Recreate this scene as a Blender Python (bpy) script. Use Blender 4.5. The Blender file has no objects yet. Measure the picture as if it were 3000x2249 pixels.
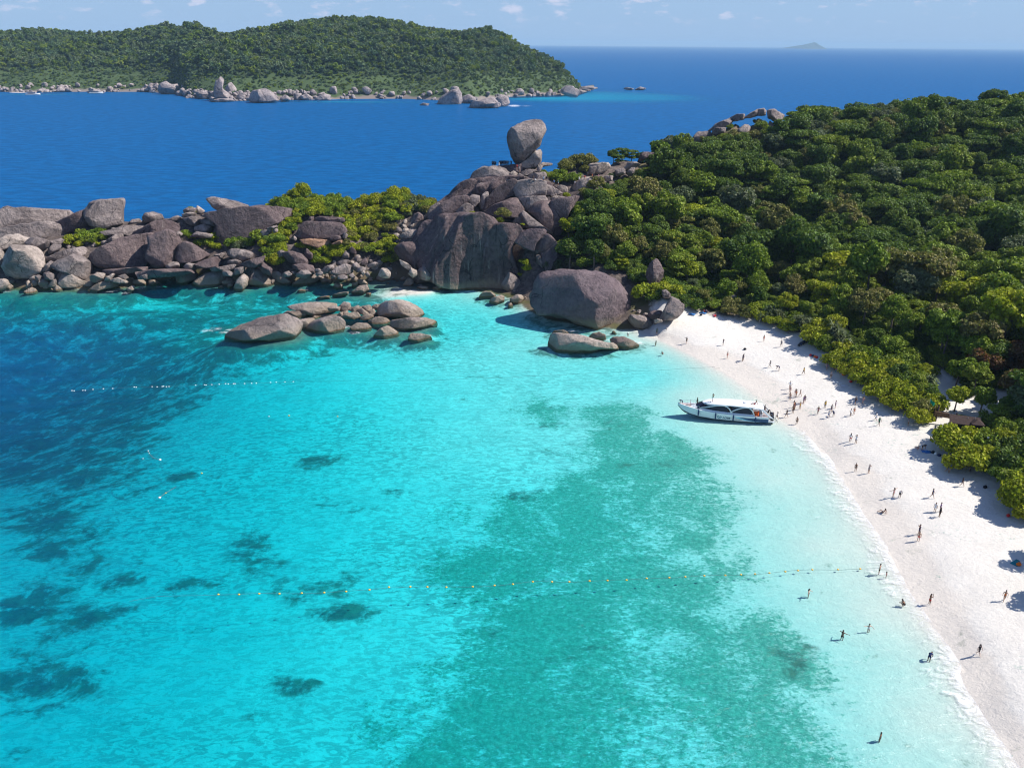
import bpy, bmesh, math, random
import numpy as np
from mathutils import Vector, Matrix, Euler
from mathutils.bvhtree import BVHTree
random.seed(7); RNG = np.random.default_rng(7)
SC = bpy.context.scene; COL = SC.collection
RAD = math.radians
# ------------------------------------------------------------------ camera
H = 70.0; FPX = 2430.0; PITCH = RAD(22.33); ROLL = 0.0083
CAM = np.array([0.0, 0.0, H])
_F = np.array([0, math.cos(PITCH), -math.sin(PITCH)]); _R = np.array([1.0, 0, 0]); _U = np.array([0, math.sin(PITCH), math.cos(PITCH)])
R_ = _R*math.cos(ROLL)+_U*math.sin(ROLL); U_ = _U*math.cos(ROLL)-_R*math.sin(ROLL)
cd = bpy.data.cameras.new('camera'); cam = bpy.data.objects.new('camera', cd); COL.objects.link(cam)
cd.sensor_width = 36; cd.lens = 36*FPX/3000; cd.clip_start = 1; cd.clip_end = 120000
M = Matrix.Identity(4)
for i in range(3):
    M[i][0] = R_[i]; M[i][1] = U_[i]; M[i][2] = -_F[i]; M[i][3] = CAM[i]
cam.matrix_world = M; SC.camera = cam
# ------------------------------------------------------------------ sky, sun, exposure
SUN_EL, SUN_AZ = RAD(47), RAD(3)
wd = bpy.data.worlds.new('World'); SC.world = wd; wd.use_nodes = True
wt = wd.node_tree; wt.nodes.clear()
def WN(t, **k):
    n = wt.nodes.new(t)
    for a, b in k.items(): setattr(n, a, b)
    return n
sky = WN('ShaderNodeTexSky', sky_type='NISHITA', sun_disc=False, sun_elevation=SUN_EL, sun_rotation=math.pi/2-SUN_AZ, altitude=50, air_density=1.0, dust_density=0.3, ozone_density=3.0)
tc = WN('ShaderNodeTexCoord'); sep = WN('ShaderNodeSeparateXYZ'); wt.links.new(tc.outputs['Generated'], sep.inputs[0])
tint = WN('ShaderNodeMix', data_type='RGBA', blend_type='MULTIPLY'); tint.inputs[0].default_value = 1; tint.inputs[7].default_value = (0.84, 0.93, 1.16, 1)
wt.links.new(sky.outputs[0], tint.inputs[6])
mp = WN('ShaderNodeMapping'); mp.inputs['Scale'].default_value = (34, 34, 95); mp.inputs['Location'].default_value = (3.1, 0.4, 1.2); wt.links.new(tc.outputs['Generated'], mp.inputs[0])
ns = WN('ShaderNodeTexNoise'); ns.inputs['Scale'].default_value = 1.0; ns.inputs['Detail'].default_value = 7; ns.inputs['Roughness'].default_value = .55; wt.links.new(mp.outputs[0], ns.inputs['Vector'])
cr = WN('ShaderNodeMapRange', interpolation_type='SMOOTHSTEP'); cr.inputs[1].default_value = .54; cr.inputs[2].default_value = .72; cr.inputs[4].default_value = .75; wt.links.new(ns.outputs[0], cr.inputs[0])
mz = WN('ShaderNodeMapRange', interpolation_type='SMOOTHSTEP'); mz.inputs[1].default_value = .012; mz.inputs[2].default_value = .035; wt.links.new(sep.outputs[2], mz.inputs[0])
mm = WN('ShaderNodeMath', operation='MULTIPLY'); wt.links.new(cr.outputs[0], mm.inputs[0]); wt.links.new(mz.outputs[0], mm.inputs[1])
lowm = WN('ShaderNodeMapRange', interpolation_type='SMOOTHSTEP'); lowm.inputs[1].default_value = .0; lowm.inputs[2].default_value = .24; lowm.inputs[3].default_value = .88; lowm.inputs[4].default_value = 0; wt.links.new(sep.outputs[2], lowm.inputs[0])
air = WN('ShaderNodeMix', data_type='RGBA'); air.inputs[7].default_value = (2.7, 4.25, 6.6, 1); wt.links.new(lowm.outputs[0], air.inputs[0]); wt.links.new(tint.outputs[2], air.inputs[6])
cl = WN('ShaderNodeMix', data_type='RGBA'); cl.inputs[7].default_value = (5.9, 6.1, 7.6, 1); wt.links.new(mm.outputs[0], cl.inputs[0]); wt.links.new(air.outputs[2], cl.inputs[6])
bg = WN('ShaderNodeBackground'); bg.inputs[1].default_value = 0.085; wt.links.new(cl.outputs[2], bg.inputs[0])
wo = WN('ShaderNodeOutputWorld'); wt.links.new(bg.outputs[0], wo.inputs[0])
sd = bpy.data.lights.new('sun', 'SUN'); sd.energy = 4.9; sd.angle = RAD(0.5); sd.color = (1, .955, .89)
so = bpy.data.objects.new('sun', sd); COL.objects.link(so)
sv = Vector((math.cos(SUN_EL)*math.cos(SUN_AZ), math.cos(SUN_EL)*math.sin(SUN_AZ), math.sin(SUN_EL)))
so.rotation_euler = sv.to_track_quat('Z', 'Y').to_euler(); so.location = (0, 0, 300)
vs = SC.view_settings; vs.view_transform = 'Standard'; vs.look = 'None'; vs.gamma = 1; vs.exposure = 0.5; vs.use_curve_mapping = False
cy = SC.cycles; cy.use_denoising = True; cy.max_bounces = 6; cy.diffuse_bounces = 2; cy.glossy_bounces = 2; cy.transmission_bounces = 2; cy.transparent_max_bounces = 8; cy.volume_bounces = 0
cy.volume_step_rate = 5; cy.pixel_filter_type = 'BLACKMAN_HARRIS'; cy.filter_width = 1.15; cy.sample_clamp_indirect = 4; cy.caustics_reflective = False; cy.caustics_refractive = False
# ------------------------------------------------------------------ projection helpers
def ray(px, py):
    return _F + R_*((px-1500)/FPX) + U_*((1124.5-py)/FPX)
def at(px, py, Y):
    d = ray(px, py); return CAM + d*(Y/d[1])
def ground(px, py, z=0.0):
    d = ray(px, py); return CAM + d*((z-H)/d[2])
def proj(P):
    v = np.asarray(P)-CAM; w = v@_F
    return 1500+FPX*(v@R_)/w, 1124.5-FPX*(v@U_)/w
def inpoly(x, y, poly):
    x = np.asarray(x, float); y = np.asarray(y, float); ins = np.zeros(x.shape, bool); n = len(poly)
    for i in range(n):
        x0, y0 = poly[i]; x1, y1 = poly[(i+1) % n]
        c = ((y0 > y) != (y1 > y))
        with np.errstate(divide='ignore', invalid='ignore'):
            ins ^= c & (x < (x1-x0)*(y-y0)/((y1-y0) if y1 != y0 else 1e-9)+x0)
    return ins
CR = {'L': (0, 500, 2.458), 'M': (600, 500, 3.014), 'S': (1150, 320, 2.765), 'B': (1500, 720, 3.687), 'P': (1160, 640, 4.424),
      'K': (1900, 260, 2.011), 'N': (1400, 440, 3.95), 'f': (0, 0, 2.212), 'g': (900, 0, 2.212), 'O': (0, 0, 1.0), 'E': (0, 0, 1/1.3562),
      'b': (1900, 880, 3.687), 'c': (1900, 850, 2.011), 'd': (2400, 1400, 1.953), 'u': (0, 1000, 1.8425), 'y': (1000, 1300, 1.58), 'h': (2500, 1150, 3.316), 't': (2600, 1000, 5.5275)}
def C(k, x, y):
    a, b, s = CR[k]; return a+x/s, b+y/s
def CP(k, s):
    v = [float(t) for t in s.replace(',', ' ').split()]
    return [C(k, v[i], v[i+1]) for i in range(0, len(v), 2)]
# ------------------------------------------------------------------ material helpers
class NT:
    def __init__(s, name):
        s.m = bpy.data.materials.new(name); s.m.use_nodes = True; s.t = s.m.node_tree; s.t.nodes.clear(); s.out = s.n('ShaderNodeOutputMaterial')
    def n(s, t, **k):
        n = s.t.nodes.new(t)
        for a, b in k.items(): setattr(n, a, b)
        return n
    def l(s, a, b): s.t.links.new(a, b)
    def v(s, sock, x):
        if isinstance(x, (int, float)): sock.default_value = x
        elif isinstance(x, tuple): sock.default_value = x if len(x) == 4 or len(x) == 3 and sock.type == 'VECTOR' else (*x, 1)
        else: s.l(x, sock)
    def noise(s, scale, detail=4, rough=.55, vec=None, dist=0):
        n = s.n('ShaderNodeTexNoise'); n.inputs['Scale'].default_value = scale; n.inputs['Detail'].default_value = detail; n.inputs['Roughness'].default_value = rough; n.inputs['Distortion'].default_value = dist
        if vec is not None: s.l(vec, n.inputs['Vector'])
        return n.outputs[0]
    def math(s, op, a, b=0.0, clamp=False):
        n = s.n('ShaderNodeMath', operation=op, use_clamp=clamp); s.v(n.inputs[0], a); s.v(n.inputs[1], b); return n.outputs[0]
    def ss(s, x, a, b, lo=0.0, hi=1.0):
        n = s.n('ShaderNodeMapRange', interpolation_type='SMOOTHSTEP'); s.v(n.inputs[0], x); n.inputs[1].default_value = a; n.inputs[2].default_value = b; n.inputs[3].default_value = lo; n.inputs[4].default_value = hi; return n.outputs[0]
    def mix(s, f, a, b, mode='MIX'):
        n = s.n('ShaderNodeMix', data_type='RGBA', blend_type=mode); s.v(n.inputs[0], f); s.v(n.inputs[6], a); s.v(n.inputs[7], b); return n.outputs[2]
    def attr(s, name):
        n = s.n('ShaderNodeAttribute', attribute_name=name); return n.outputs['Fac']
    def mapping(s, vec, scale=(1, 1, 1), rot=(0, 0, 0)):
        n = s.n('ShaderNodeMapping'); s.l(vec, n.inputs[0]); n.inputs['Scale'].default_value = scale; n.inputs['Rotation'].default_value = rot; return n.outputs[0]
    def bump(s, h, strength, dist, normal=None):
        n = s.n('ShaderNodeBump'); n.inputs['Strength'].default_value = strength; n.inputs['Distance'].default_value = dist; s.l(h, n.inputs['Height'])
        if normal is not None: s.l(normal, n.inputs['Normal'])
        return n.outputs[0]
    def princ(s, col, rough=.8, normal=None, spec=.3, **k):
        n = s.n('ShaderNodeBsdfPrincipled'); s.v(n.inputs['Base Color'], col); s.v(n.inputs['Roughness'], rough); n.inputs['Specular IOR Level'].default_value = spec
        for a, b in k.items(): s.v(n.inputs[a.replace('_', ' ')], b)
        if normal is not None: s.l(normal, n.inputs['Normal'])
        s.l(n.outputs[0], s.out.inputs[0]); return n
    def pos(s): return s.n('ShaderNodeNewGeometry').outputs['Position']
_pm = {}
def paint(name, col, rough=.5, spec=.4, var=.06, **k):
    if name in _pm: return _pm[name]
    t = NT(name); nz = t.noise(3.0, 3, .6, t.n('ShaderNodeTexCoord').outputs['Object'])
    c = t.mix(t.ss(nz, .35, .7), tuple(min(1, x*(1+var)) for x in col), tuple(x*(1-2*var) for x in col))
    t.princ(c, rough, None, spec, **k); _pm[name] = t.m; return t.m

def granite(name, dark, light, streak=.5, seed=0.0, tide=True):
    t = NT(name); P = t.pos(); off = t.n('ShaderNodeVectorMath', operation='ADD'); t.l(P, off.inputs[0]); off.inputs[1].default_value = (seed, seed*2, seed*3); V = off.outputs[0]
    n1 = t.noise(.11, 6, .62, V, .6); n2 = t.noise(.9, 7, .7, V); n3 = t.noise(7.0, 5, .7, V)
    c = t.mix(t.ss(n1, .38, .62), dark, light); c = t.mix(t.ss(t.noise(.045, 4, .6, V, .8), .42, .6, 0, .55), c, tuple(min(1, x*1.22) for x in light))
    c = t.mix(t.ss(n2, .38, .7, 0, .65), c, tuple(x*.55 for x in dark))
    c = t.mix(t.ss(n3, .45, .72, 0, .35), c, tuple(min(1, x*1.35) for x in light))
    st = t.noise(.8, 6, .7, t.mapping(V, (1.0, .9, .07), (0, RAD(14), 0)), .6)
    c = t.mix(t.ss(st, .56, .74, 0, streak), c, (.40, .34, .30)); c = t.mix(t.ss(st, .42, .28, 0, streak*1.2), c, tuple(x*.4 for x in dark))
    vo = t.n('ShaderNodeTexVoronoi', feature='DISTANCE_TO_EDGE'); wv = t.n('ShaderNodeVectorMath', operation='ADD'); nc = t.n('ShaderNodeTexNoise'); nc.inputs['Scale'].default_value = .22; nc.inputs['Detail'].default_value = 2; t.l(V, nc.inputs['Vector']); sc_ = t.n('ShaderNodeVectorMath', operation='SCALE'); sc_.inputs['Scale'].default_value = 6.0; t.l(nc.outputs['Color'], sc_.inputs[0]); t.l(t.mapping(V, (1, 1, .7)), wv.inputs[0]); t.l(sc_.outputs[0], wv.inputs[1]); t.l(wv.outputs[0], vo.inputs['Vector']); vo.inputs['Scale'].default_value = .10
    ck = t.math('MULTIPLY', t.ss(vo.outputs['Distance'], .0, .018, 1, 0), t.ss(t.noise(.10, 2, .5, V), .49, .56)); c = t.mix(t.math('MULTIPLY', ck, .85), c, tuple(x*.3 for x in dark))
    if tide:
        sp = t.n('ShaderNodeSeparateXYZ'); t.l(P, sp.inputs[0]); zz = t.math('ADD', sp.outputs[2], t.math('MULTIPLY', t.math('SUBTRACT', n1, .5), 5.0))
        c = t.mix(t.ss(zz, 3.6, 1.0, 0, .75), c, (.30, .235, .175)); c = t.mix(t.ss(t.math('ADD', sp.outputs[2], t.math('MULTIPLY', n2, .6)), .9, .45, 0, .8), c, (.13, .075, .03))
    b = t.bump(n1, .9, 3.2); b = t.bump(n2, 1.0, .9, b); b = t.bump(st, .55, .6, b); b = t.bump(n3, .6, .09, b); b = t.bump(ck, -1.0, .9, b)
    t.princ(c, .82, b, .25); return t.m
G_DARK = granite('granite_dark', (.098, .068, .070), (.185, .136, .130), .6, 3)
G_MID = granite('granite_grey', (.155, .125, .118), (.34, .28, .255), .5, 11)
G_PALE = granite('granite_pale', (.26, .21, .18), (.48, .40, .345), .4, 23)
G_ORANGE = granite('granite_orange', (.30, .16, .09), (.42, .27, .19), .3, 31)
G_FAR = granite('granite_far', (.16, .135, .14), (.42, .355, .335), .5, 41, False)
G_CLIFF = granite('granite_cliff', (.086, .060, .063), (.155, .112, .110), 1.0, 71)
G_BIG = granite('granite_boulder', (.118, .084, .094), (.195, .146, .150), .3, 57)
GR = {'c': G_CLIFF, 'd': G_DARK, 'm': G_MID, 'p': G_PALE, 'o': G_ORANGE, 'b': G_BIG}

def leafmat(name, c1, c2, c3, trans=.3):
    t = NT(name); oi = t.n('ShaderNodeObjectInfo'); P = t.pos()
    nz = t.noise(.35, 3, .6, P); n2 = t.noise(2.6, 2, .5, P)
    rr = t.math('FRACT', t.math('MULTIPLY', oi.outputs['Random'], 7.31)); isl_ = t.n('ShaderNodeNewGeometry').outputs['Random Per Island']
    zn = t.noise(.035, 3, .5, P); c = t.mix(oi.outputs['Random'], c1, c2); c = t.mix(t.ss(zn, .47, .62, 0, .65), c, c3); c = t.mix(t.ss(rr, .55, 1.0, 0, .8), c, c3)
    c = t.mix(t.ss(nz, .4, .65, 0, .5), c, c2); c = t.mix(t.ss(n2, .35, .75, 0, .5), c, tuple(x*.55 for x in c1)); c = t.mix(t.ss(isl_, .55, 1.0, 0, .75), c, tuple(min(1, x*1.75) for x in c2)); c = t.mix(t.ss(isl_, .35, 0, 0, .7), c, tuple(x*.5 for x in c1))
    p = t.n('ShaderNodeBsdfPrincipled'); t.l(c, p.inputs['Base Color']); p.inputs['Roughness'].default_value = .6; p.inputs['Specular IOR Level'].default_value = .25
    tr = t.n('ShaderNodeBsdfTranslucent'); t.l(t.mix(.5, c, (.16, .22, .02)), tr.inputs[0])
    mx = t.n('ShaderNodeMixShader'); mx.inputs[0].default_value = trans; t.l(p.outputs[0], mx.inputs[1]); t.l(tr.outputs[0], mx.inputs[2]); t.l(mx.outputs[0], t.out.inputs[0]); return t.m
LF = {'dark': leafmat('leaf_dark', (.045, .098, .013), (.092, .155, .015), (.16, .20, .026)),
      'mid': leafmat('leaf_mid', (.092, .165, .011), (.185, .255, .015), (.27, .29, .03)),
      'lime': leafmat('leaf_lime', (.20, .26, .010), (.33, .36, .012), (.38, .35, .02), .35),
      'olive': leafmat('leaf_olive', (.12, .13, .025), (.20, .19, .045), (.22, .17, .055)),
      'grey': leafmat('leaf_grey_green', (.085, .12, .05), (.13, .16, .075), (.16, .17, .09)),
      'rust': leafmat('leaf_rust', (.22, .07, .025), (.14, .11, .035), (.34, .10, .04)),
      'far': leafmat('leaf_far', (.052, .118, .056), (.12, .18, .07), (.20, .215, .10), .2)}
BARK = paint('bark', (.20, .165, .13), .9, .1, .2); BARKP = paint('bark_pale', (.42, .38, .33), .9, .1, .15)
# ------------------------------------------------------------------ object helpers
def mesh(name, verts, faces, mat=None, smooth=False):
    me = bpy.data.meshes.new(name); me.from_pydata([tuple(v) for v in verts], [], [tuple(f) for f in faces]); me.update()
    if mat: me.materials.append(mat)
    if smooth: me.shade_smooth()
    return me
def fastmesh(name, V, Q, mat=None, smooth=False):
    """V (n,3), Q (m,k) array with k fixed"""
    me = bpy.data.meshes.new(name); V = np.asarray(V, np.float32); Q = np.asarray(Q, np.int32); k = Q.shape[1]
    me.vertices.add(len(V)); me.vertices.foreach_set('co', V.ravel()); me.loops.add(Q.size); me.loops.foreach_set('vertex_index', Q.ravel())
    me.polygons.add(len(Q)); me.polygons.foreach_set('loop_start', np.arange(0, Q.size, k, dtype=np.int32))
    me.update(calc_edges=True); me.validate()
    if mat: me.materials.append(mat)
    if smooth: me.shade_smooth()
    return me
def add(name, me, parent=None, loc=None, rot=None, scale=None, mat=None):
    o = bpy.data.objects.new(name, me); COL.objects.link(o)
    if parent: o.parent = parent
    if loc is not None: o.location = tuple(loc)
    if rot is not None: o.rotation_euler = rot
    if scale is not None: o.scale = scale if hasattr(scale, '__len__') else (scale,)*3
    if mat is not None: o.material_slots[0].link = 'OBJECT'; o.material_slots[0].material = mat
    return o
def tag(o, label=None, cat=None, group=None, kind=None):
    if label: o['label'] = label
    if cat: o['category'] = cat
    if group: o['group'] = group
    if kind: o['kind'] = kind
    return o
def empty(name, loc, rz=0, label=None, cat=None, group=None):
    o = bpy.data.objects.new(name, None); COL.objects.link(o); o.location = tuple(loc); o.rotation_euler = (0, 0, rz); o.empty_display_size = .3
    return tag(o, label, cat, group)
class MB:
    def __init__(s): s.v = []; s.f = []
    def raw(s, v, f):
        b = len(s.v); s.v += [tuple(x) for x in v]; s.f += [tuple(i+b for i in q) for q in f]; return s
    def box(s, x0, x1, y0, y1, z0, z1, bev=0):
        return s.raw([(x0, y0, z0), (x1, y0, z0), (x1, y1, z0), (x0, y1, z0), (x0, y0, z1), (x1, y0, z1), (x1, y1, z1), (x0, y1, z1)],
                     [(0, 3, 2, 1), (4, 5, 6, 7), (0, 1, 5, 4), (1, 2, 6, 5), (2, 3, 7, 6), (3, 0, 4, 7)])
    def tube(s, pts, rad, n=6, cap=True):
        P = [Vector(p) for p in pts]; R = rad if hasattr(rad, '__len__') else [rad]*len(P); rings = []
        for i, p in enumerate(P):
            d = (P[min(i+1, len(P)-1)]-P[max(i-1, 0)]).normalized(); a = d.orthogonal().normalized() if i == 0 else (a-d*a.dot(d)).normalized(); b = d.cross(a)
            rings.append([p+(a*math.cos(t)+b*math.sin(t))*R[i] for t in [2*math.pi*k/n for k in range(n)]])
        v = [q for r in rings for q in r]; f = []
        for i in range(len(P)-1):
            for k in range(n): f.append((i*n+k, i*n+(k+1) % n, (i+1)*n+(k+1) % n, (i+1)*n+k))
        if cap: f.append(tuple(range(n))[::-1]); f.append(tuple((len(P)-1)*n+k for k in range(n)))
        return s.raw(v, f)
    def ball(s, c, r, nu=10, nv=6, sq=(1, 1, 1)):
        v = [(c[0], c[1], c[2]-r*sq[2])]; f = []
        for j in range(1, nv):
            t = -math.pi/2+math.pi*j/nv
            for i in range(nu):
                p = 2*math.pi*i/nu; v.append((c[0]+r*sq[0]*math.cos(t)*math.cos(p), c[1]+r*sq[1]*math.cos(t)*math.sin(p), c[2]+r*sq[2]*math.sin(t)))
        v.append((c[0], c[1], c[2]+r*sq[2])); L = len(v)-1
        for i in range(nu):
            f.append((0, 1+(i+1) % nu, 1+i)); f.append((L, L-nu+i, L-nu+(i+1) % nu))
            for j in range(nv-2): f.append((1+j*nu+i, 1+j*nu+(i+1) % nu, 1+(j+1)*nu+(i+1) % nu, 1+(j+1)*nu+i))
        return s.raw(v, f)
    def mesh(s, name, mat, smooth=False): return mesh(name, s.v, s.f, mat, smooth)
    def build(s, name, mat, parent=None, smooth=False, **k): return add(name, s.mesh(name, mat, smooth), parent, **k)
# ------------------------------------------------------------------ rocks (traced outlines swept into solid boulders)
# each row: crop, outline, distance ('w' = stands in the water), half thickness, stone, label
ROCKS = []
def RK(k, s, Y, T, g, label=None, name='boulder', e=.5): ROCKS.append((CP(k, s), Y, T, g, label, name, e))
L0 = 'on the left headland'
RK('L', '0,290 60,255 110,270 260,268 400,280 490,285 530,315 500,345 420,370 300,400 100,420 -60,410 -80,320', 286, 8, 'm', 'long flat topped grey boulder at the far left end of the headland skyline')
RK('L', '-80,440 0,420 150,390 330,365 420,390 500,440 440,480 350,500 150,480 0,500 -80,490', 273, 8, 'm', 'low sloping granite slab under the long flat topped boulder at far left')
RK('L', '360,390 450,350 540,310 620,275 650,340 660,420 630,445 480,440', 279, 6, 'd', 'dark wedge shaped boulder leaning against the cube shaped rock on the headland')
RK('L', '640,230 665,218 800,208 885,210 888,260 880,330 882,385 800,400 740,415 690,410 640,380 605,330 610,290 635,255', 279, 8, 'm', 'cube shaped grey boulder standing upright on the left headland skyline', e=.5)
RK('L', '75,540 150,530 250,548 310,570 322,640 318,700 280,740 200,780 110,765 40,740 20,690 30,620', 249, 7, 'p', 'large pale cracked boulder with angular faces above the left waterline', e=.6)
RK('L', '-60,500 0,490 60,465 140,460 220,490 170,540 70,550 0,580 -60,580', 259, 6, 'p')
RK('L', '180,520 230,482 300,485 350,510 350,550 300,570 240,548', 257, 4, 'm')
RK('L', '-60,600 -20,560 40,590 20,660 0,690 -60,690', 252, 4, 'p')
RK('L', '360,510 440,488 465,500 440,530 380,535', 263, 3, 'm')
RK('L', '345,570 380,530 440,535 430,575 360,605', 258, 3, 'm')
RK('L', '330,630 420,585 520,560 600,548 630,570 600,610 500,630 400,660 340,655', 255, 4, 'm', 'flat grey slab lying between the oval boulder and the green shrubs at left')
RK('L', '355,690 420,640 520,612 600,625 660,660 668,700 650,740 640,790 560,770 480,740 400,720', 248, 6, 'm', 'oval grey boulder with smooth domed top above the left waterline')
RK('L', '325,680 360,650 395,665 370,720 330,740 310,720', 248, 3, 'm')
RK('L', '420,740 450,728 520,745 590,790 680,820 640,845 520,852 440,840 410,800', 'w', 4, 'p', 'pale wedge boulder sloping into the water beneath the oval boulder')
RK('L', '630,860 690,820 740,800 860,805 850,830 760,850 680,872', 'w', 3, 'p', 'pale tan flat boulder washed by small waves at the left shore')
for s in ['-20,780 50,780 68,810 40,850 -20,875', '35,830 65,810 95,830 95,855 45,862', '185,860 190,800 210,790 228,830 220,865', '170,872 230,838 280,870 270,887 180,887', '380,862 400,820 490,855 440,868',
          '960,790 1000,780 1060,785 1070,810 1020,830 960,815', '1070,790 1110,785 1150,805 1120,825 1075,822', '910,850 960,825 975,850 930,880', '1600,800 1660,770 1700,800 1680,830 1610,830', '1570,835 1600,825 1620,845 1580,850']:
    RK('L', s, 'w', 1.8, 'p')
for s in ['235,785 270,790 280,820 240,835 230,800', '275,800 310,775 360,790 340,830 290,840', '250,760 280,750 315,770 300,795 260,795', '340,840 370,790 410,780 405,835 370,845', '310,740 350,730 400,750 380,790 320,780']:
    RK('L', s, 243, 2.2, 'm')
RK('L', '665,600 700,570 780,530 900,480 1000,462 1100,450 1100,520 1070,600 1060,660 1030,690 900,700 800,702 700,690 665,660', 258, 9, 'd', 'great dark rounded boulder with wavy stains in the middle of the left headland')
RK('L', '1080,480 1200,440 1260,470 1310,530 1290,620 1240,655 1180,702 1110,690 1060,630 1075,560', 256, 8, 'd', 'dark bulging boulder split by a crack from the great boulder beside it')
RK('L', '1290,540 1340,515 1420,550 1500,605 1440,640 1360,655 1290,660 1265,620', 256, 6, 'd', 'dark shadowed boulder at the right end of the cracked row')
RK('L', '720,440 800,425 880,400 960,395 1040,400 1040,430 940,470 870,455 760,465', 271, 5, 'm')
RK('L', '760,510 830,460 890,455 890,480 820,510 780,535', 265, 4, 'm')
RK('L', '940,480 960,440 1050,400 1100,365 1190,355 1270,380 1320,430 1250,445 1120,450 1040,465', 270, 6, 'd', 'long dark slab lying above the great rounded boulder on the headland')
RK('L', '1030,335 1050,305 1100,300 1165,315 1175,345 1120,365 1030,372', 280, 4, 'm', 'small rounded grey boulder alone on the headland skyline against the sea')
RK('L', '920,385 950,352 1000,345 1025,370 960,392', 283, 3, 'm')
RK('L', '1200,355 1280,320 1310,340 1300,362 1240,360', 277, 3, 'm')
RK('L', '1315,345 1380,330 1440,335 1450,370 1420,400 1370,390', 274, 4, 'm')
RK('L', '1310,315 1360,300 1410,300 1412,322 1330,342', 276, 2.5, 'p')
RK('L', '1450,350 1500,340 1560,375 1545,402 1480,388 1430,370', 272, 3, 'm', 'oval boulder lowest but one in the stack beside the huge sloping slab')
RK('L', '1405,405 1470,385 1525,410 1520,440 1450,450 1400,432', 269, 3.5, 'm')
RK('L', '1240,470 1290,440 1320,450 1300,480', 264, 3, 'm'); RK('L', '1370,475 1420,440 1540,460 1545,485 1450,485', 265, 3.5, 'm')
RK('L', '1490,205 1530,190 1640,205 1760,240 1790,250 1770,280 1660,295 1590,300 1540,265', 291, 5, 'm', 'tilted beak shaped boulder pointing left over the sea on the headland ridge', e=.6)
RK('L', '1410,290 1420,250 1475,290 1450,312 1420,312', 284, 3, 'p'); RK('L', '1310,290 1350,265 1420,270 1400,300 1320,305', 282, 3, 'm')
RK('L', '1450,330 1530,300 1650,290 1790,270 1900,263 1960,290 2030,350 2000,380 1900,420 1850,500 1780,570 1700,590 1640,590 1570,575 1550,460 1560,390 1500,345', 271, 9, 'd', 'huge smooth sloping brown slab left of the green shrubs on the headland', e=.6)
RK('L', '1900,263 2000,262 2100,275 2110,310 2050,355 1990,330 1940,290', 276, 5, 'd')
for s in ['1875,435 1950,420 1960,440 1900,478 1870,462', '1920,412 1990,392 2005,405 1940,424', '1900,480 1960,450 1980,470 1930,492', '1965,420 2000,415 2000,440 1970,450']: RK('L', s, 263, 2, 'm')
RK('L', '1615,592 1680,562 1760,570 1815,590 1815,620 1750,650 1680,632', 255, 4, 'm', 'flat lens shaped boulder resting in front of the huge sloping slab')
RK('L', '1400,675 1480,640 1560,620 1620,640 1632,670 1560,695 1420,702', 253, 4, 'd')
RK('L', '1540,610 1600,590 1620,600 1610,625 1560,630', 256, 2, 'm')
RK('L', '1710,682 1780,650 1905,615 1880,680 1830,700 1760,692', 250, 4, 'd', 'dark pointed slab tilted up to the right above the shore boulders')
RK('L', '740,712 900,700 1080,690 1100,715 980,730 880,752 760,755 700,732', 248, 5, 'd', 'long low rock ledge under the great dark boulder at the shore')
RK('L', '930,745 1080,712 1280,705 1420,715 1400,740 1250,762 1100,770 990,765', 246, 4, 'd')
RK('L', '1180,690 1230,655 1290,660 1290,702 1220,704', 252, 3, 'm'); RK('L', '1322,690 1350,665 1400,670 1400,708 1340,710', 251, 2.5, 'm')
RK('L', '1270,762 1320,730 1390,720 1425,750 1400,780 1330,815 1275,802', 'w', 4, 'm', 'squat grey boulder at the water beside the white splash on the headland shore')
RK('L', '1375,828 1420,780 1490,735 1570,720 1630,770 1622,802 1500,832', 'w', 5, 'm', 'broad grey boulder with a crack at the headland waterline')
RK('L', '1680,852 1700,790 1750,745 1785,770 1780,820 1740,864 1695,862', 'w', 3, 'p', 'upright pale egg shaped boulder standing in the water by the triangular rock')
RK('L', '1750,740 1800,690 1860,715 1930,770 1990,802 1995,832 1830,822 1790,812 1785,760', 'w', 5, 'm', 'triangular grey boulder at the waterline with a pointed top', e=.6)
RK('L', '1940,745 1990,722 2080,770 2110,800 2060,822 1990,795', 'w', 3, 'm', 'narrow pale boulder sloping right into the green water')
RK('L', '1870,705 1895,660 1960,710 1950,752 1890,745', 249, 3, 'd'); RK('L', '1690,705 1740,692 1775,700 1740,742 1690,752', 247, 2.5, 'm'); RK('L', '1500,705 1600,690 1690,670 1702,700 1640,722 1530,725', 250, 3, 'm')
RK('L', '1640,650 1690,635 1740,655 1720,680 1650,680', 252, 2.5, 'm'); RK('L', '1600,725 1650,720 1690,740 1670,760 1610,755', 246, 2.5, 'm')
RK('L', '645,762 700,735 760,740 740,780 700,808 650,795', 244, 3, 'p'); RK('L', '750,800 760,770 810,740 830,745 790,792', 243, 1.6, 'p'); RK('L', '990,765 1050,745 1095,755 1085,780 1000,783', 243, 2, 'm')
RK('L', '780,790 850,770 910,790 930,805 860,812', 243, 2, 'p'); RK('L', '850,760 900,745 930,770 900,785', 244, 2, 'm')
RK('M', '975,422 1010,405 1210,415 1222,430 1215,455 1000,462 970,440', 272, 5, 'd', 'thin flat slab lying on top of the layered boulder among the shrubs')
RK('M', '905,440 930,405 965,410 960,440 930,450', 272, 2.5, 'd')
RK('M', '805,575 840,500 890,450 960,448 1200,462 1225,500 1242,540 1200,577 1060,592 900,602 820,592', 267, 7, 'd', 'big dark layered boulder surrounded by green shrubs', e=.6)
RK('M', '850,612 930,605 1080,612 1118,640 1112,682 1060,698 960,665 880,645', 262, 4, 'o', 'orange stained boulder below the big layered boulder')
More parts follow.
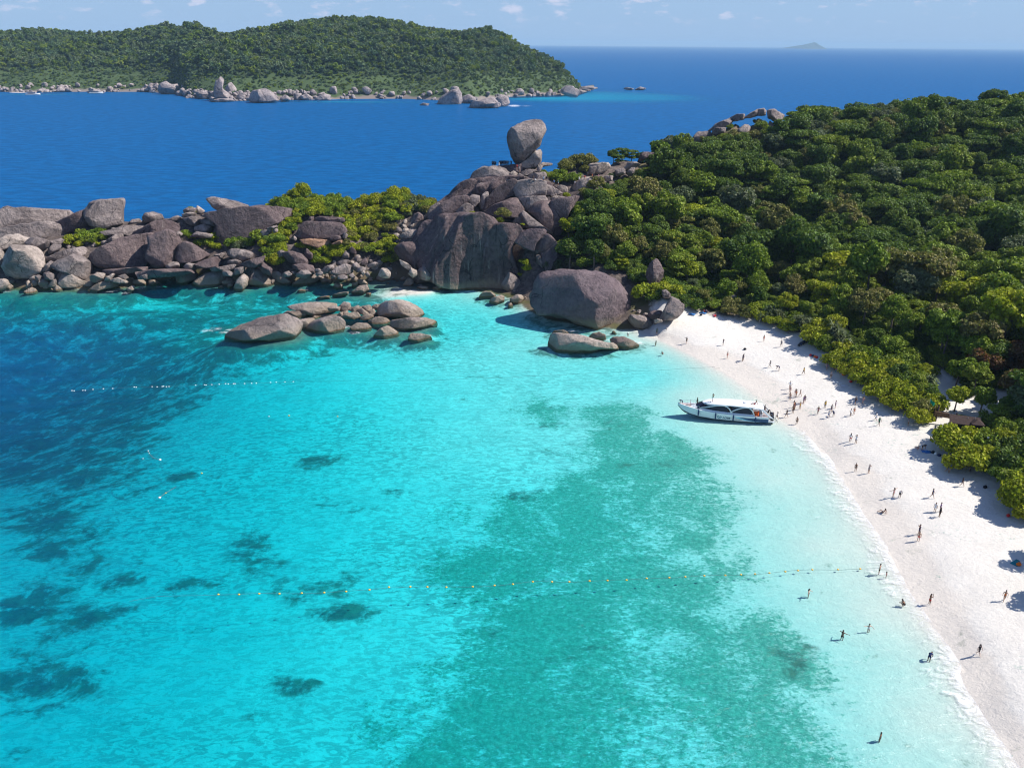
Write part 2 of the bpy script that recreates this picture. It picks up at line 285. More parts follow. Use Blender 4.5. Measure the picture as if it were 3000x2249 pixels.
RK('M', '1080,602 1120,578 1190,575 1212,590 1190,618 1110,618', 263, 3, 'd'); RK('M', '1213,592 1235,540 1266,570 1250,602', 264, 2, 'm'); RK('M', '768,602 795,572 817,600 800,622', 263, 2, 'm'); RK('M', '1120,645 1180,618 1216,612 1210,642 1150,650', 261, 2.5, 'o')
RK('M', '690,722 760,715 850,735 905,790 900,828 790,822 720,792', 255, 5, 'd', 'dark rounded boulder between the lime shrubs above the shore')
RK('M', '640,720 680,700 720,720 710,770 660,770', 256, 3, 'm')
RK('M', '780,832 880,820 950,840 972,880 960,912 860,892 790,872', 250, 4, 'd', 'dark banded boulder just above the shore rocks')
RK('M', '800,922 850,880 910,880 937,910 890,952 820,938', 247, 3, 'm'); RK('M', '690,905 740,885 770,915 740,940 700,935', 247, 2, 'm'); RK('M', '760,890 800,885 830,905 790,920', 248, 1.6, 'm')
RK('M', '770,1003 840,950 920,920 1000,905 1032,940 960,990 860,1010', 'w', 4, 'm', 'sloping tan boulder running down into the green shallows')
RK('M', '1025,892 1060,850 1150,820 1152,860 1080,905 1040,912', 250, 3, 'm'); RK('M', '1110,902 1170,850 1240,822 1302,850 1312,892 1260,918 1150,918', 249, 4, 'm', 'domed boulder in the middle of the small shore rocks')
RK('M', '1210,762 1240,710 1277,720 1272,772 1230,782', 259, 3, 'm'); RK('M', '870,742 900,685 952,740 940,782 900,775', 258, 3, 'd'); RK('M', '1275,690 1300,672 1342,710 1332,742 1290,722', 260, 2.5, 'd')
RK('M', '1150,822 1200,795 1250,787 1295,800 1262,822 1180,842', 253, 2.5, 'm'); RK('M', '1370,832 1385,795 1420,768 1442,810 1410,852', 253, 2.5, 'd'); RK('M', '1303,832 1340,808 1372,850 1340,892 1310,872', 250, 2, 'm')
RK('M', '1430,835 1500,805 1532,820 1500,852 1440,855', 250, 2, 'm'); RK('M', '1320,770 1345,750 1385,790 1370,810 1330,800', 255, 2, 'm'); RK('M', '1340,870 1380,845 1430,860 1410,890 1350,895', 248, 1.8, 'm')
RK('M', '1380,900 1400,875 1420,900 1400,935', 247, 1.6, 'p'); RK('M', '1410,910 1440,890 1460,930 1430,940', 247, 1.5, 'm')
RK('M', '1530,922 1560,860 1600,860 1642,900 1632,947 1560,942', 246, 2.6, 'p', 'pale blocky boulder at the right end of the small shore rocks')
RK('M', '1505,962 1530,925 1600,945 1642,960 1600,982 1520,982', 'w', 2, 'p'); RK('M', '1745,1018 1790,950 1840,950 1842,1000 1800,1027', 'w', 2.6, 'p', 'egg shaped grey boulder left of the whale shaped rock at the cove'); RK('M', '1848,952 1930,925 2000,925 2007,965 1940,1002 1850,1003', 'w', 3, 'p', 'long pale boulder at the foot of the dark cliff in the cove')
RK('M', '1800,912 1820,858 1870,880 1877,925 1840,947', 246, 2.2, 'p'); RK('M', '1300,1068 1370,1015 1430,1010 1447,1050 1380,1092 1310,1083', 'w', 3, 'm', 'grey boulder standing in shallow water off the headland shore')
for s in ['1133,1022 1160,990 1210,1000 1217,1035 1150,1044', '1120,1098 1200,1075 1267,1070 1260,1090 1130,1117', '1350,962 1400,960 1442,1000 1430,1017 1355,1012', '1300,992 1350,985 1347,1020 1300,1032', '1423,1082 1470,1075 1462,1107 1420,1107',
          '1020,962 1060,945 1117,970 1110,997 1040,992', '1868,1032 1910,1017 1972,1025 1970,1052 1900,1057', '1985,1037 2050,1020 2112,1025 2110,1047 2030,1057', '1225,965 1300,955 1350,965 1340,985 1240,985', '1380,950 1440,935 1490,945 1470,965 1390,965', '960,1120 1040,1110 1100,1100 1110,1112 1000,1130', '110,1030 140,1015 170,1025 160,1042', '800,1065 850,1045 890,1055 870,1075', '168,975 200,935 265,960 260,1000 180,1005']:
    RK('M', s, 'w', 1.6, 'p')
for s in ['1175,928 1220,915 1267,935 1255,962 1180,958', '1110,932 1150,915 1172,935 1120,952', '1270,925 1300,905 1325,930 1300,950', '975,915 1010,880 1045,900 1030,925 990,930', '970,870 1010,862 1030,880 980,890']: RK('M', s, 246, 1.6, 'm')
RK('M', '130,1473 200,1430 330,1360 450,1320 560,1285 690,1272 760,1290 810,1320 847,1360 835,1400 780,1470 700,1488 450,1493 200,1493', 'w', 7, 'm', 'long whale backed boulder at the left end of the reef in the bay', e=.8)
RK('M', '735,1200 800,1180 930,1165 1040,1160 1130,1170 1200,1190 1210,1230 1180,1255 1080,1268 960,1283 860,1248', 222, 4, 'p', 'pale pointed slab lying across the top of the reef in the bay')
RK('M', '1190,1202 1230,1165 1275,1170 1282,1215 1240,1242 1200,1237', 222, 2.5, 'p')
RK('M', '1510,1272 1540,1200 1590,1160 1700,1143 1800,1160 1900,1220 1927,1265 1900,1292 1760,1302 1600,1312 1530,1302', 221, 5.5, 'p', 'broad pale domed boulder at the right end of the reef in the bay', e=.8)
RK('M', '1640,1362 1660,1320 1800,1300 1930,1295 2055,1330 2040,1352 1900,1387 1700,1402 1640,1392', 'w', 5, 'm', 'flat grey boulder carrying the broad domed one on the bay reef')
RK('M', '920,1392 980,1330 1080,1300 1160,1295 1212,1330 1212,1382 1180,1412 1000,1412', 'w', 4.5, 'm', 'brown rounded boulder in the middle front of the bay reef')
RK('M', '1207,1307 1250,1265 1340,1258 1372,1300 1350,1332 1230,1337', 218, 3, 'p'); RK('M', '1460,1332 1520,1300 1600,1310 1647,1350 1630,1377 1540,1387 1470,1372', 214, 3.2, 'm', 'rounded block in front of the domed boulder on the bay reef'); RK('M', '1363,1327 1390,1290 1450,1270 1492,1290 1470,1322 1400,1340', 217, 2.5, 'm')
RK('M', '1300,1382 1350,1350 1420,1350 1457,1380 1450,1407 1320,1403', 'w', 2.5, 'm'); RK('M', '1508,1455 1560,1400 1620,1380 1690,1420 1722,1462 1600,1467', 'w', 3, 'p'); RK('M', '790,1328 880,1315 940,1303 967,1330 900,1382 845,1392 825,1350', 'w', 3.5, 'm')
RK('M', '943,1312 970,1283 1002,1290 1007,1327 970,1332', 217, 2, 'm'); RK('M', '1813,1482 1830,1440 1900,1440 1960,1455 1992,1470 1950,1492 1850,1502', 'w', 2.5, 'm', 'lone low rock in turquoise water right of the bay reef')
for s, Y in [('1475,1202 1510,1180 1570,1185 1550,1222 1490,1227', 223), ('1380,1202 1450,1190 1477,1215 1440,1247 1390,1227', 222), ('1350,1232 1390,1220 1447,1260 1430,1277 1370,1262', 219.5), ('1440,1252 1490,1225 1512,1260 1490,1292 1450,1272', 220), ('1308,1212 1350,1190 1382,1210 1340,1247 1310,1237', 221), ('1218,1247 1260,1235 1267,1260 1225,1267', 220), ('1178,1312 1185,1260 1217,1250 1217,1290 1190,1312', 218), ('1090,1215 1130,1195 1190,1205 1180,1235 1110,1240', 219), ('1265,1225 1300,1205 1330,1225 1300,1245', 221.5)]: RK('M', s, Y, 1.9, 'p')
RK('M', '830,1290 1000,1285 1200,1270 1500,1290 1640,1300 1660,1370 1500,1392 1200,1400 950,1380', 220.5, 4, 'd', 'dark rock base under the stacked reef boulders')
RK('M', '680,1275 740,1245 830,1245 910,1270 860,1300 760,1305', 'w', 3, 'd')
# sail rock summit
RK('S', '928,215 960,170 1020,130 1090,98 1150,92 1195,102 1220,130 1223,180 1200,240 1160,320 1110,380 1060,430 1030,450 990,430 965,380 940,310 926,260', 291, 6.5, 'm', 'tall sail shaped balancing boulder standing on the summit against the blue sea', 'balancing_boulder', .75)
RK('S', '1040,445 1100,400 1150,350 1190,333 1202,360 1195,420 1160,462 1100,472 1050,465', 290, 4.5, 'p', 'pale rounded boulder propping the sail shaped balancing boulder')
RK('S', '290,900 400,770 480,700 660,580 800,570 1000,565 1230,600 1370,700 1480,735 1400,940 1300,1040 1200,1010 800,960 500,900', 278, 7, 'c', 'dark bedrock showing in the cracks between the summit slabs', 'cliff')
RK('S', '780,520 800,468 900,458 1040,440 1170,448 1185,500 1100,510 960,520 900,540', 291, 6, 'd', 'dark summit platform rock under the balancing boulder with people on it')
RK('S', '648,557 680,505 740,475 830,468 900,485 937,520 942,557 880,582 780,592 680,582', 283, 6, 'm', 'big rounded boulder below the people on the summit')
RK('S', '462,697 500,640 560,595 620,573 667,585 677,620 655,682 600,702 480,720', 278, 5, 'd', 'dark rounded boulder on the left shoulder of the summit')
RK('S', '935,532 980,500 1012,520 1000,547 950,567', 283, 2.5, 'p'); RK('S', '1043,512 1090,488 1140,490 1167,500 1100,532 1050,537', 285, 3, 'm'); RK('S', '1100,552 1150,518 1230,513 1242,540 1200,592 1140,582', 284, 4, 'm'); RK('S', '1165,500 1180,455 1215,460 1200,500 1180,515', 288, 2.5, 'p'); RK('S', '1000,560 1030,520 1060,540 1110,560 1080,580 1010,582', 282, 3, 'm')
RK('S', '665,662 700,610 780,590 832,600 822,652 740,692 680,697', 276, 5, 'd'); RK('S', '818,612 880,580 980,568 1017,580 940,612 830,652', 278, 4, 'm')
RK('S', '288,882 340,810 420,750 500,712 600,706 617,740 560,792 500,852 400,872', 267, 6, 'd', 'long dark boulder with a rounded nose left of the summit slabs'); RK('S', '488,852 560,790 600,760 652,790 642,852 600,864', 266, 4, 'm'); RK('S', '618,722 650,697 702,705 702,750 650,802 620,772', 268, 4, 'm'); RK('S', '273,872 310,790 370,760 387,780 330,855', 270, 3, 'm')
RK('S', '700,760 730,690 770,672 775,700 740,770 720,810', 270, 3, 'm')
RK('S', '728,822 760,720 820,660 900,610 992,588 1005,640 1012,702 960,722 860,762 780,792', 272, 7, 'd', 'dark sloping upper slab left of the bright ridge below the summit', e=.62)
RK('S', '990,592 1080,578 1160,576 1232,590 1222,692 1100,707 1010,702 990,650', 273, 6, 'm', 'bright upper slab just below the summit', e=.62)
RK('S', '1223,608 1300,630 1368,680 1330,692 1270,692 1220,702', 275, 5, 'm')
RK('S', '738,832 820,780 900,745 1000,713 1032,760 1067,810 1050,832 1000,872 900,874 780,854', 267, 7, 'd', 'dark broad slab in the middle tier under the upper slabs', e=.62)
RK('S', '1008,722 1100,712 1230,706 1242,740 1160,782 1080,822 1050,785', 269, 6, 'm', e=.62)
RK('S', '1278,722 1330,702 1390,710 1397,730 1320,747 1280,742', 272, 3, 'p'); RK('S', '1238,722 1270,710 1277,740 1240,757', 271, 2, 'm'); RK('S', '1280,692 1330,683 1332,700 1290,707', 273, 1.8, 'p')
RK('S', '1108,832 1150,780 1210,755 1283,753 1292,850 1292,995 1240,962 1170,892', 264, 7, 'd', 'triangular dark slab left of the vertical crack', e=.55)
RK('S', '1292,760 1370,730 1500,718 1470,790 1420,840 1400,930 1360,1000 1300,1025 1296,900', 265, 8, 'd', 'smooth dark slab right of the vertical crack beside the forest', e=.6)
RK('S', '1045,865 1075,836 1130,880 1200,940 1277,990 1282,1014 1200,985 1070,962 1043,920', 260, 5, 'm', 'curved slab under the triangular dark slab', e=.6); RK('S', '978,912 1010,870 1042,870 1042,932 1000,934', 261, 2.5, 'm'); RK('S', '965,935 985,922 1005,935 990,948', 259, 1.2, 'p')
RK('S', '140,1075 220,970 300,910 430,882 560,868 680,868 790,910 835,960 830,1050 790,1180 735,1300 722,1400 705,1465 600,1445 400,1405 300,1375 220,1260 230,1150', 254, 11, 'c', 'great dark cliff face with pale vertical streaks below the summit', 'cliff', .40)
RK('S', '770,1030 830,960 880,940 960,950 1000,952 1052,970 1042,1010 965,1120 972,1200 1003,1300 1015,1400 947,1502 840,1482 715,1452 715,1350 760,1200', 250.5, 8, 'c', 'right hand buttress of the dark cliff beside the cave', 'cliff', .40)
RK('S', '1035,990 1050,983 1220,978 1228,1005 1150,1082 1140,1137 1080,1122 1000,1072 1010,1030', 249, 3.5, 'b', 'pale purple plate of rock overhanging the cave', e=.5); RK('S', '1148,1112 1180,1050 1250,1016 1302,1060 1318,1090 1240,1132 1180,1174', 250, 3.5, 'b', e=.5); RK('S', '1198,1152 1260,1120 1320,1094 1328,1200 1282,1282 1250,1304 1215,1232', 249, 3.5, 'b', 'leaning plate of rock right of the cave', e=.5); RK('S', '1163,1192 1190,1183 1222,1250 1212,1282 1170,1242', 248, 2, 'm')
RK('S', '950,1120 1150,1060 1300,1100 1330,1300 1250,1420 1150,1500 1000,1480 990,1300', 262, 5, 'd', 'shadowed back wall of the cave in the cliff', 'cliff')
RK('S', '870,1402 920,1310 1010,1370 1062,1450 1062,1502 950,1504', 246.5, 3.5, 'm', 'wrinkled tan rock buttress at the foot of the cliff'); RK('S', '1000,1290 1060,1340 1120,1450 1110,1520 1050,1500 1010,1400', 249, 3, 'd')
RK('S', '28,1132 80,1090 180,1080 233,1130 222,1222 202,1292 100,1242 48,1192', 256, 5, 'd', 'knobbly dark outcrop between the boulder gully and the cliff'); RK('S', '58,1022 140,980 222,975 182,1042 80,1044', 261, 3, 'm'); RK('S', '148,932 170,862 200,838 242,860 243,897 170,922', 267, 3, 'd', 'round dark boulder at the top of the boulder gully'); RK('S', '60,1220 120,1250 160,1290 130,1300 70,1260', 250, 2, 'p')
RK('S', '200,1300 260,1280 330,1350 300,1390 220,1370', 248, 3, 'm'); RK('S', '240,1250 300,1270 330,1330 280,1340 245,1300', 249, 3, 'd')
RK('P', '1478,1042 1560,990 1640,990 1657,1040 1590,1112 1500,1094', 'w', 2.6, 'p', 'pale boulder wedged between the cliff foot and the giant boulder'); RK('P', '1048,1034 1100,980 1160,945 1240,958 1302,1000 1260,1034 1150,1037', 'w', 2.6, 'm', 'pyramid shaped rock in the pale cove water'); RK('P', '1213,1062 1260,1020 1370,992 1412,1020 1402,1062 1310,1103 1230,1083', 'w', 2.4, 'p', 'tan cracked rock beside the pyramid shaped one in the cove')
RK('P', '1455,1110 1490,1090 1532,1150 1450,1152', 'w', 1.8, 'p'); RK('P', '1498,992 1520,930 1580,930 1582,982', 243, 1.8, 'p'); RK('P', '1615,1085 1660,1010 1742,1060 1742,1132 1650,1154', 236, 3, 'd'); RK('P', '490,860 530,830 600,830 640,855 560,865', 'w', 1.5, 'p')
RK('B', '213,580 250,440 290,340 350,290 450,268 640,262 720,272 860,268 1000,310 1190,380 1280,480 1327,590 1303,680 1250,782 1200,852 1130,882 1040,862 900,868 720,838 620,790 540,760 400,750 290,730 238,662', 'w', 11, 'b', 'giant rounded purple grey boulder standing at the beach end', 'giant_boulder', .8)
RK('B', '1250,792 1290,750 1400,760 1500,790 1547,850 1500,892 1420,914 1350,902 1300,852', 'w', 3, 'm', 'grey boulder right of the giant boulder at the edge of the sand')
RK('B', '1598,782 1680,640 1720,555 1790,590 1853,640 1832,722 1770,772 1690,802 1620,797', 208, 4, 'm', 'leaning cracked boulder at the top end of the beach'); RK('B', '1528,802 1570,788 1620,800 1627,822 1550,838', 205, 1.8, 'p')
RK('B', '1440,760 1530,700 1610,700 1640,770 1590,800 1500,790', 212, 3, 'd'); RK('B', '1618,482 1660,468 1712,520 1702,562 1640,564', 216, 2.5, 'm')
RK('B', '1455,262 1510,180 1560,146 1602,200 1632,270 1622,340 1560,434 1480,412 1450,330', 226, 3.5, 'd', 'dark egg shaped boulder standing among the trees behind the giant boulder')
RK('B', '300,1062 305,1000 340,950 400,935 520,940 620,955 780,970 900,1010 1000,1040 1080,1045 1150,1080 1222,1092 1100,1112 950,1114 820,1143 700,1153 500,1143 360,1128 310,1102', 'w', 4.5, 'p', 'long low seal shaped rock in the shallows in front of the giant boulder', e=.8)
RK('B', '1060,1012 1100,985 1200,985 1290,1020 1372,1070 1330,1092 1200,1103 1100,1072', 'w', 3, 'd', 'wet brown rock with white foam at the right of the seal shaped rock'); RK('B', '823,992 870,945 940,933 1002,960 1012,1000 930,1024 860,1018', 'w', 2.5, 'm', 'round boulder behind the seal shaped rock'); RK('B', '410,938 470,915 560,910 622,950 580,960', 'w', 2.5, 'd'); RK('B', '1058,935 1100,918 1142,942 1080,950', 'w', 1.2, 'd')
for i, s in enumerate(['250,302 290,255 360,250 377,280 340,307 260,317', '350,250 400,205 480,175 502,185 470,222 400,242', '372,262 390,230 452,230 452,257 390,277', '478,172 520,150 567,150 562,182 500,194', '558,175 600,145 640,122 640,160 600,172', '630,160 640,122 680,116 692,130 690,157', '700,132 740,122 797,155 797,182 740,192 705,172', '518,247 570,208 600,225 592,262 550,278', '740,212 780,197 817,225 800,242 750,238', '698,222 715,190 740,210 732,238', '545,280 575,265 590,275 570,290']):
    RK('K', s, 398-(4 if i in (2, 7) else 0), 5, 'm', ['low rounded grey boulder at the left foot of the hilltop outcrop', 'long pale sloping slab on the hilltop outcrop', 'cracked block under the long sloping slab on the hilltop', None, None, 'squared boulder at the crest of the hilltop outcrop', 'rounded boulder at the right of the hilltop crest', 'dark boulder alone on the slope below the hilltop outcrop', None, None, None][i])
RK('K', '423,1242 460,1215 517,1220 512,1272 470,1284', 221, 3, 'p', 'pale boulder under trees behind the top of the beach'); RK('K', '548,1172 590,1090 657,1110 652,1152 600,1184', 237, 3, 'm'); RK('K', '890,1180 930,1130 990,1130 1000,1150 920,1190', 233, 2.5, 'p')
RK('N', '1240,285 1260,210 1300,160 1420,147 1510,150 1527,190 1460,252 1380,282', 302, 6, 'p', 'pale domed boulder behind the lookout people right of the summit'); RK('N', '1248,274 1290,200 1380,180 1372,230 1340,284', 298, 3.5, 'm'); RK('N', '1588,232 1650,213 1702,225 1702,272 1640,302 1590,292', 300, 3.5, 'm'); RK('N', '1700,205 1740,145 1830,140 1882,170 1830,202 1760,242', 308, 4, 'p'); RK('N', '1708,262 1780,200 1822,200 1802,262 1750,302', 302, 3, 'm'); RK('N', '1438,322 1490,290 1562,300 1552,352 1500,367', 294, 2.5, 'p')
RK('S', '1420,695 1470,610 1530,560 1600,551 1680,558 1742,590 1650,620 1560,680 1500,725', 288, 7, 'p', 'pale sloping lookout rock with visitors right of the summit', e=.6)
RK('S', '1330,640 1360,615 1410,630 1418,680 1370,690', 282, 3, 'p')
RK('N', '1850,152 1890,50 1920,25 2000,28 2090,40 2082,62 1960,84 1900,132', 322, 5, 'd', 'dark curved overhanging rock at the edge of the forest above the lookout'); RK('N', '690,205 750,145 850,155 852,177 760,192 720,222', 293, 3, 'p')

def resample(P, N):
    P = np.asarray(P); Q = np.vstack([P, P[:1]]); d = np.r_[0, np.cumsum(np.linalg.norm(np.diff(Q, axis=0), axis=1))]
    t = np.linspace(0, d[-1], N, endpoint=False); R = np.c_[np.interp(t, d, Q[:, 0]), np.interp(t, d, Q[:, 1])]
    for _ in range(1): R = (np.roll(R, 1, 0)+5*R+np.roll(R, -1, 0))/7
    return R
def wobble(P, rng, wl, amp, n=7):
    out = np.zeros(len(P))
    for i in range(n):
        k = rng.normal(size=3); k *= 2*math.pi/(wl*rng.uniform(.5, 1.6)*np.linalg.norm(k)); out += np.sin(P@k+rng.uniform(0, 6.28))/n**.5
    return out*amp
def rockmesh(poly, Y, T, e, seed, cliff=False):
    wet = Y == 'w'
    rng = np.random.default_rng(seed); poly = np.asarray(poly, float); cpx = poly.mean(0); poly = cpx+(poly-cpx)*(1.10 if np.ptp(poly[:, 0]) < 110 else 1.03)
    big = np.ptp(poly[:, 0]); slab = (not wet) and e < .7 and ((1180 < cpx[0] < 1700 and cpx[1] < 800) or (cpx[0] < 1000 and cpx[1] < 760 and big > 90))
    if slab: poly = cpx+(poly-cpx)*(1.055 if cpx[0] > 1180 else 1.03); e = min(e, .37 if cpx[0] > 1180 else .42)
    tl = .38 if slab else 1.0
    if 640 < cpx[0] < 1290 and 878 < cpx[1] < 1010 and Y != 236: poly = cpx+(poly-cpx)*(1.14 if big < 120 else 1.05); e = min(e, .46); tl = .6
    if Y == 'w':
        poly = cpx+(poly-cpx)*1.0; i = poly[:, 1].argmax(); g = ground(poly[i, 0], poly[i, 1], -.5)
        hb = (poly[i, 1]-cpx[1])/FPX*g[1]; Y = g[1]+.35*T+hb*.33
    Cc = at(cpx[0], cpx[1], Y); n = Cc-CAM; n /= np.linalg.norm(n)
    r = np.cross(n, [0, 0, 1]); r /= np.linalg.norm(r); u = np.cross(r, n)
    L = []
    for p in poly:
        d = ray(*p); q = CAM+d*(((Cc-CAM)@n)/(d@n))-Cc; L.append((q@r, q@u))
    N = 30 if big < 50 else (48 if big < 200 else 84); K = 12 if big < 50 else (20 if big < 200 else 40)
    L = resample(L, N); size = np.ptp(L, axis=0); T = min(T, .62*max(size)) if big < 120 else T
    V = []; c2 = L.mean(0); tilt = rng.uniform(-.25, .25, 2)
    for j in range(1, K):
        t = -math.pi/2+math.pi*j/K; s = math.cos(t)**e; w = math.copysign(abs(math.sin(t))**e, math.sin(t))*T
        sh = c2+(L-c2)*s+np.array([tilt[0]*size[0], tilt[1]*size[1]])*.25*(1-s)*(1 if w < 0 else -1)
        V.append(sh[:, :1]*r+sh[:, 1:]*u+n*w)
    pole0 = c2[0]*r+c2[1]*u-n*T; pole1 = c2[0]*r+c2[1]*u+n*T
    V = np.vstack([pole0[None]]+V+[pole1[None]])
    S = min(size.min(), 2*T)
    ctr = V.mean(0); D = V-ctr; Dn = D/np.maximum(np.linalg.norm(D, axis=1, keepdims=True), 1e-6)
    face = np.clip(np.abs(Dn@n), 0, 1)          # keep the outline, shape what faces front and back
    V = V + Dn*(wobble(V, rng, S*1.1, S*.05)*(.25+.75*face))[:, None] + Dn*(wobble(V, rng, S*.42, S*.024))[:, None] + Dn*(wobble(V, rng, S*.16, S*.008, 9))[:, None]
    for k in range(int(rng.integers(9, 15))):
        m = -n*rng.uniform(.25, 1.0)+r*rng.normal()*.75*tl+u*rng.normal()*.6*tl
        if k > 9: m = n+r*rng.normal()*.6+u*rng.normal()*.6
        m /= np.linalg.norm(m); dd = (V-ctr)@m; lim = dd.max()*rng.uniform(.66, .92); over = np.clip(dd-lim, 0, None); V = V-m*(over*.88)[:, None]
    if cliff:
        q_ = V-ctr; V = V-n*(wobble(q_*np.array([1, 1, .22])+q_[:, 2:]*np.array([.25, 0, 0]), rng, 9.0, 1.0, 8)+wobble(q_*np.array([1, 1, .15]), rng, 3.5, .42, 8))[:, None]
    if wet:
        wz = V[:, 2]+Cc[2]; V[:, 2] -= np.clip(.15-wz, 0, None)*1.4
    F = []
    for i in range(N):
        F.append((0, 1+(i+1) % N, 1+i)); b = 1+(K-2)*N; F.append((b+i, b+(i+1) % N, len(V)-1))
        for j in range(K-2): F.append((1+j*N+i, 1+j*N+(i+1) % N, 1+(j+1)*N+(i+1) % N, 1+(j+1)*N+i))
    return Cc, V, F, T, size, Y
ROCKDATA = []
for i, (poly, Y, T, g, lab, nm, e) in enumerate(ROCKS):
    Cc, V, F, T2, size, Yr = rockmesh(poly, Y, T, e, 100+i, nm == 'cliff'); ROCKDATA.append((Cc, V, F, T2, size, Y, Yr))
# ------------------------------------------------------------------ terrain (land and sea bed)
shore_px = [(-300, 852), (-100, 852), (0, 850), (100, 862), (200, 862), (350, 858), (450, 838), (520, 828), (620, 842), (720, 845), (800, 848), (900, 836), (1000, 830), (1100, 826), (1180, 826), (1255, 822), (1305, 826), (1350, 836), (1409, 846), (1460, 856), (1492, 862), (1530, 880), (1560, 905), (1620, 930), (1720, 945), (1800, 955), (1860, 962), (1905, 968)]
shore_px = [(x_, y_-(17 if x_ < 1000 else 8)) if x_ < 1250 else (x_, y_) for x_, y_ in shore_px]
beach_px = [(1905, 968), (1950, 1000), (2010, 1030), (2070, 1062), (2130, 1095), (2200, 1140), (2270, 1200), (2310, 1240), (2370, 1268), (2430, 1340), (2475, 1405), (2525, 1480), (2590, 1590), (2655, 1690), (2725, 1790), (2800, 1895), (2818, 1960), (2880, 2060), (2990, 2249), (3080, 2420), (3200, 2700)]
def dens(P, step):
    out = []
    for a, b in zip(P[:-1], P[1:]):
        k = max(1, int(np.linalg.norm(np.subtract(b, a))/step))
        for i in range(k): out.append(np.asarray(a)+(np.subtract(b, a))*i/k)
    out.append(np.asarray(P[-1])); return np.array(out)
SH = dens([ground(*p)[:2] for p in shore_px], 4.0); BE = dens([ground(*p)[:2] for p in beach_px], 4.0)
tb = BE[:]  # gentle natural wave along the beach line
back = np.array([(-330, 262), (-330, 300), (-250, 312), (-150, 315), (-60, 314), (0, 322), (36, 338), (46, 362), (55, 405), (75, 455), (140, 485), (250, 498), (420, 500), (600, 490)], float)
LANDPOLY = [tuple(p) for p in SH]+[tuple(p) for p in BE]+[(600, 20), (600, 490)]+[tuple(p) for p in back[::-1]]
cp = []
for p in SH: cp.append((p[0], p[1], 0.0))
for p in BE: cp.append((p[0], p[1], 0.0))
for p in dens(back, 15): cp.append((p[0], p[1], 0.0))
def G(px, py, z): q = ground(px, py, z); cp.append((q[0], q[1], z))
def A(px, py, Y, dz=0): q = at(px, py, Y); cp.append((q[0], q[1], q[2]+dz))
# beach back edge
for p in [(1945, 925), (2000, 925), (2100, 945), (2180, 955), (2300, 990), (2420, 1060), (2560, 1185), (2640, 1255), (2760, 1345), (2900, 1440), (3000, 1530), (3100, 1640), (3300, 1850)]: G(*p, 2.6)
for p in [(2050, 990), (2250, 1060), (2400, 1170), (2500, 1290), (2650, 1450), (2800, 1650), (2900, 1850), (2990, 2050), (3200, 2400)]: G(*p, 1.7)
for p in [(2720, 1085), (2900, 1280), (3000, 1400), (2980, 1150), (2760, 1180), (3200, 1400)]: G(*p, 3.6)
CAN = [(1750, 600, 272), (1860, 520, 300), (1900, 650, 262), (2000, 450, 338), (2000, 600, 288), (2000, 750, 240), (1920, 850, 216), (2150, 372, 402), (2200, 450, 358), (2200, 600, 300), (2200, 750, 245), (2200, 860, 211), (2350, 330, 410), (2480, 318, 412), (2600, 305, 415), (2500, 450, 350), (2500, 650, 280), (2500, 850, 207), (2420, 960, 184), (2800, 285, 420), (3000, 282, 420), (3250, 278, 420), (2800, 450, 345), (2800, 700, 262), (2800, 900, 191), (3000, 500, 330), (3000, 800, 232), (3000, 980, 174), (3300, 600, 300), (3300, 1000, 170), (2700, 980, 179)]
for p in CAN: A(*p, -5.0 if p[2] < 230 else (-7.0 if p[2] < 300 else (-9.5 if p[2] < 390 else -12.0)))
for p in [(885, 615, 291), (1000, 605, 292), (1100, 598, 292), (1180, 592, 293), (1300, 585, 290), (850, 705, 268), (1080, 690, 272), (1130, 760, 258), (1000, 730, 262), (700, 640, 284), (780, 690, 270), (350, 655, 280), (200, 668, 283), (1200, 700, 268), (1520, 500, 290), (1450, 520, 288), (1700, 535, 290), (1850, 500, 310), (1640, 600, 280), (1700, 680, 262), (1750, 760, 238), (1880, 850, 222)]: A(*p, -1.5)
SPECIAL = []
for x, y, s, sz, Y_ in [(800, 170, 1.1, 1.0, 293), (850, 140, 1.0, 1.3, 294), (740, 210, 1.2, .9, 293), (650, 250, 1.2, .8, 292), (870, 190, 1.1, 1.2, 294), (840, 210, 1.2, 1, 292), (900, 240, 1.1, .8, 291), (780, 235, 1.2, 1, 290), (700, 262, 1.1, 1, 289)]: SPECIAL.append(('M', x, y+24, s, 'lime' if x != 870 else 'mid', 'wind cut wedge shaped shrub rising highest on the headland ridge', sz, Y_, 'wedge on the ridge'))
for x, y, s in [(1120, 190, .8), (1185, 165, .7), (1150, 215, .75)]: SPECIAL.append(('M', x, y+15, s, 'grey', 'loose pale bush standing up from the middle of the ridge', 1.1, 293, 'middle ridge bush'))
for x, y, s in [(1400, 240, 1.2), (1500, 240, 1.25), (1600, 225, 1.2), (1740, 180, 1.1), (1700, 215, 1.3), (1760, 230, 1.1), (1340, 280, 1.1)]: SPECIAL.append(('M', x, y+22, s, 'lime', 'bright shrub on the right hump of the headland ridge', 1.1, 292, 'right hump of the ridge'))
for x, y, s in [(1080, 330, 1.2), (980, 300, 1.3), (1180, 330, 1.1), (900, 330, 1.1), (1240, 400, 1.0)]: SPECIAL.append(('M', x, y, s, 'mid', 'mid green shrub in the hollow below the headland ridge', 1, 286, 'ridge hollow'))
for x, y, s, Y_ in [(1330, 570, 1.25, 291), (1400, 560, 1.3, 292), (1440, 580, 1.1, 290), (1480, 560, 1.0, 291), (1250, 510, .9, 290), (1215, 500, .7, 290), (1360, 520, 1.2, 294), (1300, 540, 1.0, 292)]: SPECIAL.append(('S', x, y, s, 'mid', 'rounded dark green shrub shading the path right of the summit', 1, Y_, 'shrubs by the path'))
